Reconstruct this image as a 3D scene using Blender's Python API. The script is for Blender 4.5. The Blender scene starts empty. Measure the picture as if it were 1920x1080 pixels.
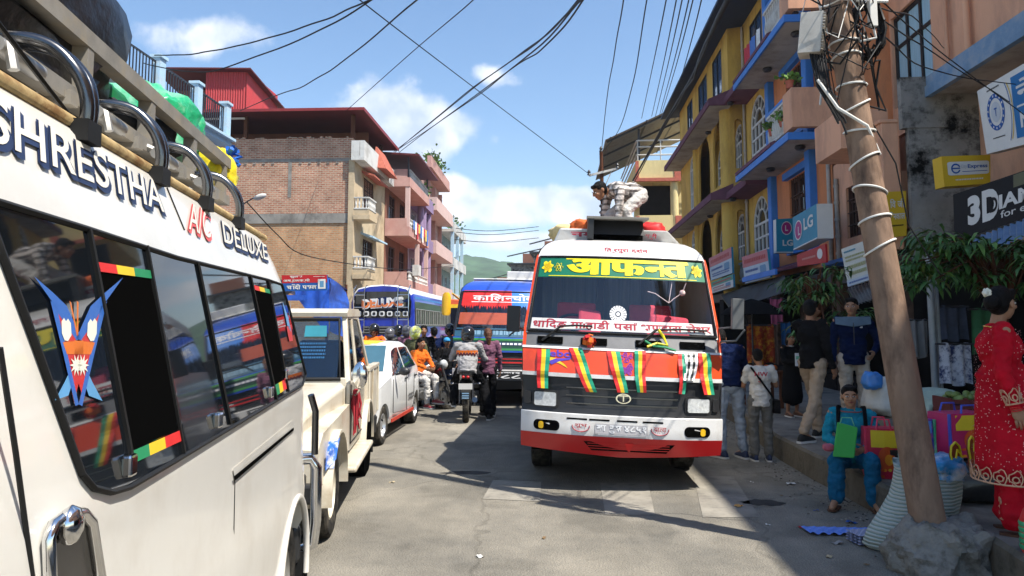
import bpy, bmesh, math, random
from mathutils import Vector as V, Matrix, noise as NZ, Quaternion
random.seed(7)
sc = bpy.context.scene
COL = sc.collection
R = math.radians
PI = math.pi

# ---------------------------------------------------------------- camera, sky, sun, exposure
F, PITCH, HC, PY0 = 1330.0, R(5.0), 1.7, 496.0
cd = bpy.data.cameras.new("camera"); cam = bpy.data.objects.new("camera", cd); COL.objects.link(cam)
cd.sensor_width = 36; cd.lens = 36 * F / 1920; cd.shift_y = -(540 - PY0) / 1920
cd.clip_start = .05; cd.clip_end = 6000
cam.location = (0, 0, HC); cam.rotation_euler = (R(90) + PITCH, 0, 0)
sc.camera = cam
SUN = V((.50, -.36, 1.0)).normalized()
sun_el = math.asin(SUN.z); sun_az = math.atan2(SUN.x, SUN.y)
W = bpy.data.worlds.new("World"); sc.world = W; W.use_nodes = True
wn, wl = W.node_tree.nodes, W.node_tree.links
wn.clear()
wo = wn.new('ShaderNodeOutputWorld'); bg = wn.new('ShaderNodeBackground')
sky = wn.new('ShaderNodeTexSky'); sky.sky_type = 'NISHITA'; sky.sun_disc = False
sky.sun_elevation = sun_el; sky.sun_rotation = sun_az
sky.air_density = 1.15; sky.dust_density = .5; sky.ozone_density = 1.6; sky.altitude = 400
bg.inputs[1].default_value = .120
ld = bpy.data.lights.new("sun", 'SUN'); ld.energy = 5.0; ld.angle = R(.53); ld.color = (1, .95, .86)
sun = bpy.data.objects.new("sun", ld); COL.objects.link(sun)
sun.rotation_euler = SUN.to_track_quat('Z', 'Y').to_euler()
sc.view_settings.view_transform = 'Standard'; sc.view_settings.look = 'None'
sc.view_settings.exposure = .80; sc.view_settings.gamma = 1
sc.view_settings.use_curve_mapping = False
sc.cycles.use_denoising = True
sc.cycles.max_bounces = 6; sc.cycles.diffuse_bounces = 3; sc.cycles.transparent_max_bounces = 12
sc.cycles.sample_clamp_indirect = 6
try: sc.cycles.use_adaptive_sampling = True; sc.cycles.adaptive_threshold = .02
except Exception: pass

_f = V((0, math.cos(PITCH), math.sin(PITCH))); _u = V((0, -math.sin(PITCH), math.cos(PITCH)))
def ray(px, py): return _f + V(((px - 960) / F, 0, 0)) + _u * ((PY0 - py) / F)
def P(px, py, Y):
    d = ray(px, py); return V((0, 0, HC)) + d * (Y / d.y)
def G(px, py, z=0):
    d = ray(px, py); return V((0, 0, HC)) + d * ((z - HC) / d.z)

# clouds: noise in sky directions, gathered round a few bearings
def wnode(t, **k):
    n = wn.new(t)
    for a, b in k.items(): setattr(n, a, b)
    return n
tc = wnode('ShaderNodeTexCoord')
def wmath(op, a, b=None, c=None):
    n = wnode('ShaderNodeMath', operation=op)
    for i, x in enumerate((a, b, c)):
        if x is None: continue
        if isinstance(x, (int, float)): n.inputs[i].default_value = x
        else: wl.new(x, n.inputs[i])
    return n.outputs[0]
nrm = wnode('ShaderNodeVectorMath', operation='NORMALIZE'); wl.new(tc.outputs['Generated'], nrm.inputs[0])
n1 = wnode('ShaderNodeTexNoise'); n1.inputs['Scale'].default_value = 9; n1.inputs['Detail'].default_value = 9
n1.inputs['Roughness'].default_value = .55; n1.inputs['Distortion'].default_value = .15
wl.new(nrm.outputs[0], n1.inputs['Vector'])
tot = None
for px, py, w, h, s in ((760, 225, 150, 85, 1.0), (925, 140, 65, 30, .75), (955, 385, 110, 42, .95), (858, 375, 55, 52, .95), (925, 265, 28, 28, .55),
                     (1090, 395, 120, 40, .8), (330, 70, 190, 50, .75), (1000, 455, 330, 26, .75), (700, 440, 120, 30, .5), (-500, 100, 500, 150, .8),
                     (2600, 200, 500, 150, .8), (1500, -900, 500, 200, .7), (300, -700, 300, 200, .6)):
    d = ray(px, py).normalized()
    rt = ray(px + 1, py).normalized() - ray(px - 1, py).normalized(); rt.normalize()
    up = d.cross(rt) * -1; up = rt.cross(d)
    def dot(v):
        n = wnode('ShaderNodeVectorMath', operation='DOT_PRODUCT'); wl.new(nrm.outputs[0], n.inputs[0]); n.inputs[1].default_value = v
        return n.outputs['Value']
    a = wmath('DIVIDE', dot(rt), w / F); b = wmath('DIVIDE', dot(up), h / F)
    r2 = wmath('ADD', wmath('MULTIPLY', a, a), wmath('MULTIPLY', b, b))
    front = wmath('GREATER_THAN', dot(d), 0)
    g = wmath('MULTIPLY', wmath('MULTIPLY', wmath('EXPONENT', wmath('MULTIPLY', r2, -.8)), front), s)
    tot = g if tot is None else wmath('MAXIMUM', tot, g)
dens = wmath('ADD', wmath('MULTIPLY', tot, .52), wmath('MULTIPLY', n1.outputs[0], .75))
ramp = wnode('ShaderNodeMapRange'); ramp.interpolation_type = 'SMOOTHSTEP'
ramp.inputs[1].default_value = .60; ramp.inputs[2].default_value = .75
wl.new(dens, ramp.inputs[0])
n2 = wnode('ShaderNodeTexNoise'); n2.inputs['Scale'].default_value = 16; n2.inputs['Detail'].default_value = 5
off = wnode('ShaderNodeVectorMath', operation='ADD'); off.inputs[1].default_value = (3.1, 1.7, .02)
wl.new(nrm.outputs[0], off.inputs[0]); wl.new(off.outputs[0], n2.inputs['Vector'])
cc = wnode('ShaderNodeMix', data_type='RGBA'); cc.inputs[6].default_value = (3.6, 4.2, 5.2, 1); cc.inputs[7].default_value = (6.6, 6.65, 6.8, 1)
cr = wnode('ShaderNodeMapRange'); cr.inputs[1].default_value = .35; cr.inputs[2].default_value = .62
wl.new(n2.outputs[0], cr.inputs[0]); wl.new(cr.outputs[0], cc.inputs[0])
hs = wnode('ShaderNodeHueSaturation'); hs.inputs['Saturation'].default_value = 1.14; wl.new(sky.outputs[0], hs.inputs['Color'])
mx = wnode('ShaderNodeMix', data_type='RGBA')
wl.new(wmath('MULTIPLY', ramp.outputs[0], .86), mx.inputs[0]); wl.new(hs.outputs[0], mx.inputs[6]); wl.new(cc.outputs[2], mx.inputs[7])
wl.new(mx.outputs[2], bg.inputs[0]); wl.new(bg.outputs[0], wo.inputs[0])

# ---------------------------------------------------------------- materials
_M = {}
def mat(key, col=(.5, .5, .5), r=.6, met=0, var=.14, s=5, bump=0, bs=50, spec=None, coat=0, stain=None, ss=2, sa=.5, str3=None):
    """paint-like material: base colour, broken up by noise, optional bump and stains of a second colour"""
    if key in _M: return _M[key]
    m = bpy.data.materials.new(key); m.use_nodes = True; n, l = m.node_tree.nodes, m.node_tree.links
    b = n['Principled BSDF']; _M[key] = m
    b.inputs['Roughness'].default_value = r; b.inputs['Metallic'].default_value = met
    b.inputs['Specular IOR Level'].default_value = spec if spec is not None else (.5 if r < .5 else .25 if r < .8 else .08)
    if coat: b.inputs['Coat Weight'].default_value = coat; b.inputs['Coat Roughness'].default_value = .06
    t = n.new('ShaderNodeTexCoord'); vec = t.outputs['Object']
    if str3:
        mp = n.new('ShaderNodeMapping'); mp.inputs['Scale'].default_value = str3; l.new(vec, mp.inputs[0]); vec = mp.outputs[0]
    nz = n.new('ShaderNodeTexNoise'); nz.inputs['Scale'].default_value = s; nz.inputs['Detail'].default_value = 6; nz.inputs['Roughness'].default_value = .62
    l.new(vec, nz.inputs[0])
    mr = n.new('ShaderNodeMapRange'); mr.inputs[1].default_value = .25; mr.inputs[2].default_value = .75
    mr.inputs[3].default_value = 1 - var; mr.inputs[4].default_value = 1 + var; l.new(nz.outputs[0], mr.inputs[0])
    mu = n.new('ShaderNodeMix'); mu.data_type = 'RGBA'; mu.blend_type = 'MULTIPLY'; mu.inputs[0].default_value = 1
    mu.inputs[6].default_value = (*col, 1); l.new(mr.outputs[0], mu.inputs[7]); out = mu.outputs[2]
    if stain:
        z2 = n.new('ShaderNodeTexNoise'); z2.inputs['Scale'].default_value = ss; z2.inputs['Detail'].default_value = 8; z2.inputs['Roughness'].default_value = .7
        l.new(vec, z2.inputs[0]); m2 = n.new('ShaderNodeMapRange'); m2.inputs[1].default_value = .47; m2.inputs[2].default_value = .62; m2.inputs[4].default_value = sa
        l.new(z2.outputs[0], m2.inputs[0]); mm = n.new('ShaderNodeMix'); mm.data_type = 'RGBA'; l.new(m2.outputs[0], mm.inputs[0])
        l.new(out, mm.inputs[6]); mm.inputs[7].default_value = (*stain, 1); out = mm.outputs[2]
    l.new(out, b.inputs['Base Color'])
    if bump:
        z3 = n.new('ShaderNodeTexNoise'); z3.inputs['Scale'].default_value = bs; z3.inputs['Detail'].default_value = 5; l.new(vec, z3.inputs[0])
        bp = n.new('ShaderNodeBump'); bp.inputs['Strength'].default_value = min(1, bump); bp.inputs['Distance'].default_value = .02
        l.new(z3.outputs[0], bp.inputs['Height']); l.new(bp.outputs[0], b.inputs['Normal'])
    return m
def glass(key, tint=(.5, .55, .58), clear=.7, rough=.02, ior=1.52):
    if key in _M: return _M[key]
    m = bpy.data.materials.new(key); m.use_nodes = True; n, l = m.node_tree.nodes, m.node_tree.links; n.clear(); _M[key] = m
    o = n.new('ShaderNodeOutputMaterial'); tr = n.new('ShaderNodeBsdfTransparent'); tr.inputs[0].default_value = (*[c * clear for c in tint], 1)
    gl = n.new('ShaderNodeBsdfGlossy'); gl.inputs['Roughness'].default_value = rough; lw = n.new('ShaderNodeLayerWeight'); lw.inputs[0].default_value = .5; pw = n.new('ShaderNodeMath'); pw.operation = 'POWER'; l.new(lw.outputs['Facing'], pw.inputs[0]); pw.inputs[1].default_value = 4
    fr = n.new('ShaderNodeMapRange'); r0 = ((ior - 1) / (ior + 1)) ** 2; fr.inputs[3].default_value = r0; l.new(pw.outputs[0], fr.inputs[0])
    mx = n.new('ShaderNodeMixShader'); l.new(fr.outputs[0], mx.inputs[0]); l.new(tr.outputs[0], mx.inputs[1]); l.new(gl.outputs[0], mx.inputs[2]); l.new(mx.outputs[0], o.inputs[0])
    return m
def brickmat(key, c1, c2, mortar, sx=1.0, axis='xz', msize=.018):
    if key in _M: return _M[key]
    m = mat(key, c1, .9); n, l = m.node_tree.nodes, m.node_tree.links; b = n['Principled BSDF']
    t = n.new('ShaderNodeTexCoord'); mp = n.new('ShaderNodeMapping'); l.new(t.outputs['Object'], mp.inputs[0])
    if axis == 'xz': mp.inputs['Rotation'].default_value = (R(-90), 0, 0)
    else: mp.inputs['Rotation'].default_value = (R(-90), 0, R(-90))
    br = n.new('ShaderNodeTexBrick'); br.inputs['Scale'].default_value = sx; br.inputs['Brick Width'].default_value = .24; br.inputs['Row Height'].default_value = .085
    br.inputs['Mortar Size'].default_value = msize; br.inputs['Color1'].default_value = (*c1, 1); br.inputs['Color2'].default_value = (*c2, 1); br.inputs['Mortar'].default_value = (*mortar, 1)
    br.inputs['Bias'].default_value = -.1
    z = n.new('ShaderNodeTexNoise'); z.inputs['Scale'].default_value = 1.1; z.inputs['Detail'].default_value = 9; z.inputs['Roughness'].default_value = .75; l.new(t.outputs['Object'], z.inputs[0])
    z4 = n.new('ShaderNodeTexNoise'); z4.inputs['Scale'].default_value = 14; z4.inputs['Detail'].default_value = 4; l.new(t.outputs['Object'], z4.inputs[0])
    dv = n.new('ShaderNodeMix'); dv.data_type = 'VECTOR'; dv.inputs[0].default_value = .02; l.new(mp.outputs[0], dv.inputs[4]); l.new(z4.outputs['Color'], dv.inputs[5]); l.new(dv.outputs[1], br.inputs[0])
    mr = n.new('ShaderNodeMapRange'); mr.inputs[1].default_value = .3; mr.inputs[2].default_value = .7; mr.inputs[3].default_value = .6; mr.inputs[4].default_value = 1.3; l.new(z.outputs[0], mr.inputs[0])
    mu = n.new('ShaderNodeMix'); mu.data_type = 'RGBA'; mu.blend_type = 'MULTIPLY'; mu.inputs[0].default_value = 1; l.new(br.outputs[0], mu.inputs[6]); l.new(mr.outputs[0], mu.inputs[7])
    m2 = n.new('ShaderNodeMapRange'); m2.inputs[1].default_value = .55; m2.inputs[2].default_value = .7; m2.inputs[4].default_value = .55; l.new(z4.outputs[0], m2.inputs[0])
    mm = n.new('ShaderNodeMix'); mm.data_type = 'RGBA'; l.new(m2.outputs[0], mm.inputs[0]); l.new(mu.outputs[2], mm.inputs[6]); mm.inputs[7].default_value = (*mortar, 1)
    l.new(mm.outputs[2], b.inputs['Base Color'])
    bp = n.new('ShaderNodeBump'); bp.inputs['Strength'].default_value = .6; bp.inputs['Distance'].default_value = .02; bp.invert = True; l.new(br.outputs['Fac'], bp.inputs['Height']); l.new(bp.outputs[0], b.inputs['Normal'])
    return m
def emat(key, col, e):
    m = mat(key, col, .4); b = m.node_tree.nodes['Principled BSDF']; b.inputs['Emission Color'].default_value = (*col, 1); b.inputs['Emission Strength'].default_value = e
    return m

# ---------------------------------------------------------------- mesh builder
class MB:
    def __init__(s, XF=None): s.v, s.f, s.m, s.XF = [], [], [], XF
    def add(s, vs, fs, m=0):
        o = len(s.v); s.v += [V(p) for p in vs]
        for f in fs: s.f.append([o + i for i in f]); s.m.append(m)
        return s
    def box(s, x0, x1, y0, y1, z0, z1, m=0):
        return s.add([(x, y, z) for x in (x0, x1) for y in (y0, y1) for z in (z0, z1)],
                     [(0, 1, 3, 2), (4, 6, 7, 5), (0, 4, 5, 1), (2, 3, 7, 6), (0, 2, 6, 4), (1, 5, 7, 3)], m)
    def hexa(s, b, t, m=0):
        """b, t: four bottom and four top points, counter-clockwise from above"""
        return s.add(list(b) + list(t), [(3, 2, 1, 0), (4, 5, 6, 7), (0, 1, 5, 4), (1, 2, 6, 5), (2, 3, 7, 6), (3, 0, 4, 7)], m)
    def obox(s, c, size, rot=None, m=0):
        a, b, d = [q / 2 for q in size]; Q = Matrix.Rotation(rot, 3, 'Z') if isinstance(rot, (int, float)) else (rot or Matrix.Identity(3))
        o = len(s.v); s.box(-a, a, -b, b, -d, d, m)
        for i in range(o, len(s.v)): s.v[i] = Q @ s.v[i] + V(c)
        return s
    def bar(s, p, q, w, h=None, m=0):
        """rectangular bar from p to q; w across, h up"""
        p, q = V(p), V(q); h = h or w; d = (q - p).normalized(); up = V((0, 0, 1)) if abs(d.z) < .95 else V((0, 1, 0))
        a = d.cross(up).normalized() * w / 2; b = a.cross(d).normalized() * h / 2
        return s.add([p - a - b, p + a - b, p + a + b, p - a + b, q - a - b, q + a - b, q + a + b, q - a + b],
                     [(0, 1, 2, 3), (7, 6, 5, 4), (0, 4, 5, 1), (1, 5, 6, 2), (2, 6, 7, 3), (3, 7, 4, 0)], m)
    def tube(s, pts, r, n=8, m=0, caps=True, flat=None):
        pts = [V(p) for p in pts]; k = len(pts); rr = r if isinstance(r, (list, tuple)) else [r] * k
        d0 = (pts[1] - pts[0]).normalized(); ref = V((0, 0, 1)) if abs(d0.z) < .9 else V((1, 0, 0))
        a = d0.cross(ref).normalized(); rings = []
        for i, p in enumerate(pts):
            d = ((pts[i + 1] if i < k - 1 else p) - (pts[i - 1] if i else p)).normalized()
            a = (a - d * a.dot(d)).normalized(); b = d.cross(a)
            rings.append([p + (a * math.cos(t) + b * math.sin(t)) * rr[i] for t in [2 * PI * j / n for j in range(n)]])
        return s.loft(rings, m, caps)
    def cyl(s, p, q, r, r2=None, n=12, m=0): return s.tube([p, q], [r, r if r2 is None else r2], n, m)
    def loft(s, rings, m=0, caps=True, closed=True):
        n = len(rings[0]); vs = [p for r in rings for p in r]; fs = []
        for i in range(len(rings) - 1):
            for j in range(n if closed else n - 1):
                a, b = i * n + j, i * n + (j + 1) % n
                fs.append((a, b, b + n, a + n))
        if caps:
            fs.append(tuple(range(n - 1, -1, -1))); fs.append(tuple(range((len(rings) - 1) * n, len(rings) * n)))
        return s.add(vs, fs, m)
    def lathe(s, prof, n=16, m=0, M=None, caps=True):
        M = M or Matrix.Identity(4)
        return s.loft([[M @ V((r * math.cos(2 * PI * j / n), r * math.sin(2 * PI * j / n), z)) for j in range(n)] for r, z in prof], m, caps)
    def ell(s, c, r, n=12, m=0, Q=None, k=None):
        k = k or max(4, n // 2); r = (r, r, r) if isinstance(r, (int, float)) else r; rings = []
        for i in range(k + 1):
            t = PI * (.02 + .96 * i / k) - PI / 2
            rings.append([V((r[0] * math.cos(t) * math.cos(2 * PI * j / n), r[1] * math.cos(t) * math.sin(2 * PI * j / n), r[2] * math.sin(t))) for j in range(n)])
        if Q: rings = [[Q @ p for p in g] for g in rings]
        return s.loft([[p + V(c) for p in g] for g in rings], m)
    def prism(s, poly, f, d0, d1, m=0):
        """poly in 2D; f(a, b, d) -> 3D"""
        n = len(poly); vs = [f(a, b, d0) for a, b in poly] + [f(a, b, d1) for a, b in poly]
        return s.add(vs, [tuple(range(n - 1, -1, -1)), tuple(range(n, 2 * n))] + [(i, (i + 1) % n, n + (i + 1) % n, n + i) for i in range(n)], m)
    def grid(s, f, nu, nv, m=0):
        return s.loft([[V(f(i / nu, j / nv)) for j in range(nv + 1)] for i in range(nu + 1)], m, False, False)
    def text(s, tm, f, m=0):
        vs, fs = tm; return s.add([f(x, y) for x, y in vs], fs, m)
    def build(s, name, mats, parent=None, smooth=None, bevel=0, fix=True, subs=0):
        me = bpy.data.meshes.new(name)
        vs = [s.XF @ p for p in s.v] if s.XF else s.v
        me.from_pydata([tuple(p) for p in vs], [], s.f)
        for a in (mats if isinstance(mats, (list, tuple)) else [mats]): me.materials.append(a)
        me.polygons.foreach_set('material_index', s.m)
        if fix:
            bm = bmesh.new(); bm.from_mesh(me); bmesh.ops.recalc_face_normals(bm, faces=bm.faces); bm.to_mesh(me); bm.free()
        me.update()
        if smooth:
            me.polygons.foreach_set('use_smooth', [True] * len(me.polygons)); me.set_sharp_from_angle(angle=R(smooth))
        o = bpy.data.objects.new(name, me); COL.objects.link(o)
        if parent: o.parent = parent
        if bevel:
            b = o.modifiers.new('bevel', 'BEVEL'); b.width = bevel; b.segments = 2; b.limit_method = 'ANGLE'; b.angle_limit = R(35)
        if subs:
            b = o.modifiers.new('sub', 'SUBSURF'); b.levels = subs; b.render_levels = subs
        return o
def tag(o, label, cat, group=None):
    o['label'] = label; o['category'] = cat
    if group: o['group'] = group
    return o
def kind(o, k): o['kind'] = k; return o
def thing(name, label, cat, loc=(0, 0, 0), rz=0, group=None):
    o = bpy.data.objects.new(name, None); COL.objects.link(o); o.empty_display_size = .1
    o.location = loc; o.rotation_euler = (0, 0, rz)
    return tag(o, label, cat, group)
def copy_tree(o, parent=None):
    c = o.copy(); COL.objects.link(c); c.parent = parent
    for ch in list(o.children): copy_tree(ch, c)
    return c
def rrect(x0, x1, y0, y1, r, n=4):
    pts = []
    for cx, cy, a0 in ((x1 - r, y1 - r, 0), (x0 + r, y1 - r, 90), (x0 + r, y0 + r, 180), (x1 - r, y0 + r, 270)):
        for i in range(n + 1):
            a = R(a0 + 90 * i / n); pts.append((cx + r * math.cos(a), cy + r * math.sin(a)))
    return pts
def lerp(a, b, t): return a + (b - a) * t
def interp(tab, z):
    if z <= tab[0][0]: return tab[0][1]
    for (a, p), (b, q) in zip(tab, tab[1:]):
        if z <= b: return p + (q - p) * (z - a) / (b - a)
    return tab[-1][1]

# ---------------------------------------------------------------- lettering
def glyphs(body, bold=0, shear=0):
    c = bpy.data.curves.new("t", "FONT"); c.body = body; c.size = 1; c.offset = bold; c.shear = shear; c.resolution_u = 4
    o = bpy.data.objects.new("t", c); COL.objects.link(o); bpy.context.view_layer.update()
    me = bpy.data.meshes.new_from_object(o.evaluated_get(bpy.context.evaluated_depsgraph_get()))
    vs = [(p.co.x, p.co.y) for p in me.vertices]; fs = [tuple(p.vertices) for p in me.polygons]
    bpy.data.objects.remove(o); bpy.data.curves.remove(c); bpy.data.meshes.remove(me)
    return vs, fs
def clip(tm, xmax):
    bm = bmesh.new(); vv = [bm.verts.new((x, y, 0)) for x, y in tm[0]]
    for f in tm[1]:
        try: bm.faces.new([vv[i] for i in f])
        except ValueError: pass
    bmesh.ops.bisect_plane(bm, geom=bm.verts[:] + bm.edges[:] + bm.faces[:], plane_co=(xmax, 0, 0), plane_no=(1, 0, 0), clear_outer=True)
    bm.verts.index_update(); r = ([(v.co.x, v.co.y) for v in bm.verts], [tuple(v.index for v in f.verts) for f in bm.faces]); bm.free()
    return r
def deva(tokens, bold=.012):
    """Devanagari by hand: tokens in visual order; 'x_' is a half form (stem cut off), '^' puts a reph hook over the last letter, ' ' a space"""
    vs, fs, x = [], [], 0
    for t in tokens:
        if t == ' ': x += .28; continue
        if t == '^':
            o = len(vs); arc = [(x - .10 + .11 * math.cos(a), .70 + .10 * math.sin(a)) for a in [R(200 - 30 * i) for i in range(8)]]
            inn = [(x - .10 + .06 * math.cos(a), .70 + .05 * math.sin(a)) for a in [R(200 - 30 * i) for i in range(8)]]
            vs += arc + inn; fs += [(o + i, o + i + 1, o + 9 + i, o + 8 + i) for i in range(7)]; continue
        half = t.endswith('_'); tm = glyphs(t[:-1] if half else t, bold)
        if not tm[0]: continue
        mn = min(p[0] for p in tm[0]); mxx = max(p[0] for p in tm[0])
        if half: tm = clip(tm, mxx - .2); mxx -= .2
        o = len(vs); vs += [(p[0] - mn + x, p[1]) for p in tm[0]]; fs += [tuple(o + i for i in f) for f in tm[1]]
        x += mxx - mn - .004
    return vs, fs
def fit(tm, x0, x1, y0, y1):
    xs = [p[0] for p in tm[0]]; ys = [p[1] for p in tm[0]]; a, b, c, d = min(xs), max(xs), min(ys), max(ys)
    return [(x0 + (x - a) / (b - a) * (x1 - x0), y0 + (y - c) / (d - c) * (y1 - y0)) for x, y in tm[0]], tm[1]
def dice(tm, n=14, axis=0):
    """cut lettering into narrow strips so that it can follow a curved surface"""
    bm = bmesh.new(); vv = [bm.verts.new((x, y, 0)) for x, y in tm[0]]
    for f in tm[1]:
        try: bm.faces.new([vv[i] for i in f])
        except ValueError: pass
    xs = [p[axis] for p in tm[0]]; a, b = min(xs), max(xs)
    for i in range(1, n):
        c = [0, 0, 0]; c[axis] = lerp(a, b, i / n); no = [0, 0, 0]; no[axis] = 1
        bmesh.ops.bisect_plane(bm, geom=bm.verts[:] + bm.edges[:] + bm.faces[:], plane_co=c, plane_no=no)
    bm.verts.index_update(); r = ([(v.co.x, v.co.y) for v in bm.verts], [tuple(v.index for v in f.verts) for f in bm.faces]); bm.free()
    return r
def merge(*tms):
    vs, fs = [], []
    for t in tms:
        o = len(vs); vs += t[0]; fs += [tuple(o + i for i in f) for f in t[1]]
    return vs, fs
def rag(tm, dx, dy): return [(x + dx, y + dy) for x, y in tm[0]], tm[1]
def rects(*rs):
    vs, fs = [], []
    for x0, x1, y0, y1 in rs:
        o = len(vs); vs += [(x0, y0), (x1, y0), (x1, y1), (x0, y1)]; fs.append((o, o + 1, o + 2, o + 3))
    return vs, fs
def disc(cx, cy, rx, ry, n=20, r0=0):
    if not r0: return [(cx + rx * math.cos(2 * PI * i / n), cy + ry * math.sin(2 * PI * i / n)) for i in range(n)], [tuple(range(n))]
    a, _ = disc(cx, cy, rx, ry, n); b, _ = disc(cx, cy, rx * r0, ry * r0, n)
    return a + b, [(i, (i + 1) % n, n + (i + 1) % n, n + i) for i in range(n)]
def squiggle(x0, x1, y0, y1, rnd, rows=2):
    """rows of tiny unreadable print: little bars"""
    rs = []
    for k in range(rows):
        ya = lerp(y0, y1, (k + .2) / rows); yb = lerp(y0, y1, (k + .75) / rows); x = x0
        while x < x1:
            w = (x1 - x0) * rnd.uniform(.02, .06); rs.append((x, min(x1, x + w), ya, yb)); x += w * 1.4
    return rects(*rs)
# ================================================================ SETTING
rnd = random.Random(3)
def asphalt():
    m = mat('asphalt', (.155, .143, .128), .92); n, l = m.node_tree.nodes, m.node_tree.links; b = n['Principled BSDF']
    t = n.new('ShaderNodeTexCoord')
    def nz(s, d=6, r=.6, sc=None):
        z = n.new('ShaderNodeTexNoise'); z.inputs['Scale'].default_value = s; z.inputs['Detail'].default_value = d; z.inputs['Roughness'].default_value = r
        if sc:
            mp = n.new('ShaderNodeMapping'); mp.inputs['Scale'].default_value = sc; l.new(t.outputs['Object'], mp.inputs[0]); l.new(mp.outputs[0], z.inputs[0])
        else: l.new(t.outputs['Object'], z.inputs[0])
        return z.outputs[0]
    def rng(x, a, b_, c, d):
        m_ = n.new('ShaderNodeMapRange'); l.new(x, m_.inputs[0])
        for i, q in enumerate((a, b_, c, d)): m_.inputs[i + 1].default_value = q
        return m_.outputs[0]
    def mul(a, b_):
        m_ = n.new('ShaderNodeMix'); m_.data_type = 'RGBA'; m_.blend_type = 'MULTIPLY'; m_.inputs[0].default_value = 1; l.new(a, m_.inputs[6]); l.new(b_, m_.inputs[7]); return m_.outputs[2]
    c0 = n.new('ShaderNodeMix'); c0.data_type = 'RGBA'; c0.inputs[6].default_value = (.150, .140, .120, 1); c0.inputs[7].default_value = (.265, .240, .195, 1)
    l.new(rng(nz(.55, 8, .7), .38, .64, 0, 1), c0.inputs[0])
    o = mul(c0.outputs[2], rng(nz(110, 2, .5), .3, .7, .62, 1.38))
    o = mul(o, rng(nz(1.6, 5, .6, (1.0, .14, 1)), .3, .7, .84, 1.14))
    o = mul(o, rng(nz(6, 8, .75), .30, .42, .72, 1))
    ck = n.new('ShaderNodeTexVoronoi'); ck.feature = 'DISTANCE_TO_EDGE'; ck.inputs['Scale'].default_value = .55; dn = n.new('ShaderNodeTexNoise'); dn.inputs['Scale'].default_value = 2.2; dn.inputs['Detail'].default_value = 6; l.new(t.outputs['Object'], dn.inputs[0])
    dm = n.new('ShaderNodeMix'); dm.data_type = 'VECTOR'; dm.inputs[0].default_value = .35; l.new(t.outputs['Object'], dm.inputs[4]); l.new(dn.outputs['Color'], dm.inputs[5]); l.new(dm.outputs[1], ck.inputs[0])
    o = mul(o, rng(ck.outputs['Distance'], .001, .009, .78, 1))
    o = mul(o, rng(nz(.9, 3, .5), .56, .60, 1, .86))
    l.new(o, b.inputs['Base Color'])
    vr = n.new('ShaderNodeTexVoronoi'); vr.inputs['Scale'].default_value = 70; l.new(t.outputs['Object'], vr.inputs[0])
    bp = n.new('ShaderNodeBump'); bp.inputs['Strength'].default_value = .55; bp.inputs['Distance'].default_value = .012; l.new(vr.outputs['Distance'], bp.inputs['Height']); l.new(bp.outputs[0], b.inputs['Normal'])
    return m
M_asph = asphalt()
M_earth = mat('earth', (.16, .14, .11), .95, var=.3, s=.4)
M_conc = mat('pavement_concrete', (.21, .195, .17), .9, var=.28, s=2.2, bump=.5, bs=30, stain=(.075, .07, .06), ss=1.7, sa=.6)
M_kerb = mat('kerb_concrete', (.15, .13, .10), .92, var=.35, s=3, bump=.9, bs=14, stain=(.05, .045, .035), ss=3, sa=.8)
kind(MB().grid(lambda u, v: (lerp(-900, 900, u), lerp(-60, 1500, v), -.012), 8, 8).build('ground', M_earth), 'structure')
KERB = [(-8, 1.6), (3, 2.75), (4.25, 3.07), (5.2, 3.27), (6.3, 3.30), (9.04, 3.40), (13, 3.95), (20, 4.7), (40, 6.3), (80, 9)]
road = MB()
road.loft([[V((-14, y, 0)), V((-4, y, 0)), V((x + .02, y, 0))] for y, x in KERB], 0, False, False)
kind(road.build('road', M_asph), 'structure')
# pavement: raised slab with a worn, slightly wavy kerb edge
pv = MB(); ys = [-8 + .25 * i for i in range(220)]; rings = []
for y in ys:
    e = interp(KERB, y) + .035 * NZ.noise((y * 1.3, 0, 0)); h = .29 + .015 * NZ.noise((y * .9, 5, 0))
    rings.append([V((e, y, -.02)), V((e + .01, y, h - .03)), V((e + .04, y, h)), V((e + .22, y, h + .004 * NZ.noise((y * 5, 1, 0)))), V((e + .26, y, h - .004)), V((17, y, h)), V((17, y, -.02))])
pv.loft(rings, 0, True, True)
for i, f in enumerate(pv.f):
    if len(f) == 4 and i % 7 in (0, 1): pv.m[i] = 1
kind(pv.build('pavement', [M_conc, M_kerb], smooth=40), 'structure')
# near-black sheet colour, painted shade behind a shop opening
M_black = mat('opening_shade', (.008, .008, .008), .95, var=.1)
# zebra crossing: worn pale bars, each a sheet above the asphalt
M_zeb = mat('worn_road_paint', (.285, .262, .22), .9, var=.3, s=9, stain=(.19, .175, .15), ss=4.5, sa=1)
for i, q in enumerate([[(1125, 905), (1215, 905), (1228, 965), (1135, 965)], [(1300, 893), (1375, 893), (1425, 970), (1318, 970)],
                       [(925, 900), (1015, 903), (1012, 940), (905, 935)]]):
    pts = [G(*p, .004) for p in q]
    MBs = MB().add(pts, [(0, 1, 2, 3)]); kind(MBs.build('crossing_stripe', M_zeb, fix=False), 'structure')
# oil and repair stains
M_oil = mat('oil_stain', (.035, .034, .033), .75, var=.3, s=8)
for px, py, a, b in ((875, 886, .28, .1), (1430, 942, .20, .12), (868, 885, .1, .06)):
    c = G(px, py, .004); n = 22
    pts = [c + V((a * math.cos(t) * (1 + .4 * NZ.noise((math.cos(t) * 2, math.sin(t) * 2, px))), b * math.sin(t) * (1 + .5 * NZ.noise((math.cos(t) * 3, math.sin(t) * 3, py))), 0)) for t in [2 * PI * i / n for i in range(n)]]
    kind(MB().add(pts, [tuple(range(n))]).build('road_stain', M_oil, fix=False), 'structure')

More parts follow.
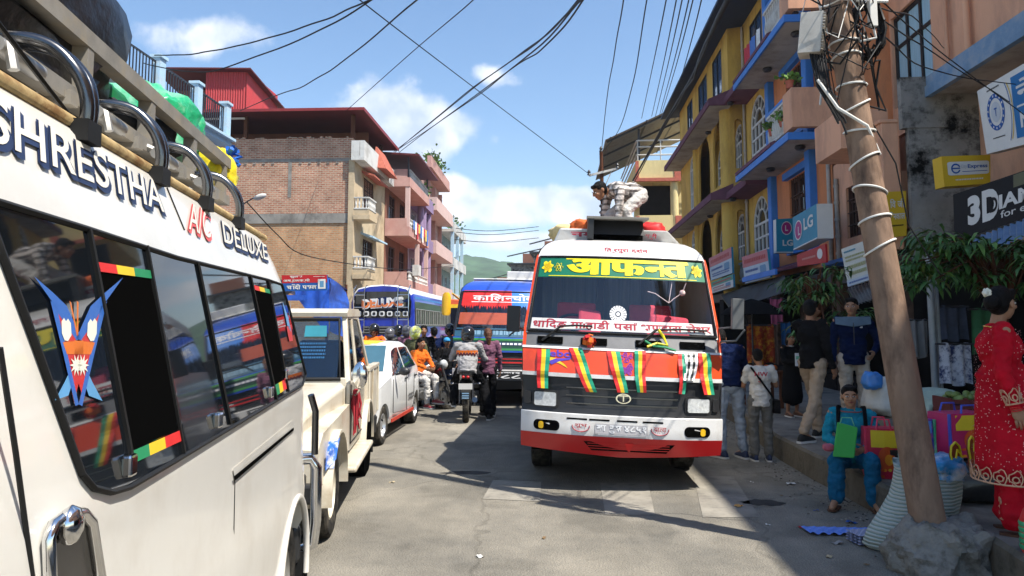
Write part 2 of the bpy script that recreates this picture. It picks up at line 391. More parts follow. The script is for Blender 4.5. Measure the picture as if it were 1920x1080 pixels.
# ---- wooded hill at the end of the street
M_hill = mat('hill_forest', (.05, .095, .045), .95, var=.55, s=.05, bump=1, bs=.12)
def hill(u, v):
    x = lerp(-420, 420, u); y = lerp(330, 900, v)
    r = max(0, 1 - ((x + 60) / 300) ** 2) * math.sin(PI * min(1, v * 1.2) * .5)
    z = -2 + 66 * r + 20 * NZ.noise((x * .011, y * .011, 0)) * r + 7 * NZ.noise((x * .05, y * .05, 3)) * r
    return (x, y, z)
kind(MB().grid(hill, 90, 50).build('hill', M_hill, smooth=180), 'structure')

# ---- wall with openings, in facade coordinates
def holed(mb, f, u0, u1, w0, w1, holes, th=.25, m=0, mr=None):
    """wall face from u0..u1 (along) and w0..w1 (up); holes (u0,u1,w0,w1,arch). f(u,w,d): d goes into the building"""
    mr = m if mr is None else mr
    us = sorted({u0, u1, *[h[0] for h in holes], *[h[1] for h in holes]}); ws = sorted({w0, w1, *[h[2] for h in holes], *[h[3] for h in holes]})
    us = [u for u in us if u0 <= u <= u1]; ws = [w for w in ws if w0 <= w <= w1]
    for a, b in zip(us, us[1:]):
        for c, d in zip(ws, ws[1:]):
            mu, mw = (a + b) / 2, (c + d) / 2
            if any(h[0] < mu < h[1] and h[2] < mw < h[3] for h in holes): continue
            mb.add([f(a, c, 0), f(b, c, 0), f(b, d, 0), f(a, d, 0)], [(0, 1, 2, 3)], m)
    for h in holes:
        a, b, c, d = h[:4]
        if len(h) > 4 and h[4]:
            r = (b - a) / 2; cx = (a + b) / 2; s = d - r; n = 14
            arc = [(cx - r * math.cos(PI * i / n), s + r * math.sin(PI * i / n)) for i in range(n + 1)]
            for (p, q), (p2, q2) in zip(arc, arc[1:]):
                mb.add([f(p, q, 0), f(p2, q2, 0), f(p2, d, 0), f(p, d, 0)], [(0, 1, 2, 3)], m)
                mb.add([f(p, q, 0), f(p2, q2, 0), f(p2, q2, th), f(p, q, th)], [(0, 1, 2, 3)], mr)
            path = [(a, s), (a, c), (b, c), (b, s)]
        else: path = [(a, d), (a, c), (b, c), (b, d), (a, d)]
        for (p, q), (p2, q2) in zip(path, path[1:]):
            mb.add([f(p, q, 0), f(p2, q2, 0), f(p2, q2, th), f(p, q, th)], [(0, 1, 2, 3)], mr)
M_pane = mat('window_glass_dark', (.012, .016, .02), .05, var=.1, spec=.7)
M_paneb = mat('window_glass_blue', (.05, .10, .20), .06, var=.2, spec=.8)
M_curt = mat('curtain_blue', (.33, .50, .60), .8, var=.2, s=3, str3=(14, 14, .3))
M_wfr = mat('window_wood_dark', (.07, .03, .02), .6)
M_wfw = mat('window_white', (.62, .62, .60), .5)
M_ablk = mat('window_black', (.02, .02, .022), .5)
M_iron = mat('iron_black', (.02, .02, .025), .45)
def window(par, f, h, fm, pm, nu=2, bars=(.68,), d=.10, t=.05, grille=0, arch=False, curtain=None, name='window'):
    a, b, c, e = h[:4]; mb = MB()
    bar = lambda u0, u1, w0, w1, d0=d - .03, d1=d + .03: mb.hexa([f(u0, w0, d1), f(u1, w0, d1), f(u1, w0, d0), f(u0, w0, d0)], [f(u0, w1, d1), f(u1, w1, d1), f(u1, w1, d0), f(u0, w1, d0)])
    r = (b - a) / 2; top = e - r if arch else e
    bar(a, a + t, c, top); bar(b - t, b, c, top); bar(a, b, c, c + t)
    if not arch: bar(a, b, e - t, e)
    for i in range(1, nu):
        u = lerp(a, b, i / nu); bar(u - t * .4, u + t * .4, c, top)
    for q in bars:
        w = lerp(c, top, q); bar(a, b, w - t * .4, w + t * .4)
    if arch:
        bar(a, b, top - t * .5, top + t * .5); cx = (a + b) / 2; n = 14
        for rr, wd in ((r - t / 2, t), (r * .52, t * .7)):
            for i in range(n):
                t0, t1 = PI * i / n, PI * (i + 1) / n; pts = []
                for q in (rr - wd / 2, rr + wd / 2):
                    pts += [(cx - q * math.cos(t0), top + q * math.sin(t0)), (cx - q * math.cos(t1), top + q * math.sin(t1))]
                o = [pts[0], pts[1], pts[3], pts[2]]
                mb.hexa([f(x, y, d + .03) for x, y in o], [f(x, y, d - .03) for x, y in o])
        for i in range(1, 6):
            t0 = PI * i / 6; p0 = (cx - .5 * r * math.cos(t0), top + .5 * r * math.sin(t0)); p1 = (cx - (r - .01) * math.cos(t0), top + (r - .01) * math.sin(t0))
            mb.bar(f(*p0, d), f(*p1, d), t * .7, .04)
    for i in range(grille):
        u = lerp(a, b, (i + .5) / grille); bar(u - .008, u + .008, c, top, d - .075, d - .055)
    if grille:
        for q in (.25, .5, .75): w = lerp(c, top, q); bar(a, b, w - .008, w + .008, d - .08, d - .05)
    o = mb.build(name, fm, par)
    pn = MB()
    if arch:
        cx = (a + b) / 2; n = 14; poly = [(a, c), (b, c), (b, top)] + [(cx + r * math.cos(PI * i / n), top + r * math.sin(PI * i / n)) for i in range(1, n)] + [(a, top)]
        pn.add([f(x, y, d + .012) for x, y in poly], [tuple(range(len(poly)))])
    else: pn.add([f(a, c, d + .012), f(b, c, d + .012), f(b, e, d + .012), f(a, e, d + .012)], [(0, 1, 2, 3)])
    pn.build('pane', pm, o)
    if curtain:
        cu = MB().grid(lambda u, v: f(lerp(a, b, u), lerp(c, e, v), d - .05 + .02 * math.sin(u * 40)), 40, 1); cu.build('curtain', curtain, o, smooth=180)
    return o
def balusters(par, f, u0, u1, w0, w1, m, n, d=0, name='balustrade', rail=.06):
    mb = MB()
    for i in range(n):
        u = lerp(u0, u1, (i + .5) / n); q = (u1 - u0) / n * .30; c = [f(u, lerp(w0, w1, t), d) for t in (0, .15, .4, .7, .85, 1)]
        mb.tube(c, [q, q * .6, q * 1.05, q * .5, q * .6, q], 6)
    mb.bar(f(u0, w1, d), f(u1, w1, d), .12, rail); mb.bar(f(u0, w0, d), f(u1, w0, d), .12, rail)
    return mb.build(name, m, par)
def corrugated(mb, p00, p10, p01, p11, pitch=.076, amp=.012, m=0):
    """sheet between four corners, ribs running from p0x to p1x sides (along the second axis)"""
    p00, p10, p01, p11 = map(V, (p00, p10, p01, p11)); n = max(4, int((p10 - p00).length / pitch * 4)); nn = (p10 - p00).cross(p01 - p00).normalized()
    mb.grid(lambda u, v: p00.lerp(p10, u).lerp(p01.lerp(p11, u), v) + nn * amp * math.sin(u * n * PI / 2), n, 1, m)
def boxo(par, name, m, *bs, bevel=0, mats=None):
    mb = MB()
    for b in bs: mb.box(*b)
    return mb.build(name, m, par, bevel=bevel)
def plantlet(parent, name, m, spots, rr, leaves=40, seed=1, ls=.16):
    q = random.Random(seed); mb = MB()
    for c in spots:
        for _ in range(leaves):
            p = V(c) + V((q.gauss(0, rr), q.gauss(0, rr), abs(q.gauss(0, rr * .8)))); d = V((q.uniform(-1, 1), q.uniform(-1, 1), q.uniform(-.6, .8))).normalized(); s = d.cross(V((q.random(), q.random(), q.random()))).normalized() * ls * .3
            mb.add([p, p + d * ls * .5 + s, p + d * ls, p + d * ls * .5 - s], [(0, 1, 2, 3)])
    return mb.build(name, m, parent, fix=False)
M_leaf = mat('leaf_green', (.10, .20, .04), .5, var=.5, s=6)
M_leafd = mat('leaf_dark', (.05, .125, .03), .5, var=.5, s=5)

# ================================================================ LEFT ROW
ROT = -math.atan(.05)
def lx(Y): return -7.2 + .05 * (Y - 32)
M_cream = mat('plaster_cream', (.52, .41, .27), .85, var=.12, s=1.2, stain=(.25, .19, .12), ss=.9, sa=.5)
M_white = mat('plaster_white', (.58, .57, .54), .85, var=.1, s=1, stain=(.3, .28, .25), ss=1.1, sa=.6)
M_pale = mat('plaster_pale_blue', (.40, .58, .72), .8, var=.12, s=2, stain=(.42, .42, .38), ss=2, sa=.5)
M_pink = mat('plaster_pink', (.50, .30, .26), .85, var=.12, s=1.3, stain=(.45, .22, .2), ss=1.2, sa=.5)
M_pinkl = mat('plaster_pink_light', (.60, .43, .39), .85, var=.1, s=1.3)
M_purp = mat('plaster_purple', (.27, .20, .32), .8, var=.12, s=1.3)
M_lil = mat('plaster_lilac', (.42, .37, .46), .8, var=.12, s=1.3)
M_teal = mat('plaster_teal', (.29, .38, .39), .85, var=.15, s=1.3)
M_brown = mat('plaster_brown', (.24, .11, .075), .85, var=.15, s=1.3)
M_tred = mat('tin_red', (.42, .045, .05), .5, var=.2, s=1.5, str3=(1, 1, .3), stain=(.25, .04, .04), ss=1.5, sa=.6)
M_tredd = mat('tin_dark_red', (.11, .022, .025), .55, var=.2, s=1.5)
M_wood = mat('post_wood', (.10, .04, .022), .8)
M_grey = mat('concrete_grey', (.26, .245, .22), .9, var=.25, s=1.5, bump=.3, bs=18, stain=(.1, .095, .085), ss=1.3, sa=.6)
M_tile = mat('roof_tile_red', (.42, .13, .09), .8, var=.25, s=7)

# building with a roof terrace beside the van
t = thing('terrace_building', 'white two-storey building with pale blue roof terrace and black railings', 'building', (-8.0 - .05 * 0, 19.7, 0), ROT)
boxo(t, 'wall', M_white, (-9, -.35, -10, 0, 0, 6.8))
boxo(t, 'terrace_slab', M_pale, (-9.2, .02, -10.2, .1, 6.8, 7.06), (-9.2, .14, -10.2, .12, 6.93, 7.0))
f = lambda u, w, d: V((-.02 - d, u, w))
for y in (-5.35, -3.55, -1.75, -.08): boxo(t, 'terrace_post', M_pale, (-.2, .0, y - .13, y + .13, 7.06, 7.95), (-.24, .04, y - .16, y + .16, 7.95, 8.02))
for a, b in ((-5.2, -3.7), (-3.4, -1.9), (-1.6, -.22)):
    mb = MB(); n = 13
    for i in range(n): u = lerp(a, b, i / (n - 1)); mb.bar((-.1, u, 7.1), (-.1, u, 7.82), .022)
    mb.bar((-.1, a, 7.84), (-.1, b, 7.84), .04); mb.bar((-.1, a, 7.16), (-.1, b, 7.16), .03); mb.build('railing', M_iron, t)
boxo(t, 'brick_pier', brickmat('brick_rough', (.25, .16, .11), (.32, .22, .15), (.26, .23, .2), 1, 'yz'), (-1.1, -.1, -6.3, -5.5, 7.06, 7.95))
mb = MB(); mb.bar((-1.2, -4.2, 7.06), (-1.2, -4.2, 9.0), .04); mb.bar((-1.2, -4.9, 9.0), (-1.2, -3.2, 8.8), .035); mb.bar((-1.2, -3.4, 8.82), (-1.2, -3.4, 7.9), .035); mb.bar((-1.7, -4.6, 8.95), (-.7, -4.6, 8.95), .025); mb.build('aerial', M_iron, t)
for k in range(3):
    for z in (1.2, 4.1): window(t, lambda u, w, d: V((-.33 - d, u, w)), (-8.6 + 2.8 * k, -7.2 + 2.8 * k, z, z + 1.5), M_wfr, M_pane, d=-.02)

# tall building behind with the red tin shed on its roof
t = thing('shed_topped_building', 'tall plain building behind with red corrugated tin shed on its roof', 'building', (-14.6, 38, 0), ROT)
boxo(t, 'wall', M_grey, (-5, 1, 0, 7, 0, 12.8))
mb = MB(); corrugated(mb, (-2.3, 0, 12.9), (0, 0, 12.9), (-2.3, 0, 15.9), (0, 0, 15.7), .14, .025); corrugated(mb, (0, 0.01, 12.9), (0, 4.4, 12.9), (0, .01, 15.8), (0, 4.4, 15.8), .14, .025)
mb.box(-2.35, .02, -.02, 4.4, 12.8, 12.92); mb.build('shed', M_tred, t)
mb = MB(); mb.hexa([(-5.2, -.35, 15.85), (.35, -.35, 15.7), (.35, 5.2, 15.0), (-5.2, 5.2, 15.0)], [(-5.2, -.35, 15.92), (.35, -.35, 15.78), (.35, 5.2, 15.08), (-5.2, 5.2, 15.08)]); mb.build('roof', M_tredd, t)
boxo(t, 'shed_post', M_iron, (-5, -4.92, -.05, .03, 12.8, 15.85)); boxo(t, 'shed_wall', M_brown, (-5, -2.35, 2.2, 2.35, 12.8, 15.5))

# brick-sided building
t = thing('brick_building', 'brick-sided building with cream front and dark roof-terrace shelter', 'building', (-7.2, 32, 0), ROT)
M_brk = brickmat('brick_red', (.34, .125, .075), (.50, .25, .16), (.46, .36, .27), 1, 'xz')
M_brk2 = brickmat('brick_orange', (.45, .19, .09), (.58, .30, .15), (.44, .32, .2), 1, 'xz', .022)
boxo(t, 'brick_wall', M_brk, (-12, -.1, 0, .25, 6.85, 10.35), (-12, -.1, .25, 6, 6.85, 10.1))
boxo(t, 'lower_brick_wall', M_brk2, (-12, -.12, .02, 6, 0, 6.4))
mb = MB(); mb.box(-12, -.08, -.03, .3, 6.4, 6.85); mb.box(-12, -.1, -.012, .3, 9.25, 9.4)
q = random.Random(4)
for i in range(26): x = -.4 - i * .43; mb.box(x - .05, x + .07, -.03, .02, 9.16, 9.22) if q.random() < .8 else None
for x in (-3.1, -8.2): mb.box(x, x + .16, -.01, .1, 7.6, 9.25)
mb.build('concrete_band', M_grey, t)
q = random.Random(9); mb = MB(); mb.box(-12, -.1, .02, .22, 10.33, 10.36)
for i in range(60):
    x = -.2 - q.random() * 11; w = q.uniform(.05, .2); h = q.uniform(.03, .1); mb.box(x - w, x, .0, .2, 10.34, 10.36 + h)
mb.build('ragged_wall_top', M_brk, t)
# roof shelter
mb = MB(); mb.hexa([(-12.4, -.7, 11.45), (.55, -.7, 11.45), (.55, 6.8, 11.45), (-12.4, 6.8, 11.45)], [(-12.4, -.7, 11.52), (.55, -.7, 11.52), (.55, 6.8, 11.52), (-12.4, 6.8, 11.52)]); mb.build('roof', M_tredd, t)
boxo(t, 'roof_edge', mat('roof_edge_maroon', (.22, .03, .032), .5), (-12.4, .56, -.74, -.7, 11.43, 11.56), (.55, .58, -.7, 6.8, 11.40, 11.56))
for x, y in ((-.15, .1), (-5.2, .1), (-10, .1), (-.15, 5.6)): boxo(t, 'roof_post', M_wood, (x - .08, x + .08, y - .08, y + .08, 10.36, 11.45))
boxo(t, 'back_wall', M_brown, (-12, -.2, 3.0, 3.15, 10.1, 11.44)); boxo(t, 'tube_rail', mat('white_pipe', (.6, .6, .62), .4), (-12, -5.2, -.1, -.02, 11.28, 11.36))
f = lambda u, w, d: V((-d, u, w))
h1 = (1.6, 3.6, 4.4, 5.9); h2 = (1.6, 3.6, 7.2, 8.9)
mb = MB(); holed(mb, f, 0, 6, 0, 10.1, [h1, h2, (.6, 5.4, .3, 3.2)]); mb.box(-.25, .01, -.12, .1, 0, 9.3)
mb.build('front_wall', M_cream, t)
for h in (h1, h2): window(t, f, h, M_wfr, M_pane, 4, (.3, .66), grille=9)
boxo(t, 'shop_shade_sheet', M_black, (-.35, -.3, .6, 5.4, .3, 3.2))  # near-black sheet painted as the shade inside the shop
for z in (3.85, 6.55):
    boxo(t, 'balcony_slab', M_cream, (0, .75, -.15, 1.3, z, z + .2), (.0, .7, -.1, 1.25, z + .2, z + .45))
    balusters(t, lambda u, w, d: V((.66, u, w)), -.08, 1.25, z + .5, z + 1.0, M_white, 7)
    balusters(t, lambda u, w, d: V((u, -.06, w)), .02, .66, z + .5, z + 1.0, M_white, 4)
boxo(t, 'parapet', M_white, (-.1, .5, -.3, 6, 9.25, 9.45), (.3, .5, -.3, 6, 9.45, 10.15), (-.1, .28, -.3, -.1, 9.45, 10.15))
mb = MB(); mb.hexa([(.3, 2.2, 9.5), (.95, 2.2, 9.4), (.95, 4.8, 9.4), (.3, 4.8, 9.5)], [(.3, 2.6, 10.6), (.36, 2.6, 10.6), (.36, 4.4, 10.6), (.3, 4.4, 10.6)]); mb.build('tiled_gable', M_tile, t)
for z in (6.05, 9.0):
    mb = MB(); mb.hexa([(0, 1.2, z), (.6, 1.2, z - .18), (.6, 4.2, z - .18), (0, 4.2, z)], [(0, 1.2, z + .1), (.6, 1.2, z - .1), (.6, 4.2, z - .1), (0, 4.2, z + .1)]); mb.build('window_canopy', M_pale if z < 7 else M_tile, t)

# pink-balconied brown building
def row_block(name, label, y0, y1, ztop, wm, side=None):
    t = thing(name, label, 'building', (lx(y0), y0, 0), ROT); L = y1 - y0
    return t, L
t, L = row_block('balcony_building', 'brown building with pink balconies beside the cream brick-sided one', 38.05, 44.5, 10, M_brown)
f = lambda u, w, d: V((-d, u, w)); hs = [(1 + 2.9 * k, 2.6 + 2.9 * k, z, z + 2.0) for k in range(2) for z in (4.2, 7.1)]
mb = MB(); holed(mb, f, 0, L, 0, 9.9, hs + [(.5, L - .5, .3, 3.1)]); mb.box(-8, -.3, 0, L, 0, 9.9); mb.build('wall', M_brown, t)
for h in hs: window(t, f, h, M_wfr, M_pane, 2, (.7,))
for z in (3.7, 6.6, 9.3):
    boxo(t, 'balcony', M_pink, (0.01, 1.35, .05, L - .05, z, z + .18), (1.2, 1.35, .05, L - .05, z + .18, z + .5), (0.01, 1.2, .05, .2, z + .18, z + .95))
    balusters(t, lambda u, w, d: V((1.27, u, w)), .3, L - .3, z + .5, z + .95, M_white, 18)
for y, z in ((.08, 6.78), (L - .4, 3.88), (3, 3.88)): boxo(t, 'column', M_pinkl, (1.1, 1.33, y, y + .24, z, z + 2.6))
mb = MB(); mb.hexa([(-8, -.3, 11.6), (1.9, -.3, 10.9), (1.9, L, 10.9), (-8, L, 11.6)], [(-8, -.3, 11.7), (1.9, -.3, 11.0), (1.9, L, 11.0), (-8, L, 11.7)]); mb.build('roof', M_tredd, t)
for y in (.1, L - .3): boxo(t, 'roof_post', M_iron, (1.2, 1.28, y, y + .08, 9.4, 10.95))
mb = MB(); q = random.Random(5)
for i, c in enumerate(range(9)):
    y = .8 + i * .55; mb.grid(lambda u, v: (1.42 + .03 * math.sin(u * 9), y + u * .42, 7.55 - v * (.5 + .2 * (i % 3))), 5, 2, i % 4)
mb.build('hung_laundry', [mat('cloth_blue', (.1, .2, .5), .9), mat('cloth_white', (.7, .7, .68), .9), mat('cloth_red', (.5, .06, .08), .9), mat('cloth_yellow', (.7, .5, .1), .9)], t, smooth=180)
boxo(t, 'air_unit', M_white, (1.36, 1.7, 1.0, 1.8, 4.5, 5.1))
# purple-columned building
t, L = row_block('purple_building', 'narrow building with tall purple columns and lilac walls', 44.55, 48, 10, M_lil)
hs = [(.9, 2.5, z, z + 1.8) for z in (1, 4.4, 7.3)]
mb = MB(); holed(mb, f, 0, L, 0, 9.8, hs); mb.box(-8, -.3, 0, L, 0, 9.8); mb.build('wall', M_lil, t)
for h in hs: window(t, f, h, M_wfw, M_paneb, 3, (.7,))
for y in (.2, 1.2, L - .4):
    mb = MB(); mb.cyl((.75, y, 0), (.75, y, 9.3), .2, n=14); mb.build('column', M_purp, t, smooth=40)
for z in (3.7, 6.6, 9.3): boxo(t, 'balcony', M_purp, (.01, 1.05, .02, L - .02, z, z + .3), (.97, 1.05, .02, L - .02, z + .3, z + .8))
# pink building
t, L = row_block('pink_building', 'tall bright pink building with a planted roof edge', 48.05, 57, 12.6, M_pinkl)
hs = [(1 + 2.7 * k, 2.4 + 2.7 * k, z, z + 1.9) for k in range(3) for z in (4.2, 7.2, 10.2)]
mb = MB(); holed(mb, f, 0, L, 0, 12.6, hs); mb.box(-8, -.3, 0, L, 0, 12.6); mb.build('wall', M_pinkl, t)
for h in hs: window(t, f, h, M_wfr, M_paneb, 2, (.7,))
for y in (.15, 2.75, 5.45, L - .3): boxo(t, 'pilaster', M_pink, (.01, .3, y - .15, y + .15, 0, 12.3))
for z in (3.7, 6.7, 9.7): boxo(t, 'balcony', M_pinkl, (.01, 1.2, .3, L - .3, z, z + .25), (1.1, 1.2, .3, L - .3, z + .25, z + .9), (.01, 1.1, .3, .4, z + .25, z + .9))
boxo(t, 'cornice', M_pink, (-.3, .9, -.2, L + .1, 12.6, 12.85)); boxo(t, 'brick_side', brickmat('brick_pale', (.30, .15, .1), (.36, .2, .14), (.3, .25, .2), 1, 'xz'), (-8, -.32, -.06, -.01, 8.9, 12.5))
boxo(t, 'parapet', M_pink, (.6, .88, -.18, L, 12.85, 13.4))
for i in range(10): plantlet(t, 'roof_plant', M_leaf, [(.6, .5 + i * .9, 13.4) if i < 6 else (.2, -.2, 7.4 + .4 * i)], .3, 45, 5 + i, .3)
# teal building
t, L = row_block('teal_building', 'lower teal-grey building at the far end of the left row', 57.1, 66, 9.5, M_teal)
hs = [(1 + 2.7 * k, 2.4 + 2.7 * k, z, z + 1.8) for k in range(3) for z in (4.2, 7.0)]
mb = MB(); holed(mb, f, 0, L, 0, 9.6, hs); mb.box(-8, -.3, 0, L, 0, 9.6); mb.build('wall', M_teal, t)
for h in hs: window(t, f, h, M_wfw, M_paneb, 2, (.7,))
for z in (3.6, 6.5, 9.4): boxo(t, 'balcony', M_white, (.01, 1.2, .02, L, z, z + .22), (1.1, 1.2, .02, L, z + .22, z + .8))
for y in (.2, 3.4, 6.6): boxo(t, 'column', M_pale, (.95, 1.2, y, y + .25, 0, 10.6))
for i in range(5): plantlet(t, 'roof_plant', M_leaf, [(.6, .5 + i * 1.2, 10.2)], .35, 40, 8 + i, .3)
# ================================================================ RIGHT ROW  (facade faces -x; local y runs up the street, local x into the building)
RR = -math.atan(.068)
def rx(Y): return 6.25 + .068 * Y
M_yel = mat('plaster_yellow', (.62, .40, .10), .85, var=.1, str3=(1, 1, .3), s=1.2, stain=(.36, .22, .07), ss=1.6, sa=.6)
M_yell = mat('plaster_yellow_light', (.66, .54, .27), .85, var=.1, str3=(1, 1, .3), s=1.2, stain=(.4, .32, .17), ss=1, sa=.4)
M_mar = mat('fascia_purple', (.16, .07, .10), .8, var=.2, s=3)
M_ora = mat('plaster_orange', (.62, .235, .105), .85, var=.1, str3=(1, 1, .3), s=1.2, stain=(.42, .17, .09), ss=1.7, sa=.65)
M_pea = mat('plaster_peach', (.68, .37, .235), .85, var=.1, str3=(1, 1, .3), s=1.1, stain=(.45, .25, .17), ss=1.5, sa=.65)
M_blu = mat('paint_blue', (.045, .19, .56), .55, var=.15, s=2)
M_fasc = mat('fascia_blue_worn', (.15, .25, .38), .7, var=.25, s=3, stain=(.3, .3, .3), ss=3, sa=.5)
M_sof = mat('soffit_grey', (.42, .38, .33), .9, var=.2, s=1.5, stain=(.2, .17, .14), ss=1, sa=.6)
M_stain = mat('stained_grey_plaster', (.27, .26, .24), .95, var=.35, s=1.2, bump=.4, bs=12, stain=(.008, .008, .008), ss=1.9, sa=1)
M_shopd = mat('shop_interior', (.014, .012, .011), .9, var=.4, s=2)  # near-black, so the shade inside the shops is put into the colour
M_spil = mat('shop_pillar_grime', (.13, .075, .05), .9, var=.3, stain=(.03, .025, .02), ss=2, sa=.8)
M_shut = mat('shutter_steel', (.10, .10, .11), .5, met=.3, var=.2, s=3)
f = lambda u, w, d: V((d, u, w))
def fr(off): return lambda u, w, d: V((d + off, u, w))
def shopfront(t, y0, y1, top=3.0, n=2, depth=3.2):
    """dark open shops under the upper floors: back wall, partitions, plinth, shutter boxes"""
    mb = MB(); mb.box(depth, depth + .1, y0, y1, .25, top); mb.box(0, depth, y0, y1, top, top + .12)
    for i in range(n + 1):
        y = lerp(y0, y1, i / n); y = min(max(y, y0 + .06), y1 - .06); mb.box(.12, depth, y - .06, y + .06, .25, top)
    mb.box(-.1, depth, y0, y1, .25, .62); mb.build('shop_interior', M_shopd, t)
    mb = MB()
    for i in range(n):
        a, b = lerp(y0, y1, i / n) + .1, lerp(y0, y1, (i + 1) / n) - .1; mb.box(-.02, .3, a, b, top - .35, top - .03)
    mb.build('shutter_box', M_shut, t)
    for i in range(n + 1): y = lerp(y0, y1, i / n); y = min(max(y, y0 + .12), y1 - .12); boxo(t, 'shop_pillar', M_spil, (-.05, .14, y - .1, y + .1, .28, top))
    q = random.Random(int(y0 * 10))
    mb = MB()
    for i in range(n * 14):
        y = q.uniform(y0 + .2, y1 - .2); z = q.choice((.9, 1.3, 1.7, 2.1)); mb.box(depth - .5, depth - .1, y - .12, y + .12, z, z + q.uniform(.15, .34), q.randrange(4))
    for z in (.86, 1.26, 1.66, 2.06): mb.box(depth - .55, depth - .05, y0 + .1, y1 - .1, z, z + .03, 4)
    mb.build('stocked_shelves', [mat('goods_red', (.3, .04, .03), .6), mat('goods_blue', (.05, .1, .3), .6), mat('goods_yellow', (.4, .28, .06), .6), mat('goods_green', (.05, .2, .08), .6), M_wood], t)

# ---- orange building with blue pillars
t = thing('orange_building', 'orange and peach building with bright blue pillars and white balcony balusters', 'building', (rx(16), 16, 0), RR)
L = 4.55; w1 = (1.35, 3.05, 3.75, 5.65); w2 = (1.35, 3.05, 6.8, 8.55); w3 = (1.35, 3.05, 9.7, 11.4); dr = [(.25, 1.0, z, z + 2.1) for z in (6.3, 9.1)]
mb = MB(); holed(mb, f, 0, L, 3.1, 13, [w1, w2, w3, *dr]); mb.box(.3, 8, 0, L, 3.1, 13); mb.build('wall', M_ora, t)
for w in (w1, w2, w3): window(t, f, w, M_wfr, M_pane, 3, (.72,), t=.09, grille=10)
for w in dr: boxo(t, 'door', M_wood, (.12, .2, *w))
for w in (w1, w2, w3): boxo(t, 'window_ledge', M_blu, (-.14, .0, w[0] - .15, w[1] + .15, w[3] + .02, w[3] + .2)); boxo(t, 'window_ledge', M_blu, (-.1, 0, w[0] - .1, w[1] + .1, w[2] - .14, w[2] - .01))
for y in (4.3, 1.15): boxo(t, 'pillar', M_blu, (-.18, .02, y - .16, y + .16, 3.2, 12.9), bevel=.02)
for z in (5.95, 8.75):
    mb = MB(); mb.box(-.95, -.003, 0, L + .2, z + .06, z + .2); mb.build('balcony_slab', M_sof, t)
    mb = MB(); mb.box(-1.0, -.95, -.05, L + .25, z + .03, z + .2); mb.box(-1.0, 0, -.1, -.05, z + .03, z + .2)
    mb.hexa([(-1.02, 1.2, z + .21), (-.6, 1.2, z + .3), (-.6, L + .2, z + .3), (-1.02, L + .2, z + .21)], [(-1.02, 1.2, z + .3), (-.6, 1.2, z + .5), (-.6, L + .2, z + .5), (-1.02, L + .2, z + .3)], 1)
    mb.build('balcony_edge', [M_blu, M_mar], t)
    boxo(t, 'balcony_parapet', M_pea, (-.92, -.75, -.05, .45, z + .3, z + 1.22), (-.92, .0, -.2, -.05, z + .3, z + 1.22))
    balusters(t, lambda u, w, d: V((-.84, u, w)), .46, 1.9, z + .36, z + 1.08, M_white, 9)
    boxo(t, 'balcony_rail', M_blu, (-.9, -.78, .46, 1.95, z + 1.12, z + 1.19))
    for y in (.6, 3.0):
        mb = MB(); mb.lathe([(.02, 0), (.11, .0), (.13, -.05), (.09, -.10), (.01, -.11)], 12, 0, Matrix.Translation((-.5, y, z + .055))); mb.build('ceiling_lamp', M_iron, t, smooth=40)
boxo(t, 'roof_slab', M_sof, (-.5, 8, -.1, L + .1, 13, 13.25)); shopfront(t, 0, L, 3.0, 2)
boxo(t, 'end_wall', M_ora, (0.02, 8, -.12, -.002, 5.6, 13))
mb = MB(); mb.hexa([(-.9, 1.4, 3.05), (0, 1.4, 3.25), (0, 4.5, 3.25), (-.9, 4.5, 3.05)], [(-.9, 1.4, 3.09), (0, 1.4, 3.4), (0, 4.5, 3.4), (-.9, 4.5, 3.09)]); mb.box(-.95, -.9, 1.35, 4.55, 2.98, 3.12, 1); mb.build('shop_canopy', [M_mar, M_blu], t)

# ---- low peach wing with a pier and upper wall set back
t = thing('peach_wing', 'low peach wing with slanted terrace parapet and set-back upper wall', 'building', (rx(12.8), 12.8, 0), RR)
L = 3.15; w1 = (1.5, 2.5, 3.6, 4.7)
mb = MB(); holed(mb, f, 0, L, 3.1, 5.35, [w1, (.25, .8, 3.5, 4.6)]); mb.box(.3, 8, 0, L, 3.1, 5.3); mb.build('wall', M_pea, t)
window(t, f, w1, M_wfr, M_pane, 2, (.7,), grille=6); window(t, f, (.25, .8, 3.5, 4.6), M_wfr, M_pane, 1, (.7,))
boxo(t, 'pier', M_pea, (-.3, .0, .02, .42, 3.1, 5.45), (-.34, .0, .0, .46, 5.45, 5.52), bevel=.015)
mb = MB(); mb.box(-.9, -.02, .35, 1.7, 5.07, 5.82); mb.build('terrace_parapet', M_pea, t)
uw = (1.3, 3.0, 6.6, 8.7); UF = fr(1.35)
mb = MB(); holed(mb, UF, -20, 3.2, 5.95, 11.5, [uw, (-4.4, -3.2, 7.2, 9)]); mb.box(1.65, 8, -20, 3.2, 5.95, 11.5); mb.build('upper_wall', M_pea, t)
window(t, UF, uw, M_ablk, M_curt, 3, (.66,), t=.09); window(t, UF, (-4.4, -3.2, 7.2, 9), M_ablk, M_curt, 2, (.66,))
mb = MB(); mb.cyl((1.25, -.1, 5.9), (1.25, -.1, 13), .06); mb.cyl((1.27, .6, 6.2), (1.27, .6, 13), .035); mb.build('drainpipe', M_pea, t, smooth=40)
mb = MB(); mb.tube([(1.2, .35, 9.35 + 0 * i) + V((0, .22 * math.cos(2 * PI * i / 12), .22 * math.sin(2 * PI * i / 12))) if False else V((1.2, .35 + .2 * math.cos(2 * PI * i / 12), 8.9 + .2 * math.sin(2 * PI * i / 12))) for i in range(13)], .035, 6); mb.build('cable_coil', M_iron, t, smooth=60)
mb = MB()
for a, b, c, d, e, g in ((.0, 1.9, -.16, -.02, 5.3, 6.25), (.1, 1.9, -.14, -.03, 2.9, 5.3)): mb.box(a, b, c, d, e, g)
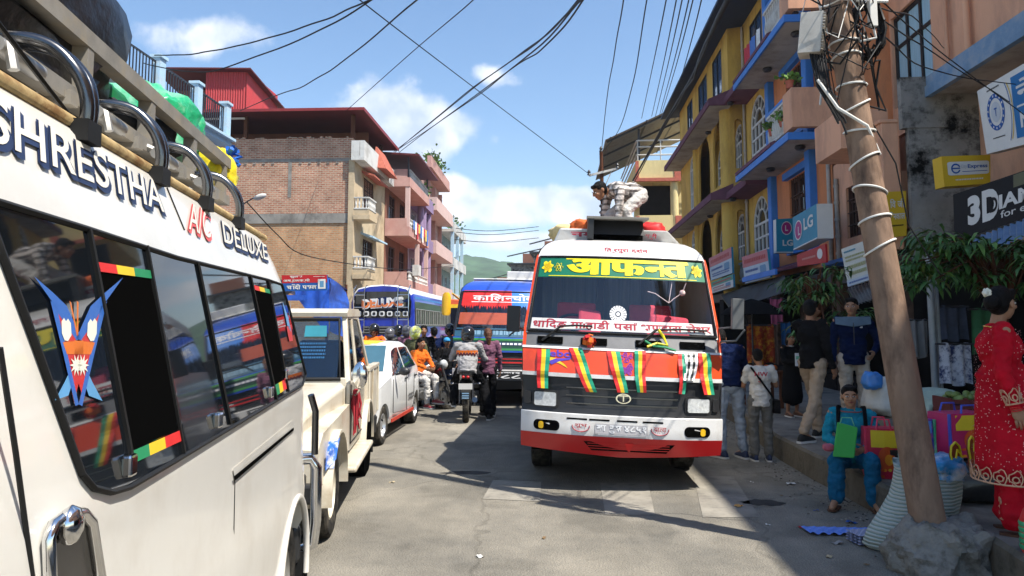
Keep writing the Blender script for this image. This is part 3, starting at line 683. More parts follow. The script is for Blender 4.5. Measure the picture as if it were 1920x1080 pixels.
mb.build('stained_side_wall', M_stain, t)
shopfront(t, 0, L, 3.0, 1)
boxo(t, 'blue_shelf', M_blu, (-.5, -.02, 1.0, 2.7, 3.02, 3.1))

# ---- nearest building: set back, blue-edged slab over the bank sign
t = thing('bank_building', 'peach building with a worn blue slab edge above the bank signboard', 'building', (rx(4) + 1.35, 4, 0), RR)
mb = MB(); holed(mb, f, -3, 8.6, 3.1, 5.85, [(3.0, 4.5, 3.9, 5.3)]); mb.box(.3, 6, -3, 8.6, 3.1, 5.8); mb.build('wall', M_pea, t)
window(t, f, (3.0, 4.5, 3.9, 5.3), M_ablk, M_paneb, 2, (.66,))
boxo(t, 'slab', M_sof, (-.82, .0, -3, 8.6, 5.92, 6.1)); boxo(t, 'slab_edge', M_fasc, (-.93, -.82, -3, 8.62, 5.86, 6.06), (-.9, -.82, -3, 8.62, 6.06, 6.24)); boxo(t, 'slab_end', M_ora, (-.82, 0, 8.6, 8.62, 5.9, 6.1))
mb = MB(); mb.cyl((-.06, 6.5, 3.1), (-.06, 6.5, 5.9), .05); mb.build('drainpipe', M_ora, t, smooth=40)
shopfront(t, -3, 8.6, 3.0, 3)

# ---- yellow building with arches
t = thing('arched_building', 'yellow building with arched loggias, purple ledges and white fanlight windows', 'building', (rx(20.6), 20.6, 0), RR)
a1 = (.4, 2.1, 3.6, 5.75, True); a2 = (.4, 2.1, 6.75, 8.95, True); b3 = (.5, 1.9, 9.9, 11.5)
mb = MB(); holed(mb, f, 0, 3.0, 3.1, 11.9, [a1, a2, b3]); mb.box(.3, 8, 0, 12.6, 3.1, 11.9); mb.build('wall', M_yel, t)
for a in (a1, a2): window(t, f, a, M_wfw, M_pane, 4, (.34, .67), t=.07, arch=True, d=.05)
window(t, f, b3, M_ablk, M_paneb, 2, (), t=.06, d=.03)
BF = fr(-.5); y0, y1 = 2.85, 12.5
ar = [(y0 + .75, y0 + 2.55, z, z + 2.45, True) for z in (3.5, 6.75)] + [(y0 + 3.2, y0 + 5.4, z, z + 2.45, True) for z in (3.5, 6.75)]
nar = [(y0 + 6.1, y0 + 7.3, z, z + 2.3, True) for z in (3.5, 6.75)]
tw = [(y0 + .9, y0 + 2.4, 9.95, 11.55), (y0 + 3.4, y0 + 5.1, 9.95, 11.55), (y0 + 6.4, y0 + 7.7, 9.95, 11.55)]
mb = MB(); holed(mb, BF, y0, y1, 3.1, 11.9, ar + tw + nar, .07)
for z in (3.1, 6.2, 9.3): mb.box(-.2, .3, y0, y1, z, z + .15)
mb.box(-.5, .3, y1 - .1, y1, 3.1, 11.9)
G2 = lambda u, w, d: V((u, y0 + d, w)); holed(mb, G2, -.5, .02, 3.1, 11.9, [(-.33, -.05, 3.9, 5.6, True), (-.33, -.05, 7.0, 8.7, True)], .2)
mb.build('bay_wall', M_yel, t)
for k, h in enumerate(ar): window(t, fr(.0), (h[0] + .25, h[1] - .25, h[2], h[3] - .25), M_wfw, M_pane, 4, (.35, .68), t=.07, arch=True, d=.27)
for h in nar: window(t, BF, h, M_wfw, M_pane, 3, (.4,), t=.06, arch=True, d=.04)
for h in tw: window(t, BF, h, M_ablk, M_paneb, 2, (), t=.06, d=.03)
for y, cr_ in ((y0 + .3, .26), (y0 + 5.75, .16)):
    mb = MB(); mb.cyl((-.5, y, .3), (-.5, y, 9.2), cr_, n=14); mb.build('column', M_yel, t, smooth=40)
for z in (6.0, 9.2):
    mb = MB()
    for xx, ya, yb in ((-.5, y0 - .35, y1 + .2), (0, -.0, y0 - .35)):
        mb.hexa([(xx - .75, ya, z - .12), (xx, ya, z - .12), (xx, yb, z - .12), (xx - .75, yb, z - .12)], [(xx - .75, ya, z + .1), (xx, ya, z + .42), (xx, yb, z + .42), (xx - .75, yb, z + .1)])
    mb.build('ledge', M_mar, t); boxo(t, 'ledge_soffit', M_sof, (-1.2, -.5, y0 - .3, y1 + .15, z - .135, z - .123))
mb = MB(); mb.hexa([(-1.3, -.1, 11.75), (8, -.1, 12.9), (8, 13.2, 12.9), (-1.3, 13.2, 11.75)], [(-1.3, -.1, 11.85), (8, -.1, 13), (8, 13.2, 13), (-1.3, 13.2, 11.85)]); mb.build('roof', M_blu and mat('roof_edge_dark', (.03, .045, .08), .7), t)
for y in (2.2, y0 + 2.9):
    for z in (5.86, 9.06): mb = MB(); mb.ell((-.6, y, z - .03), (.12, .12, .07), 10); mb.build('ceiling_lamp', M_iron, t, smooth=60)
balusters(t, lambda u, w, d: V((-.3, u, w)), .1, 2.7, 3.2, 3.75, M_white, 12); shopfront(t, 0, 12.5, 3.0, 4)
boxo(t, 'dark_column_base', M_shopd, (-.84, -.25, y0 + .02, y0 + .58, .3, 2.6))  # near-black box round the column foot

# ---- far yellow building with a tin roof terrace
t = thing('tin_roofed_building', 'far pale yellow building with red balcony ledge and grey tin roof on posts', 'building', (9.0, 44, 0), RR)
F2 = lambda u, w, d: V((u, d, w)); hs = [(2.75, 3.5, 7.9, 10.3), (2.75, 3.5, 4, 6.2), (-.0, .9, 8.0, 10.2)]
mb = MB(); holed(mb, F2, -.1, 8, 0, 12, hs); mb.box(-.1, 8, .3, 12, 0, 12); mb.build('wall', M_yell, t)
for h in hs: window(t, F2, h, M_wfr, mat('shutter_red', (.2, .05, .04), .6), 2, (.5,))
holes = [(1 + 3 * k, 2.4 + 3 * k, z, z + 1.9) for k in range(3) for z in (4, 7.6)]
for z in (7.3, 10.7):
    boxo(t, 'balcony', M_yell, (-1.3, 1.9, -1.3, -.003, z, z + .22), (-1.3, -1.2, -1.3, 11, z + .22, z + 1.15), (-1.3, 1.9, -1.3, -1.2, z + .22, z + 1.15), (-1.3, -.1, -.003, 11, z, z + .22))
    boxo(t, 'ledge', M_tile, (-1.45, 3.4, -1.5, -1.3, z - .18, z + .02), (-1.35, -1.15, -1.36, -1.3, z + .02, z + 1.1), (1.0, 1.4, -1.36, -1.3, z + .02, z + 1.1))
boxo(t, 'recess_shade_sheet', M_shopd, (-1.0, 1.2, -.06, -.01, 7.6, 10.5))  # flat near-black sheet on the wall, painting the shade behind the balcony
mb = MB(); mb.cyl((1.0, -1.1, 7.5), (1.0, -1.1, 10.7), .24, n=14); mb.build('column', M_yell, t, smooth=40)
mb = MB()
for z in (12.2, 12.7, 13.1): mb.cyl((-1.2, -1.25, z), (6, -1.25, z), .05, n=8); mb.cyl((-1.25, -1.25, z), (-1.25, 10, z), .05, n=8)
for i in range(6): mb.cyl((-1.2 + i * 1.4, -1.25, 11.8), (-1.2 + i * 1.4, -1.25, 13.1), .04, n=8)
mb.build('railing', M_white, t)
M_tin = mat('tin_grey', (.22, .21, .20), .5, met=.4, var=.25, s=1.5, stain=(.12, .08, .06), ss=1.5, sa=.6)
mb = MB(); corrugated(mb, (-3.2, -2, 13.0), (-3.2, 10, 13.0), (4, -2, 16.3), (4, 10, 16.3), .3, .05); mb.build('roof', M_tin, t)
mb = MB()
for y in (-1.6, 2, 6): mb.bar((-3.1, y, 12.95), (4, y, 16.2), .1, .14)
for k in range(4): x = -2.9 + 2.2 * k; mb.bar((x, -2, 12.98 + .458 * (x + 3.2)), (x, 10, 12.98 + .458 * (x + 3.2)), .08, .1)
for x in (-1.1, 1.5): mb.bar((x, -1.1, 11.8), (x, -1.1, 13 + .458 * (x + 3.2)), .12)
mb.box(-3.3, 4.1, -2.1, -1.95, 16.2, 16.45) if False else None
mb.build('roof_frame', M_iron, t); boxo(t, 'ridge', M_tredd, (3.6, 4.4, -2.2, 10, 16.25, 16.5))

# ---- distant dark roofs at the end of the street
for i, (px, Y, w, h, d) in enumerate(((1000, 95, 6, 12, 8), (945, 120, 5, 10.5, 8), (1040, 85, 5, 12.5, 7), (905, 170, 7, 9, 8))):
    x = (px - 960) / F * Y; t = thing('distant_house', ['weathered dark house with pole-framed roof far up the street', 'low grey house at the bend below the wooded hill', 'dark house just above the white brow of the red bus', 'farthest small house near the foot of the wooded hill'][i], 'house', (x, Y, 0), -.1)
    boxo(t, 'wall', [M_stain, M_grey, M_stain, M_grey][i], (-w / 2, w / 2, 0, d, 0, h - 2)); boxo(t, 'roof', M_tredd if i % 2 else M_iron, (-w / 2 - .5, w / 2 + .5, -.5, d + .5, h - 2, h - 1.8))
    boxo(t, 'upper_room', M_brown, (-w / 4, w / 2, 1, d, h - 1.8, h - .4)); mb = MB(); mb.bar((-w / 2 - .5, -.3, h - .9), (w / 2 + .5, -.3, h + .6), .15); mb.build('roof_pole', M_iron, t)
# ================================================================ VEHICLES
M_tyre = mat('tyre_rubber', (.022, .021, .02), .85, var=.25, s=9, bump=.4, bs=60, stain=(.16, .14, .11), ss=5, sa=.5)
M_rim = mat('wheel_steel', (.36, .35, .33), .45, met=.6, var=.2, s=6)
M_chrome = mat('chrome', (.72, .72, .72), .12, met=1, var=.08, s=8)
M_chd = mat('chrome_smoky', (.13, .13, .135), .22, met=1, var=.25, s=4)
M_rub = mat('black_rubber', (.012, .012, .012), .6)
M_plas = mat('black_plastic', (.018, .018, .019), .45)
M_hole = mat('cavity_shade', (.003, .003, .003), 1, var=.05, spec=0)  # near-black without sheen, paints the shade inside slots, arches and vents
M_lens = mat('lamp_lens', (.55, .56, .55), .12, var=.3, s=30, spec=.8)
M_amb = mat('amber_lens', (.75, .45, .02), .2, var=.2, s=30)
M_redl = mat('red_lens', (.5, .01, .01), .2)
M_tr, M_ty, M_tg = mat('tape_red', (.62, .03, .03), .5), mat('tape_yellow', (.78, .52, .03), .5), mat('tape_green', (.02, .24, .10), .5)
def boolean_cut(o, mb):
    c = mb.build('cutter', M_hole); c.matrix_world = o.matrix_world
    c.parent = o.parent
    b = o.modifiers.new('cut', 'BOOLEAN'); b.operation = 'DIFFERENCE'; b.object = c; b.solver = 'EXACT'
    bpy.context.view_layer.update(); me = bpy.data.meshes.new_from_object(o.evaluated_get(bpy.context.evaluated_depsgraph_get()))
    o.modifiers.remove(b); o.data = me; bpy.data.objects.remove(c)
def wheel(par, c, r, w, side=1, rim=M_rim, rr=.62, name='wheel'):
    """axle along local x; side +1 shows its face to +x"""
    Mx = Matrix.Translation(c) @ Matrix.Rotation(R(90) * side, 4, 'Y')
    t = MB(); t.lathe([(r * .6, -w / 2), (r * .93, -w / 2), (r * .985, -w * .42), (r, -w * .3), (r, w * .3), (r * .985, w * .42), (r * .93, w / 2), (r * .74, w * .5), (r * rr, w * .42)], 36, 0, Mx, caps=False)
    for i in range(44):
        a = 2 * PI * i / 44; ca, sa = math.cos(a), math.sin(a)
        for s_ in (-1, 1):
            b = (a + .05); cb, sb = math.cos(b), math.sin(b)
            q = [(r * 1.0, s_ * w * .06), (r * 1.0, s_ * w * .40)]
            t.add([Mx @ V((r * 1.018 * ca, r * 1.018 * sa, s_ * w * .05)), Mx @ V((r * 1.018 * cb, r * 1.018 * sb, s_ * w * .05)), Mx @ V((r * 1.01 * math.cos(b + .05), r * 1.01 * math.sin(b + .05), s_ * w * .42)), Mx @ V((r * 1.01 * math.cos(a + .05), r * 1.01 * math.sin(a + .05), s_ * w * .42))], [(0, 1, 2, 3)])
    m = MB(); m.lathe([(r * rr, w * .42), (r * rr * .93, w * .45), (r * rr * .86, w * .2), (r * rr * .5, w * .12), (r * rr * .36, w * .3), (r * .12, w * .34), (.001, w * .34)], 24, 0, Mx, caps=False)
    for i in range(6):
        a = 2 * PI * i / 6; m.ell(Mx @ V((r * rr * .7 * math.cos(a), r * rr * .7 * math.sin(a), w * .19)), r * .07, 8, 1)
    o = m.build(name, [rim, M_hole], par, smooth=50); t.build('tyre', M_tyre, o, smooth=35); return o

# ---------------------------------------------------------------- the white high-roofed van
VO = V((-1.2, 4.2, 0)); VA = math.atan(.14)
van = thing('passenger_van', 'white high-roofed passenger van with dark windows and loaded roof rack', 'van', VO, VA)
_vi = Matrix.Translation(VO) @ Matrix.Rotation(VA, 4, 'Z'); _vinv = _vi.inverted()
def on_van(px, py, x0=0.0, k=0.0, z0=1.36, off=0.0):
    """where the photo's ray meets the van's side plane x = x0 - k (z - z0), in the van's own frame"""
    o = _vinv @ V((0, 0, HC)); d = _vinv.to_3x3() @ ray(px, py); n = V((1, 0, k)); n0 = x0 + k * z0
    t = (n0 - o.dot(n)) / d.dot(n); return o + d * t + V((1, 0, k)).normalized() * off
M_van = mat('van_white_paint', (.70, .675, .62), .28, var=.05, s=2, coat=.5, stain=(.46, .40, .32), ss=2.2, sa=.26)
M_vroof = mat('van_roof_cream', (.62, .55, .43), .4, var=.12, s=4, stain=(.42, .33, .2), ss=3, sa=.5)
M_vgl = mat('van_tinted_glass', (.006, .008, .011), .03, var=.1, spec=1.0)
VP_ = [(.26, -.10), (.34, -.03), (.44, 0), (.62, .012), (.80, .016), (.97, .004), (1.0, .0), (1.30, 0), (1.36, -.002), (1.9, -.074), (2.03, -.118), (2.13, -.152), (2.17, -.185), (2.24, -.32), (2.285, -.55), (2.305, -.93)]
def van_ring(y, ins=0, lean=1):
    half = []
    for z, x in VP_:
        le = interp([(0, 0), (1.25, 0), (1.45, -.05), (2.05, -.40), (2.15, -.55), (2.25, -.75)], z)
        t = min(1, max(0, (y + 1.3) / 1.3)); t = t * t * (3 - 2 * t)
        half.append((x, y + le * t, z))
    cx = -.93; out = []
    for x, yy, z in half: out.append(V((cx + (x - cx) * (1 - ins), yy, z if z > .3 else z)))
    for x, yy, z in reversed(half[:-1]): out.append(V((cx - (x - cx) * (1 - ins), yy, z)))
    return out
st = [(-4.9, .12), (-4.75, .05), (-4.4, .01), (-3.9, 0)] + [(-3.7 + .1 * i, 0) for i in range(36)] + [(-.09, .004), (-.035, .016), (0, .045)]
mb = MB(); mb.loft([van_ring(y, i) for y, i in st]); body = mb.build('body', M_van, van, smooth=32)
wy = on_van(548, 1030).y
cut = MB(); cut.cyl((-.42, wy, .36), (.2, wy, .36), .43, n=40); cut.cyl((-.42, -3.75, .36), (.2, -3.75, .36), .43, n=40); boolean_cut(body, cut)
body.data.polygons.foreach_set('use_smooth', [True] * len(body.data.polygons)); body.data.set_sharp_from_angle(angle=R(32))
mb = MB(); mb.cyl((-.5, wy, .36), (-.425, wy, .36), .44, n=30); mb.lathe([(.44, -.45), (.44, -.05)], 30, 0, Matrix.Translation((0, wy, .36)) @ Matrix.Rotation(R(90), 4, 'Y'), False); mb.build('wheel_arch', M_hole, van)
mb = MB(); mb.tube([(.012, wy + .44 * math.cos(a), .36 + .44 * math.sin(a)) for a in [R(-10 + 200 * i / 24) for i in range(25)]], .018, 8); mb.build('arch_lip', M_van, van, smooth=60)
wheel(van, (-.13, wy, .34), .34, .2, 1, M_rim)
wheel(van, (-.13, -3.75, .34), .34, .2, 1, M_rim)
K1, Z1 = .133, 1.36
def vpoly(mb, pts, off, m=0, th=0):
    q = [on_van(px, py, 0, K1, Z1, off) for px, py in pts]; q = [p + V((0, 0, 0)) for p in q]
    mb.add(q, [tuple(range(len(q)))], m); return q
gout = [(150, 890), (60, 640), (0, 478), (-28, 400), (-16, 377), (0, 382), (160, 430), (330, 484), (500, 525), (527, 534), (541, 580), (572, 702), (566, 722), (330, 862), (240, 914), (206, 924), (172, 916)]
mb = MB(); q = vpoly(mb, gout, .004); mb.build('window_band', M_vgl, van, fix=False)
mb = MB(); mb.tube(q + [q[0]], .007, 6); mb.build('window_seal', M_rub, van, smooth=60)
# sliding panes: frame bars, black sheets painting the shade in open slots and the flag tapes
mb = MB()
for a, b in (((160, 430), (243, 874)), ((269, 461), (340, 850)), ((366, 493), (428, 795)), ((466, 517), (516, 750)), ((500, 526), (538, 734))):
    mb = MB(); mb.bar(on_van(*a, 0, K1, Z1, .006), on_van(*b, 0, K1, Z1, .006), .012, .01); mb.build('pane_frame', M_rub, van)
mb = MB(); vpoly(mb, [(180, 500), (276, 518), (338, 803), (240, 845)], .0055); mb.build('slot_shade_sheet', M_hole, van, fix=False); mb = MB(); vpoly(mb, [(477, 542), (503, 548), (532, 716), (513, 728)], .0055); mb.build('slot_shade_sheet', M_hole, van, fix=False)
mb = MB()
def tape(a, b, c, d):
    for i in range(3):
        t0, t1 = i / 3, (i + 1) / 3; l2 = lambda p, q, t: (p[0] + (q[0] - p[0]) * t, p[1] + (q[1] - p[1]) * t)
        vpoly(mb, [l2(a, b, t0), l2(a, b, t1), l2(d, c, t1), l2(d, c, t0)], .0075, i)
tape((178, 492), (278, 508), (280, 523), (182, 510)); mb.build('flag_tape', [M_tr, M_ty, M_tg], van, fix=False); mb = MB(); tape((473, 535), (502, 543), (504, 551), (475, 544)); o = mb.build('flag_tape', [M_tr, M_ty, M_tg], van, fix=False)
mb = MB(); tape((243, 846), (333, 807), (336, 827), (245, 869)); mb.build('flag_tape', [M_tg, M_ty, M_tr], van, fix=False); mb = MB(); tape((513, 722), (532, 711), (535, 729), (516, 742)); mb.build('flag_tape', [M_tg, M_ty, M_tr], van, fix=False)
for px, py, s in ((231, 873, 1.0), (401, 788, 1.1), (502, 735, 1.1), (530, 702, 1.1)):
    c = on_van(px, py, 0, K1, Z1, .012); mb = MB(); mb.box(c.x - .01, c.x + .012, c.y - .02 * s, c.y + .02 * s, c.z - .025, c.z + .022); mb.build('latch', M_chrome, van, bevel=.006)
# painted wing sticker on the first pane
z2 = lambda *p: [(x * .6485, 380 + y * .6482) for x, y in p]
M_sb, M_sr, M_sw, M_so, M_sl = [mat(k, c, .4) for k, c in (('sticker_blue', (.03, .12, .42)), ('sticker_red', (.50, .03, .03)), ('sticker_cream', (.72, .72, .60)), ('sticker_orange', (.62, .15, .02)), ('sticker_sky', (.10, .30, .55)))]
mb = MB()
for s_ in (0, 1):
    fl = (lambda p: (430 - p[0] - (p[1] - 215) * .0 + (p[1] - 400) * .0, p[1] + (p[0] - 215) * -.02)) if s_ else (lambda p: p)
    for pts, m, d in (([(85, 215), (135, 285), (160, 330), (205, 395), (225, 400), (180, 300), (140, 262)], 0, .008), ([(132, 285), (165, 420), (205, 590), (215, 585), (180, 430), (150, 300)], 0, .008),
                      ([(145, 288), (180, 330), (208, 380), (205, 405), (168, 405), (155, 340)], 1, .0078), ([(172, 420), (225, 430), (222, 500), (205, 560), (185, 480)], 1, .0078), ([(168, 405), (228, 400), (228, 440), (180, 440)], 3, .0082),
                      ([(163, 345), (170, 335), (176, 345), (182, 337), (190, 350), (192, 385), (182, 402), (172, 400), (164, 380)], 2, .0090), ([(225, 500), (245, 560), (285, 575), (255, 520), (232, 470)], 4, .0076)):
        vpoly(mb, z2(*[fl(p) for p in pts]), d, m)
    c = fl((206, 472)); vpoly(mb, z2(*[(c[0] + (9 if i % 2 else 20) * math.cos(2 * PI * i / 20), c[1] + (14 if i % 2 else 33) * math.sin(2 * PI * i / 20)) for i in range(20)]), .0092, 2)
for x in (187, 209): vpoly(mb, z2((x, 285), (x + 5, 290), (213, 385), (209, 388)), .0083, 3)
mb.build('wing_sticker', [M_sb, M_sr, M_sw, M_so, M_sl], van, fix=False)
mb = MB(); vpoly(mb, z2((812, 285), (826, 355), (838, 375), (828, 330)), .008, 0); vpoly(mb, z2((838, 280), (830, 340), (826, 352), (836, 300)), .008, 0); vpoly(mb, z2((824, 360), (838, 352), (842, 400), (832, 402)), .008, 1); mb.build('wing_sticker', [M_sl, M_sr], van, fix=False)
# side lettering on the upper side
def vtext(tms, quad, name, x0=-.074, k=.338, z0=1.9):
    a, b, c, d = [on_van(*p, x0, k, z0) for p in quad]   # bottom-left, bottom-right, top-right, top-left
    nv = V((1, 0, k)).normalized(); mb = MB()
    for tm, m, dd, sx, sy in tms:
        mb.text(tm, lambda x, y: a.lerp(b, x + sx).lerp(d.lerp(c, x + sx), y + sy) + nv * dd, m)
    return mb.build(name, [mat('lettering_navy', (.022, .035, .085), .5), mat('lettering_cream', (.70, .66, .57), .4), mat('lettering_red', (.62, .10, .10), .5)], van, fix=False)
def blocktext(s, bold, n, dx, dy, main=1, back=0):
    g = glyphs(s, bold); g2 = glyphs(s, bold + .018)
    xs = [p[0] for p in g2[0]]; ys = [p[1] for p in g2[0]]; w, h, a, b = max(xs) - min(xs), max(ys) - min(ys), min(xs), min(ys)
    nz = lambda t: ([((x - a) / w, (y - b) / h) for x, y in t[0]], t[1])
    out = [(nz(g2), back, .003 + .0004 * i, dx * i / n, dy * i / n) for i in range(n, -1, -1)]
    return out + [(nz(g), main, .0065, 0, 0)]
vtext(blocktext("SHRESTHA", .006, 5, .014, -.10), [(-38, 262), (306, 402), (297, 345), (-38, 168)], 'lettering')
vtext(blocktext("A/C", .004, 4, .05, -.09, 1, 2), [(350, 432), (393, 450), (391, 397), (350, 378)], 'lettering')
vtext(blocktext("DELUXE", .005, 4, .03, -.14), [(418, 456), (500, 490), (497, 460), (412, 413)], 'lettering')
# gutter, panel gaps, rail groove, handle
mb = MB(); mb.tube([(-.172, y - .46 * max(0, (y + .9) / .9) ** 1.5 if y > -.9 else y, 2.165) for y in [-4.4 + .2 * i for i in range(23)]], .016, 6); mb.build('gutter', mat('rusty_gutter', (.45, .33, .16), .7, var=.4, s=14, stain=(.2, .09, .03), ss=9, sa=.8), van, smooth=60)
mb = MB()
def vline(pts, w=.006, x0=.0): mb.tube([on_van(*p, x0, 0, 1) for p in pts], w, 5)
vline([(0, 652), (30, 850), (62, 1090)], .0045); mb.build('panel_gap', M_rub, van); mb = MB(); mb.tube([on_van(*q_, -.074, .338, 1.9, .001) for q_ in ((312, 352), (345, 432))], .003, 5); mb.build('panel_gap', M_rub, van); mb = MB(); vline([(440, 898), (438, 1000), (436, 1090)], .003); mb.build('panel_gap', M_rub, van)
mb = MB(); q = [on_van(*p, .004, 0, 1) for p in z2((674, 770), (848, 628), (851, 658), (680, 806))]; mb.add(q, [(0, 1, 2, 3)]); mb.build('sliding_rail', M_van, van, fix=False)
mb = MB(); q = [on_van(*p, .008, 0, 1) for p in z2((676, 792), (849, 650), (850, 658), (680, 804))]; mb.add(q, [(0, 1, 2, 3)]); mb.build('rail_slot', M_hole, van, fix=False)
mb = MB(); q = [on_van(px, py, .012, 0, 1) for px, py in ((95, 1092), (92, 1010), (100, 985), (128, 964), (155, 962), (172, 980), (190, 1092))]
mb.tube(q, .011, 8); mb.add([p - V((.006, 0, 0)) for p in q], [tuple(range(len(q)))], 1); c = on_van(133, 985, .02, 0, 1); mb.ell(c, (.02, .03, .035), 10); ho = mb.build('door_handle', [M_chrome, M_chd], van, smooth=50)
# rear guard tube, mud flap
mb = MB(); mb.tube([(-.2, .05, .92), (.02, .09, .92), (.05, .11, .86), (.05, .12, .55), (.04, .12, .42), (-.1, .12, .36), (-1.0, .14, .36)], .034, 12); mb.build('rear_guard', M_chrome, van, smooth=60)
mb = MB(); mb.tube([(.02, .02, 1.30), (.045, .05, 1.2), (.045, .06, .95)], .02, 8); mb.build('guard_post', M_chd, van, smooth=60)
boxo(van, 'mud_flap', M_rub, (-.2, .02, wy + .43, wy + .445, .05, .4)); boxo(van, 'bumper', M_plas, (-1.75, -.02, -.01, .07, .34, .56), bevel=.03)
boxo(van, 'rear_glass', M_vgl, (-1.7, -.16, -.1, -.09, 1.4, 1.45))
# roof rack
rack = MB(); xr = (-.34, -1.52)
for x in xr:
    rack.bar((x, -4.3, 2.52), (x, -.62, 2.52), .05, .05); rack.bar((x, -4.3, 2.33), (x, -.62, 2.33), .05, .045)
    for y in [-4.2 + .5 * i for i in range(8)]: rack.bar((x, y, 2.33), (x, y, 2.52), .045, .04)
for y in [-4.2 + .47 * i for i in range(8)]: rack.bar((-.30, y, 2.31), (-1.56, y, 2.31), .04, .04)
rk = rack.build('roof_rack', mat('rack_grey_paint', (.22, .205, .18), .55, var=.25, s=9, stain=(.3, .24, .15), ss=6, sa=.5), van)
for px, py in ((-60, 100), (165, 215), (303, 300), (388, 378), (449, 408)):
    g = on_van(px, py, -.14, 0, 2.1); y = g.y
    lg = MB()
    for dy in (-.022, .018):
        ctl = [V((-.42, y + dy - .03, 2.33)), V((-.30, y + dy - .02, 2.347)), V((-.22, y + dy, 2.338)), V((-.165, y + dy + .01, 2.285)), V((-.142, y + dy * .6 + .01, 2.22)), V((-.145, y + dy * .4 + .01, 2.15))]; cv = []
        for i in range(5):
            a, b, c, d = ctl[max(0, i - 1)], ctl[i], ctl[i + 1], ctl[min(5, i + 2)]
            for k in range(5): u = k / 5; cv.append(.5 * ((2 * b) + (c - a) * u + (2 * a - 5 * b + 4 * c - d) * u * u + (3 * b - a - 3 * c + d) * u ** 3))
        lg.tube(cv + [ctl[-1]], .0155, 12)
    lg.box(-.175, -.125, y - .03, y + .04, 2.12, 2.17, 1); lg.build('rack_leg', [M_chd, M_rub], van, smooth=50)
    c = MB(); c.tube([(-.33, y - .1, 2.33), (-.26, y - .1, 2.30), (-.25, y - .1, 2.25)], .012, 6); c.cyl((-.28, y - .12, 2.30), (-.28, y + .06, 2.30), .02); c.build('rack_clamp', M_rim, van, smooth=50)
mb = MB(); mb.tube([(-.3, -3.4, 2.36), (-.2, -2.9, 2.3), (-.18, -2.5, 2.15), (-.17, -2.2, 2.14)], .006, 5); mb.build('tie_rope', M_rub, van)
# bundles on the rack
def lump(name, label, cat, c, r, m, seed, amp=.16, n=26, group=None):
    mb = MB(); rr = []
    for i in range(n // 2 + 1):
        t = PI * (.01 + .98 * i / (n // 2)) - PI / 2; g = []
        for j in range(n):
            a = 2 * PI * j / n; d = V((math.cos(t) * math.cos(a), math.cos(t) * math.sin(a), math.sin(t)))
            k = 1 + amp * NZ.noise(d * 1.7 + V((seed, 0, 0))) + amp * .7 * NZ.noise(d * 4.5 + V((0, seed, 0)))
            s = V([math.copysign(abs(q) ** .72, q) for q in d]) * k; g.append(V((s.x * r[0], s.y * r[1], s.z * r[2] + r[2])))
        rr.append(g)
    mb.loft(rr); o = mb.build(name, m, None, smooth=70); o.location = c; return tag(o, label, cat, group)
M_tarp = mat('black_tarp', (.012, .012, .013), .35, var=.4, s=5, bump=.6, bs=9)
M_bagg = mat('green_plastic_bag', (.02, .38, .16), .3, var=.35, s=6, bump=.8, bs=12, stain=(.6, .75, .65), ss=7, sa=.35)
M_bagy = mat('yellow_plastic_bag', (.78, .62, .03), .35, var=.2, s=6, bump=.6, bs=12)
def vw(x, y, z): return _vi @ V((x, y, z))
lump('luggage_bundle', 'black tarpaulin bundle at the front end of the van roof rack', 'luggage', vw(-.66, -2.2, 2.36), (.30, .50, .26), M_tarp, 1)
lump('luggage_bundle', 'flat black tarpaulin roll lying low behind the first rack legs', 'luggage', vw(-.66, -2.75, 2.33), (.30, .75, .09), M_tarp, 14)
lump('luggage_bundle', 'low dark grey cloth bundle in the middle of the van roof rack', 'luggage', vw(-.62, -1.5, 2.34), (.26, .40, .10), mat('dark_grey_cloth', (.035, .035, .037), .8, var=.4, s=8, bump=.5, bs=30), 2)
lump('plastic_bag', 'shiny green plastic bag, the larger one near the rack end of the van', 'bag', vw(-.60, -.98, 2.42), (.22, .22, .17), M_bagg, 3, .25)
lump('plastic_bag', 'smaller green plastic bag tied at the rear of the van rack', 'bag', vw(-.62, -.62, 2.44), (.19, .17, .16), M_bagg, 6, .3)
lump('plastic_bag', 'yellow plastic bag with red pattern hanging on the van rack end', 'bag', vw(-.40, -.62, 2.40), (.09, .13, .10), M_bagy, 9, .3)
lump('luggage_bundle', 'red and orange cloth bundle low on the van rack behind the legs', 'luggage', vw(-.62, -1.1, 2.22), (.2, .3, .07), mat('cloth_rust', (.35, .06, .02), .8, var=.6, s=9, stain=(.03, .2, .05), ss=6, sa=.8), 12)
mb = MB(); q = random.Random(2); c = vw(-.36, -.52, 2.56)
for i in range(9): mb.tube([c + V((q.uniform(-.05, .05), q.uniform(-.06, .06), q.uniform(-.02, .08))) for _ in range(4)], .012, 5)
tag(mb.build('ribbon_knot', mat('ribbon_blue', (.02, .12, .5), .5), None, smooth=60), 'blue ribbon knotted on the rear corner of the van roof rack', 'ribbon')
tag(lump('plastic_bag', '', 'bag', vw(-.52, -1.75, 2.46), (.08, .16, .05), mat('green_dark_bag', (.01, .2, .05), .4), 15), 'narrow dark green bag wedged under the van rack rail', 'bag')

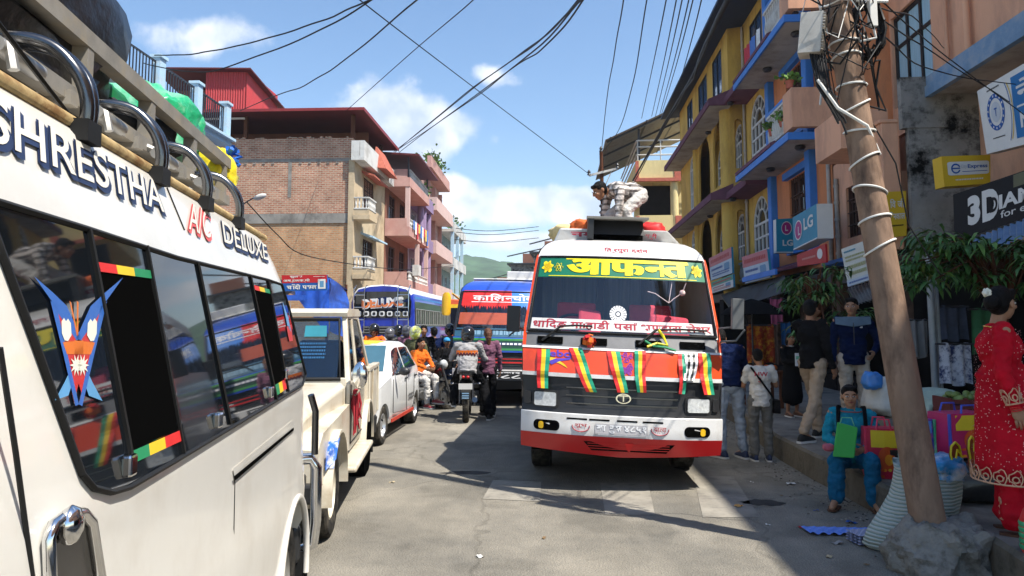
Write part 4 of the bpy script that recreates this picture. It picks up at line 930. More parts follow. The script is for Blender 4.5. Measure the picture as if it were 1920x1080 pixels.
# ---------------------------------------------------------------- cream jeep pickup
jp = thing('pickup_jeep', 'dusty cream jeep pickup facing the camera behind the white van', 'jeep', (-1.58, 7.0, 0), .10)
M_jp = mat('jeep_cream_paint', (.58, .53, .43), .42, var=.08, s=3, coat=.2, stain=(.40, .31, .19), ss=2.4, sa=.6)
M_jg = glass('jeep_glass', (.6, .75, .85), .8, ior=1.9)
W2 = -1.62
mb = MB()   # bonnet and nose
mb.loft([[V((x0, y, .62)), V((x1, y, .62)), V((x1, y, z - .05)), V((x1 - .05, y, z)), V((x0 + .05, y, z)), V((x0, y, z - .05))] for y, z, x0, x1 in ((-1.62, 1.0, W2 + .16, -.16), (-1.55, 1.05, W2 + .14, -.14), (-.7, 1.11, W2 + .1, -.1), (-.02, 1.16, W2 + .04, -.04))])
mb.build('bonnet', M_jp, jp, smooth=30, bevel=.012)
mb = MB(); mb.loft([[V((x, y, .52)), V((x, y, z)), V((x - .34, y, z + .03)), V((x - .34, y, .52))] for x, y, z in ((-.02, -1.66, .78), (0, -1.56, .90), (.01, -.9, .93), (0, -.02, .95))]); mb.loft([[V((W2 - x, y, .52)), V((W2 - x, y, z)), V((W2 + .34, y, z + .03)), V((W2 + .34, y, .52))] for x, y, z in ((-.02, -1.66, .78), (0, -1.56, .90), (0, -.02, .95))])
fen = mb.build('front_fender', M_jp, jp, smooth=30)
boolean_cut(fen, MB().cyl((-.5, -1.06, .38), (.3, -1.06, .38), .44, n=30))
mb = MB(); mb.loft([[V((x0, -1.06 + .45 * math.cos(a), .38 + .45 * math.sin(a))) for x0 in (-.2, .07)] + [V((x0, -1.06 + .475 * math.cos(a), .38 + .475 * math.sin(a))) for x0 in (.07, -.2)] for a in [R(-5 + 190 * i / 16) for i in range(17)]]); mb.build('fender_flare', [M_jp], jp, smooth=40)
mb = MB(); c = V((.075, -1.06, .38)); mb.add([c + V((.004, .465 * math.cos(a), .465 * math.sin(a))) for a in (R(140), R(125), R(110))] + [V((.02, -1.52, .74)), V((.02, -1.56, .62))], [(0, 1, 2, 3, 4)]); 
mb.grid(lambda u, v: V((.072 - .18 * v, -1.06 + .482 * math.cos(R(150 - 30 * u)), .38 + .482 * math.sin(R(150 - 30 * u)))), 6, 1); mb.build('flare_sticker', mat('sticker_flag_blue', (.02, .12, .5), .4, var=.1, stain=(.7, .7, .75), ss=12, sa=.9), jp, fix=False)
mb = MB(); mb.box(W2 + .1, -.1, -1.72, -1.6, .46, .62); mb.box(W2, 0, -1.78, -1.68, .42, .56); mb.build('front_bumper', M_plas, jp, bevel=.02)
mb = MB()
for i in range(7): x = W2 + .45 + i * .12; mb.box(x - .03, x + .03, -1.66, -1.615, .64, .98)
mb.build('grille', M_hole, jp)
for x in (W2 + .28, -.28): mb = MB(); mb.lathe([(.001, 0), (.09, .0), (.1, .03), (.1, .06)], 18, 0, Matrix.Translation((x, -1.66, .82)) @ Matrix.Rotation(R(-90), 4, 'X')); mb.build('headlight', M_lens, jp, smooth=40)
# cab
def jcab(y, z): return interp([(1.15, 0), (1.84, -.085)], z)
fr_ = [(0.0, 1.15), (.28, 1.80)]
mb = MB()
holed(mb, lambda u, w, d: V((jcab(u, w) - d, u, w)), 0.0, 1.32, .50, 1.15, [], .05)
for sgn in (0, 1):
    X = (lambda x: x) if not sgn else (lambda x: W2 - x)
    for pts in ([(0, 1.15), (.28, 1.82), (.36, 1.82), (.12, 1.15)], [(.62, 1.15), (.66, 1.78), (.74, 1.78), (.72, 1.15)], [(.28, 1.78), (1.3, 1.78), (1.36, 1.86), (.3, 1.86)], [(1.22, 1.78), (1.32, 1.82), (1.98, 1.15), (1.85, 1.15)]):
        mb.prism(pts, lambda a, b, d: V((X(jcab(a, b)) + (d if sgn else -d), a, b)), 0, .05)
    mb.box(*sorted((X(0), X(-.04))), 0, 1.9, .50, 1.15)
mb.prism([(0, 1.15), (.28, 1.82), (.33, 1.82), (.06, 1.15)], lambda a, b, d: V((d, a, b)), W2 + .05, W2 + .12)
mb.box(W2 + .04, -.04, .0, .08, 1.1, 1.2); mb.build('cab', M_jp, jp, bevel=.008)
mb = MB(); mb.loft([[V((x, y, z)) for y, z in ((.24, 1.80), (.22, 1.84), (.34, 1.885), (1.2, 1.90), (1.36, 1.87), (1.38, 1.82))] for x in (W2 + .07, W2 + .1, -.1, -.07)]); mb.build('roof', M_jp, jp, smooth=40)
mb = MB(); mb.prism([(.012, 1.19), (.255, 1.77), (.262, 1.77), (.02, 1.19)], lambda a, b, d: V((d, a, b)), W2 + .13, -.13); mb.build('windscreen', M_jg, jp)
mb = MB(); q = [V((x, y, z)) for x, y, z in ((W2 + .1, .005, 1.19), (-.1, .005, 1.19), (-.15, .25, 1.775), (W2 + .15, .25, 1.775))]; mb.tube(q + [q[0]], .022, 6); mb.build('windscreen_seal', M_rub, jp)
mb = MB(); mb.add([(-.48, .165, 1.60), (-.26, .165, 1.60), (-.27, .225, 1.71), (-.48, .225, 1.71)], [(0, 1, 2, 3)]); mb.build('windscreen_sticker', mat('sticker_cyan', (.02, .17, .22), .5), jp, fix=False)
mb = MB(); g2 = squiggle(0, 1, 0, 1, random.Random(1), 5); mb.text(g2, lambda x, y: V((-.58 + .32 * x, .085 + .07 * y, 1.38 + .17 * y))); mb.build('windscreen_print', mat('print_blue', (.02, .09, .2), .5), jp, fix=False)
mb = MB(); mb.box(W2 + .12, -.12, .25, .55, 1.02, 1.12); mb.build('dashboard', M_plas, jp)
for x in (W2 + .45, -.45): mb = MB(); mb.box(x - .24, x + .24, .95, 1.1, .8, 1.55); mb.build('seat', M_plas, jp, bevel=.04)
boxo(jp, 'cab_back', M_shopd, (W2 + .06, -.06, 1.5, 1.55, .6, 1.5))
mb = MB()
for pts in ([(.14, 1.17), (.37, 1.77), (.65, 1.77), (.62, 1.17)], [(.75, 1.17), (.76, 1.77), (1.24, 1.77), (1.82, 1.17)]): mb.add([V((jcab(a, b) - .012, a, b)) for a, b in pts], [(0, 1, 2, 3)])
mb.build('side_window', M_vgl, jp, fix=False)
mb = MB(); mb.tube([V((.003, a, b)) for a, b in ((.08, 1.13), (.06, .56), (.70, .56), (.70, 1.13))], .006, 5); mb.tube([V((.003, a, b)) for a, b in ((.71, 1.13), (.71, .56), (1.3, .56))], .006, 5); mb.box(-.002, .02, .52, .62, 1.0, 1.03); mb.build('door_line', M_rub, jp)
mb = MB(); mb.tube([(0.0, .1, 1.04), (.06, .0, 1.03), (.1, -.06, 1.10)], .012, 6); mb.ell((.10, -.065, 1.23), (.075, .035, .13), 16); mb.build('mirror', M_chrome, jp, smooth=80)
# load bed
mb = MB(); mb.box(-.04, .03, 1.42, 2.75, .55, 1.2); mb.box(W2 - .03, W2 + .04, 1.42, 2.75, .55, 1.2); mb.box(W2, 0, 1.42, 1.48, .55, 1.2); mb.box(W2, 0, 2.7, 2.76, .55, 1.2); mb.box(W2, 0, 1.42, 2.75, .55, .62); mb.box(-.04, .05, 1.42, 2.76, 1.17, 1.22)
for y in (1.5, 1.95, 2.7): mb.box(.03, .05, y - .03, y + .03, .58, 1.17)
bed = mb.build('load_bed', M_jp, jp, bevel=.01)
mb = MB(); mb.loft([[V((x0, 1.5 + .44 * math.cos(a), .38 + .44 * math.sin(a))) for x0 in (-.2, .06)] + [V((x0, 1.5 + .47 * math.cos(a), .38 + .47 * math.sin(a))) for x0 in (.06, -.2)] for a in [R(-5 + 190 * i / 16) for i in range(17)]]); mb.cyl((-.25, 1.5, .38), (.032, 1.5, .38), .44, n=24, m=1); mb.build('rear_arch', [M_jp, M_hole], jp, smooth=40)
boxo(jp, 'running_board', M_jp, (-.12, .14, -.55, 1.02, .40, .45), bevel=.02); boxo(jp, 'chassis', M_hole, (W2 + .1, -.1, -1.5, 2.6, .38, .6)); boxo(jp, 'mud_flap', M_rub, (-.2, .05, 1.97, 1.985, .15, .6))
for y in (-1.06, 1.5): wheel(jp, (-.1, y, .36), .36, .22, 1, M_jp); wheel(jp, (W2 + .1, y, .36), .36, .22, -1, M_jp)
mb = MB(); q = random.Random(8)
for i in range(12): x = .05 + q.uniform(-.02, .03); y = .08 + q.uniform(-.05, .08); z = 1.08; mb.tube([(x, y, z), (x + q.uniform(-.02, .03), y + q.uniform(-.05, .05), z - .15), (x + q.uniform(-.02, .05), y + q.uniform(-.08, .08), z - q.uniform(.25, .45))], [.012, .011, .006], 5)
tag(mb.build('red_tassel', mat('tassel_red', (.32, .03, .04), .8), None, smooth=60), 'red thread tassel hanging from the jeep mirror arm', 'tassel'); bpy.context.object
o = [x for x in bpy.data.objects if x.name.startswith('red_tassel')][-1]; o.location = jp.location; o.rotation_euler = jp.rotation_euler

# ---------------------------------------------------------------- white taxi hatchback
tx = thing('taxi_hatchback', 'small white hatchback taxi with yellow roof front and black bumper', 'car', (-2.62, 9.86, 0), -.06)
M_tx = mat('taxi_white_paint', (.72, .72, .71), .25, var=.04, s=2, coat=.6, stain=(.55, .52, .46), ss=2, sa=.25)
ctab = {'zt': [(0, .62), (.1, .78), (.35, .88), (.95, .98), (1.02, 1.0), (1.62, 1.42), (1.85, 1.465), (2.6, 1.46), (3.0, 1.40), (3.3, 1.15), (3.42, .95), (3.46, .7)],
        'wb': [(0, .56), (.12, .66), (.35, .72), (1, .74), (3.0, .74), (3.35, .71), (3.46, .62)], 'wt': [(0, .5), (.35, .62), (.98, .66), (1.62, .56), (2.6, .56), (3.0, .54), (3.3, .6), (3.46, .58)],
        'bz': [(0, .6), (.35, .82), (.98, .93), (2.6, .98), (3.2, 1.0), (3.46, .68)]}
def cring(y):
    zt, wb, wt, bz = [interp(ctab[k], y) for k in ('zt', 'wb', 'wt', 'bz')]; bz = min(bz, zt - .02)
    h = [(wb * .93, .24), (wb, .36), (wb * 1.01, .6), (wb * .985, bz), (lerp(wb * .985, wt, .96), lerp(bz, zt - .03, .93)), (wt * .9, zt - .012), (wt * .5, zt)]
    return [V((x, y, z)) for x, z in h] + [V((-x, y, z)) for x, z in reversed(h)]
ysx = [0, .05, .12, .2, .35, .5, .7, .9, .97, 1.02, 1.1, 1.2, 1.35, 1.5, 1.62, 1.75, 1.9, 2.2, 2.5, 2.75, 3.0, 3.12, 3.25, 3.35, 3.42, 3.46]
mb = MB(); mb.loft([cring(y) for y in ysx]); txb = mb.build('body', M_tx, tx, smooth=38)
cut = MB()
for y in (.62, 2.98): cut.cyl((-1, y, .27), (-.5, y, .27), .315, n=26); cut.cyl((.5, y, .27), (1, y, .27), .315, n=26)
boolean_cut(txb, cut); txb.data.polygons.foreach_set('use_smooth', [True] * len(txb.data.polygons)); txb.data.set_sharp_from_angle(angle=R(38))
def cside(y, t, off=.004, s=1):
    wb, wt, bz, zt = [interp(ctab[k], y) for k in ('wb', 'wt', 'bz', 'zt')]; return V((s * (lerp(wb * .985, wt, .96 * t) + off), y, lerp(bz, lerp(bz, zt - .03, .93), t)))
for s_ in (1, -1):
    for ya, yb, yc, yd in ((1.12, 2.02, 2.02, 1.55), (2.1, 2.95, 2.8, 2.1)):
        mb = MB(); n = 8
        mb.grid(lambda u, v: cside(lerp(lerp(ya, yb, u), lerp(yd, yc, u), v), .08 + .82 * v, .004, s_), n, 4); mb.build('side_window', M_vgl, tx, fix=False)
M_tg_ = glass('taxi_glass', (.35, .48, .55), .6)
mb = MB(); mb.grid(lambda u, v: V((lerp(-.60, .60, u) * lerp(1, .86, v), lerp(1.06, 1.58, v), lerp(1.02, 1.395, v) + .006)) + V((0, -.03 * (1 - (2 * u - 1) ** 2), .0)), 8, 4); mb.build('windscreen', mat('taxi_windscreen', (.05, .12, .16), .05, spec=.9), tx, smooth=180)
mb = MB(); mb.grid(lambda u, v: V((lerp(-.54, .54, u), lerp(1.6, 2.0, v), interp(ctab['zt'], lerp(1.6, 2.0, v)) + .012 - .05 * abs(2 * u - 1) ** 3)), 10, 5); mb.build('yellow_roof_patch', mat('taxi_yellow', (.75, .42, .01), .35), tx, smooth=180)
mb = MB(); mb.loft([[V((x * k, y, z)) for x, z in ((-.66, .24), (.66, .24), (.68, .45), (.6, .56), (-.6, .56), (-.68, .45))] for y, k in ((-.06, .86), (-.04, .95), (.06, 1.0), (.2, 1.08))]); mb.build('front_bumper', M_plas, tx, smooth=40)
for s_ in (1, -1):
    mb = MB(); mb.ell((s_ * .60, .17, .72), (.10, .16, .10), 14, 0, Matrix.Rotation(R(-30 * s_), 3, 'Z')); mb.build('headlight', M_lens, tx, smooth=60)
    mb = MB(); mb.tube([(s_ * .74, 1.3, .96), (s_ * .82, 1.28, .98)], .02, 6); mb.ell((s_ * .88, 1.28, 1.01), (.09, .05, .065), 10); mb.build('mirror', M_plas, tx, smooth=60)
    for y in (2.05, 2.85): mb = MB(); mb.box(*sorted((s_ * .742, s_ * .765)), y - .09, y + .06, .84, .87); mb.build('door_handle', M_plas, tx, bevel=.008)
    mb = MB(); mb.tube([(s_ * .752, 1.1, .9), (s_ * .757, 1.08, .4), (s_ * .757, 1.95, .34)], .005, 4); mb.tube([(s_ * .748, 2.06, .94), (s_ * .757, 2.06, .34)], .005, 4); mb.tube([(s_ * .748, 2.72, .9), (s_ * .757, 2.66, .5)], .005, 4); mb.build('door_line', M_rub, tx)
    mb = MB(); mb.box(*sorted((s_ * .745, s_ * .765)), .98, 2.62, .27, .32); mb.build('sill_stripe', mat('stripe_red', (.45, .04, .02), .4), tx)
    for y in (.62, 2.98): wheel(tx, (s_ * .64, y, .275), .275, .17, s_, mat('alloy', (.5, .5, .5), .3, met=.7)); mb = MB(); mb.cyl((s_ * .5, y, .27), (s_ * .56, y, .27), .31, n=20); mb.build('wheel_arch', M_hole, tx)
mb = MB(); mb.text(fit(glyphs("123", .02), 0, 1, 0, 1), lambda x, y: V((.757, 2.22 + .36 * x, .50 + .1 * y))) if False else mb.text(squiggle(0, 1, 0, 1, random.Random(4), 2), lambda x, y: V((.762, 2.2 + .4 * x, .48 + .12 * y))); mb.build('door_print', M_plas, tx, fix=False)
mb = MB(); mb.tube([(-.1, 1.25, 1.16), (-.1 + .04, 1.27, 1.2)], .03, 6); mb.build('dash_charm', M_bagg, tx) if False else None
# ================================================================ MINIBUSES WITH A SLOPING FRONT
M_bred = mat('bus_red_paint', (.76, .07, .012), .3, var=.06, s=2, coat=.5, stain=(.45, .03, .02), ss=3, sa=.4)
M_bred2 = mat('bus_bumper_red', (.52, .012, .012), .35, var=.1, s=3, coat=.3)
M_bwh = mat('bus_white_paint', (.70, .69, .67), .3, var=.06, s=2, coat=.4, stain=(.48, .43, .36), ss=3, sa=.4)
M_bgl = glass('bus_windscreen_glass', (.85, .92, .97), .98, ior=1.95)
M_cowl = mat('cowl_grey', (.16, .16, .165), .5, var=.2, s=5)
M_curtg = mat('curtain_grey_blue', (.42, .49, .56), .9, var=.2, s=2, str3=(20, 20, .5))
M_letr, M_lety, M_letw = mat('lettering_dark_red', (.38, .03, .05), .5), mat('lettering_yellow', (.80, .66, .01), .4), mat('lettering_white', (.75, .75, .75), .4)
M_bang = mat('banner_green', (.008, .16, .085), .4, var=.08)
M_seatr = mat('cloth_seat_red', (.75, .07, .10), .7, var=.2, s=4)
YF = [(.30, .06), (.40, .03), (.60, -.01), (.78, .0), (.80, .03), (1.18, .05), (1.20, .055), (1.44, .13), (1.46, .15), (1.64, .25), (2.46, .58), (2.50, .60), (2.62, .72), (2.72, .98), (2.78, 1.4)]
HW = [(.30, 1.0), (.42, 1.04), (1.2, 1.055), (1.44, 1.07), (1.64, 1.07), (2.46, .975), (2.56, .945), (2.66, .87), (2.74, .75)]
def FP(x, z, off=0.0):
    """point of the front: x in -1..1 across, z up; off lifts it towards the viewer"""
    return V((x * interp(HW, z), interp(YF, z) + .17 * abs(x) ** 2.6 - off, z))
def fgrid(mb, x0, x1, z0, z1, off=0, m=0, nu=16, nv=6): return mb.grid(lambda u, v: FP(lerp(x0, x1, u), lerp(z0, z1, v), off), nu, nv, m)
def frect(tm, x0, x1, z0, z1, off, mb, m=0):
    """lettering laid on the front between x0..x1 (fractions of half width) and z0..z1"""
    return mb.text(dice(dice(fit(tm, 0, 1, 0, 1), max(2, int(abs(x1 - x0) * 24))), max(1, int((z1 - z0) * 30)), 1), lambda a, b: FP(lerp(x0, x1, a), lerp(z0, z1, b), off), m)
def minibus(name, label, loc, rz, roll, col, LEN=6.6):
    t = thing(name, label, 'bus', loc, rz); X = Matrix.Rotation(roll, 4, 'Y'); B = lambda: MB(X)
    # shell behind the front
    b = B(); rings = []
    def ring(y, shrink=0, nose=False):
        h = [(.42, 1), (1.0, 1), (1.44, 1), (1.64, 1), (2.46, 1), (2.56, 1), (2.66, 1), (2.74, 1)]; out = []
        for z, _ in h: out.append((interp(HW, z) - shrink, z))
        out += [(.42, 2.80), (0, 2.82)]
        pts = [(x, z) for x, z in out] + [(-x, z) for x, z in reversed(out[:-1])]
        return [V((x, (max(y, FP(1, z).y) if nose else y), z)) for x, z in pts]
    rings = [ring(.0, 0, True), ring(.9, 0, True), ring(1.5, 0, True)] + [ring(2 + .5 * i) for i in range(int((LEN - 2) / .5) + 1)] + [ring(LEN + .05, .1)]
    b.loft(rings, 0, False); b.add(rings[-1], [tuple(range(len(rings[-1])))]); b.build('body', col['side'], t, smooth=40)
    # pillars round the windscreen, brow
    for s_ in (-1, 1): b = B(); fgrid(b, *sorted((s_ * .965, s_)), 1.44, 2.50, .002, 0, 2, 14); b.build('front_pillar', col['pillar'], t, smooth=60)
    for s_ in (-1, 1): b = B(); fgrid(b, *sorted((s_ * .952, s_ * .972)), 1.60, 2.47, .008, 0, 1, 12); b.build('pillar_trim', col['brow'], t, smooth=60)
    b = B(); fgrid(b, -.98, .98, 2.475, 2.77, .004, 0, 24, 10); b.build('roof_brow', col['brow'], t, smooth=60)
    b = B(); fgrid(b, -.955, .955, 1.62, 2.48, .0, 0, 26, 8); b.build('windscreen', M_bgl, t, smooth=180)
    b = B(); q = [FP(x, z, .006) for x, z in [(-.955 + .1061 * i, 1.62) for i in range(19)] + [(.955, 1.62 + .086 * i) for i in range(11)] + [(.955 - .1061 * i, 2.475) for i in range(19)] + [(-.955, 2.475 - .086 * i) for i in range(11)]]; b.tube(q, .014, 6); b.build('windscreen_seal', M_rub, t, smooth=60)
    b = B(); fgrid(b, -.985, .985, 1.455, 1.63, -.01, 0, 20, 3); b.build('cowl', col['cowl'], t, smooth=60)
    for x in (-.72, -.28, .26, .70): b = B(); fgrid(b, x - .13, x + .13, 1.49, 1.565, .003, 0, 5, 1); b.build('cowl_vent', M_hole, t)
    # cab inside
    b = B(); b.box(-.95, .95, .45, .95, 1.45, 1.60); b.build('dashboard', mat('dash_grey', (.10, .10, .11), .7), t, bevel=.03)
    b = B(); b.grid(lambda u, v: (lerp(-.95, .95, u), 2.5 + .05 * math.sin(u * 60), lerp(1.0, 2.6, v)), 90, 1); b.build('cab_curtain', M_curtg, t, smooth=180)
    b = B(); b.box(-.2, -.1, 2.2, 2.4, 1.2, 2.4); b.box(.4, .5, 1.9, 2.3, 1.2, 2.5); b.build('partition', M_plas, t)
    for x, w in ((-.48, .24), (.42, .26)):
        b = B(); b.loft([[V((x - w, y, z)), V((x + w, y, z)), V((x + w * .96, y + .12, z)), V((x - w * .96, y + .12, z))] for y, z in ((1.2, 1.3), (1.3, 1.8), (1.34, 1.98))]); b.build('seat', col['seat'], t, bevel=.03)
    for x, w_ in ((-.34, .13), (.55, .22)):
        b = B(); b.loft([[V((x - w_, y, z)), V((x + w_, y, z - .04)), V((x + w_ * .9, y + .16, z - .03)), V((x - w_ * .9, y + .16, z))] for y, z in ((.50, 1.6), (.56, 1.75), (.62, 1.90 if x < 0 else 1.86))]); b.build('dash_cover', col['seat'], t, bevel=.03)
    b = B(); b.tube([V((-.52 + .2 * math.cos(a), .78 + .10 * math.sin(a), 1.70 + .12 * math.sin(a))) for a in [2 * PI * i / 20 for i in range(21)]], .016, 8); b.tube([(-.52, .78, 1.70), (-.52, .9, 1.5)], .03, 8); b.build('steering_wheel', M_plas, t, smooth=60)
    # hood, grille, bumper
    b = B(); fgrid(b, -.995, .995, 1.19, 1.45, .006, 0, 24, 6); b.build('bonnet_panel', col['hood'], t, smooth=60)
    b = B(); fgrid(b, -1.0, 1.0, 1.15, 1.19, .010, 0, 24, 1); fgrid(b, -1.0, 1.0, 1.44, 1.462, .010, 0, 24, 1); b.build('trim_strip', col['brow'], t, smooth=60)
    b = B(); fgrid(b, -.995, .995, .78, 1.16, -.03, 0, 24, 3); b.build('grille', M_plas, t, smooth=60)
    b = B()
    for z in (.88, .96, 1.04): fgrid(b, -.55, .55, z, z + .012, .0, 0, 12, 1)
    b.build('grille_slat', M_chd, t)
    for s_ in (-1, 1):
        b = B(); b.prism(rrect(s_ * .76 - .11, s_ * .76 + .11, .84, .98, .02), lambda a, c, d: FP(a, c, d), -.02, .012); b.build('headlight', M_lens, t)
        b = B(); b.prism(rrect(s_ * .76 - .135, s_ * .76 + .135, .82, 1.0, .03), lambda a, c, d: FP(a, c, d), -.03, -.004); b.build('headlight_bezel', M_plas, t)
        b = B(); b.prism(rrect(s_ * .94 - .035, s_ * .94 + .035, .85, .98, .02), lambda a, c, d: FP(a, c, d), -.02, .01); b.build('indicator', M_amb if col.get('amb') else M_plas, t)
    b = B(); fgrid(b, -1.0, 1.0, .55, .78, .05, 0, 28, 4); fgrid(b, -1, 1, .775, .785, .03, 0, 28, 1); b.build('bumper', col['bumper'], t, smooth=60)
    b = B(); b.grid(lambda u, v: FP(lerp(-1, 1, u), .775, lerp(.05, -.06, v)), 28, 1); b.build('bumper_edge', col['bumper'], t)
    b = B(); b.grid(lambda u, v: FP(lerp(-1, 1, u), lerp(lerp(.56, .365, 1 - abs(2 * u - 1) * 0), .56 + .03 * abs(2 * u - 1), 1 - v), .056 - .02 * v) if False else FP(lerp(-1, 1, u), lerp(.36 + .05 * abs(2 * u - 1), .57, v), .054 - .02 * (1 - v)), 28, 4); b.build('lower_bumper', col['lower'], t, smooth=60)
    for x in (-.44, -.22, .05, .30):
        b = B(); b.prism(rrect(x - .10, x + .10, .728, .745, .006), lambda a, c, d: FP(a, c, d), .045, .053); b.build('bumper_slot', M_hole, t)
    for s_ in (-1, 1):
        b = B(); b.prism(rrect(s_ * .74 - .13, s_ * .74 + .13, .60, .705, .045), lambda a, c, d: FP(a, c, d), .03, .054); fo = b.build('fog_lamp_recess', M_hole, t)
        b = B(); b.prism(rrect(s_ * .74 + (.03 if s_ > 0 else -.08), s_ * .74 + (.08 if s_ > 0 else -.03), .615, .685, .02), lambda a, c, d: FP(a, c, d), .05, .066); b.build('fog_lamp', M_amb, fo)
    for s_ in (-1, 1):
        wheel(t, X @ V((s_ * .86, 1.45, .40)) if False else V((s_ * .84, 1.45, .40)), .40, .24, s_, M_rim); wheel(t, V((s_ * .84, LEN - 1.5, .40)), .40, .3, s_, M_rim)
    b = B(); b.box(-.8, .8, .5, LEN - .3, .38, .6); b.box(-.95, .95, .9, 1.05, .25, .6); b.build('chassis', M_hole, t)
    # wipers
    for x0, x1 in ((-.80, -.30), (.16, .86)):
        b = B(); p0 = FP(x0, 1.52, .03); p1 = FP(x0 + .18, 1.68, .035); p2 = FP(x1, 1.69, .03); b.tube([p0, p1], .014, 6); b.tube([p1, FP(lerp(x0 + .18, x1, .5), 1.695, .04), p2], .012, 6); b.build('wiper', M_rub, t, smooth=60)
    # side windows
    for s_ in (-1, 1):
        for k in range(5):
            y0 = 1.5 + k * .98; b = B(); b.add([V((s_ * (interp(HW, z) + .006), y, z)) for y, z in ((y0, 1.66), (y0 + .9, 1.66), (y0 + .9, 2.36), (y0, 2.36))], [(0, 1, 2, 3)]); b.build('side_window', M_vgl, t, fix=False)
    return t, B
# ---- the red and white bus
RB, RBR = (1.10, 7.42, 0), -.075
bus, BB = minibus('red_minibus', 'red and white minibus with green windscreen banner parked facing the camera', RB, RBR, .040,
    dict(side=M_bwh, pillar=M_bred, brow=M_bwh, hood=M_bred, bumper=M_bwh, lower=M_bred2, cowl=M_cowl, seat=M_seatr))
b = BB(); fgrid(b, -.94, .94, 2.235, 2.468, .004, 0, 24, 6); b.build('windscreen_banner', M_bang, bus, smooth=60)
b = BB(); w = deva(['आफ', 'न_', 'त'], .018)
for i, (dx, dz) in enumerate(((0, 0), (.012, 0), (-.012, 0), (.006, .004), (-.006, -.004), (.018, .002), (-.018, -.002))): frect(w, -.61 + dx, .75 + dx, 2.268 + dz, 2.450 + dz, .008 + .0004 * i, b)
frect(rects((0, 1, 0, 1)), -.82, .84, 2.246, 2.254, .008, b); frect(rects((0, 1, 0, 1)), -.64, .76, 2.444, 2.456, .0085, b); b.build('banner_lettering', M_lety, bus, fix=False)
for x in (-.845, .855):
    b = BB(); pts = [(x + .058 * math.cos(a) * (1 + .22 * math.sin(6 * a)), 2.355 + .066 * math.sin(a) * (1 + .2 * math.sin(6 * a + 1))) for a in [2 * PI * i / 48 for i in range(48)]]; b.add([FP(p, q, .009) for p, q in pts], [tuple(range(48))])
    for i in range(5): a = 2 * PI * i / 5; b.text(disc(x + .03 * math.cos(a), 2.355 + .035 * math.sin(a), .017, .02, 10), lambda p, q: FP(p, q, .0115), 1)
    b.text(disc(x, 2.355, .012, .014, 10), lambda p, q: FP(p, q, .012), 1); b.build('banner_flower', [M_lety, mat('flower_ochre', (.6, .38, .01), .5)], bus, fix=False)
b = BB()
for i in range(3):
    a0 = PI * i / 3; pts = [(-.715 + .05 * math.cos(t) * math.cos(a0) - .014 * math.sin(t) * math.sin(a0), 2.35 + .055 * math.cos(t) * math.sin(a0) + .016 * math.sin(t) * math.cos(a0)) for t in [2 * PI * k / 20 for k in range(21)]]
    b.tube([FP(p, q, .009) for p, q in pts], .0025, 4)
b.build('banner_star', M_lety, bus)
b = BB(); frect(deva(['ित', '्र', 'पुरा', ' ', 'द', 'श', '^', 'न'], .012), -.21, .32, 2.535, 2.605, .012, b); b.build('brow_lettering', M_letr, bus, fix=False)
b = BB(); b.add([FP(x, z, .002) for x, z in [(-.87 + .087 * i, 1.645) for i in range(21)] + [(.87 - .087 * i, 1.765 if i else 1.75) for i in range(21)]], [(i, i + 1, 40 - i, 41 - i) for i in range(20)]) if False else fgrid(b, -.93, .93, 1.645, 1.765, .003, 0, 24, 2); b.build('route_strip', M_bwh, bus, smooth=60, fix=False)
b = BB(); frect(deva(['धा', 'िदङ', ' ', 'गा', 'ः', 'हाडी', ' ', 'प', 'सा', '^', ' ', 'भ', 'ण_', 'डारा', ' ', 'लेथर'], .02), -.91, .91, 1.65, 1.76, .006, b); b.build('route_lettering', M_letr, bus, fix=False)
# sunburst sticker, hanging cords, red bundles behind the glass
b = BB()
for i in range(18):
    a = 2 * PI * i / 18; c, s_ = math.cos(a), math.sin(a); b.add([FP(-.04 + r * c - q * s_, 1.835 + (r * s_ + q * c) * 1.05, .003) for r, q in ((.03, -.004), (.088, -.011), (.088, .011), (.03, .004))], [(0, 1, 2, 3)])
b.text(disc(-.04, 1.835, .02, .021, 12), lambda p, q: FP(p, q, .003)); b.build('sunburst_sticker', M_letw, bus, fix=False)
b = BB(); b.tube([FP(x, z, -.02) for x, z in ((.28, 2.1), (.36, 2.08), (.5, 1.98), (.56, 2.03), (.66, 2.1), (.72, 2.22))], .006, 5); b.tube([FP(x, z, -.03) for x, z in ((.5, 1.98), (.53, 2.1), (.56, 2.22))], .005, 5); b.ell(FP(.66, 2.1, -.02), .035, 10); b.build('hanging_cord', mat('cord_pink', (.8, .55, .5), .6), bus, smooth=60)
# ribbons over the bonnet and grille
def ribbon(xa, xb, z0, z1, w, cols, name='ribbon'):
    b = BB(); n = len(cols)
    for k in range(n):
        b.grid(lambda u, v: FP(lerp(xa, xb, v) + .012 * math.sin(v * 5 + xa * 20) * v + w * (k + u) / n * (1 - .18 * v * v), lerp(z0, z1, v), lerp(.016, .03, v) + .009 * math.sin(v * 8 + xa * 9) + .006 * math.sin(v * 17 + 3 * xa)), 1, 12, k)
    m = {'r': M_tr, 'y': M_ty, 'g': mat('ribbon_teal', (.02, .30, .17), .5), 'w': M_letw, 'k': M_plas}
    tag_ = b.build(name, [m[c] for c in cols], bus, fix=False)
for xa, xb, z1, w, cols in ((-.845, -.845, 1.02, .13, 'ryg'), (-.53, -.36, 1.01, .13, 'ryg'), (-.16, -.06, 1.02, .13, 'ryg'), (.115, .135, 1.03, .11, 'gyr'), (.545, .555, 1.03, .075, 'rg'), (.74, .80, 1.03, .13, 'ryg')): ribbon(xa, xb, 1.455, z1, w, cols)
ribbon(.61, .61, 1.455, 1.17, .13, 'wkwkw', 'striped_ribbon')
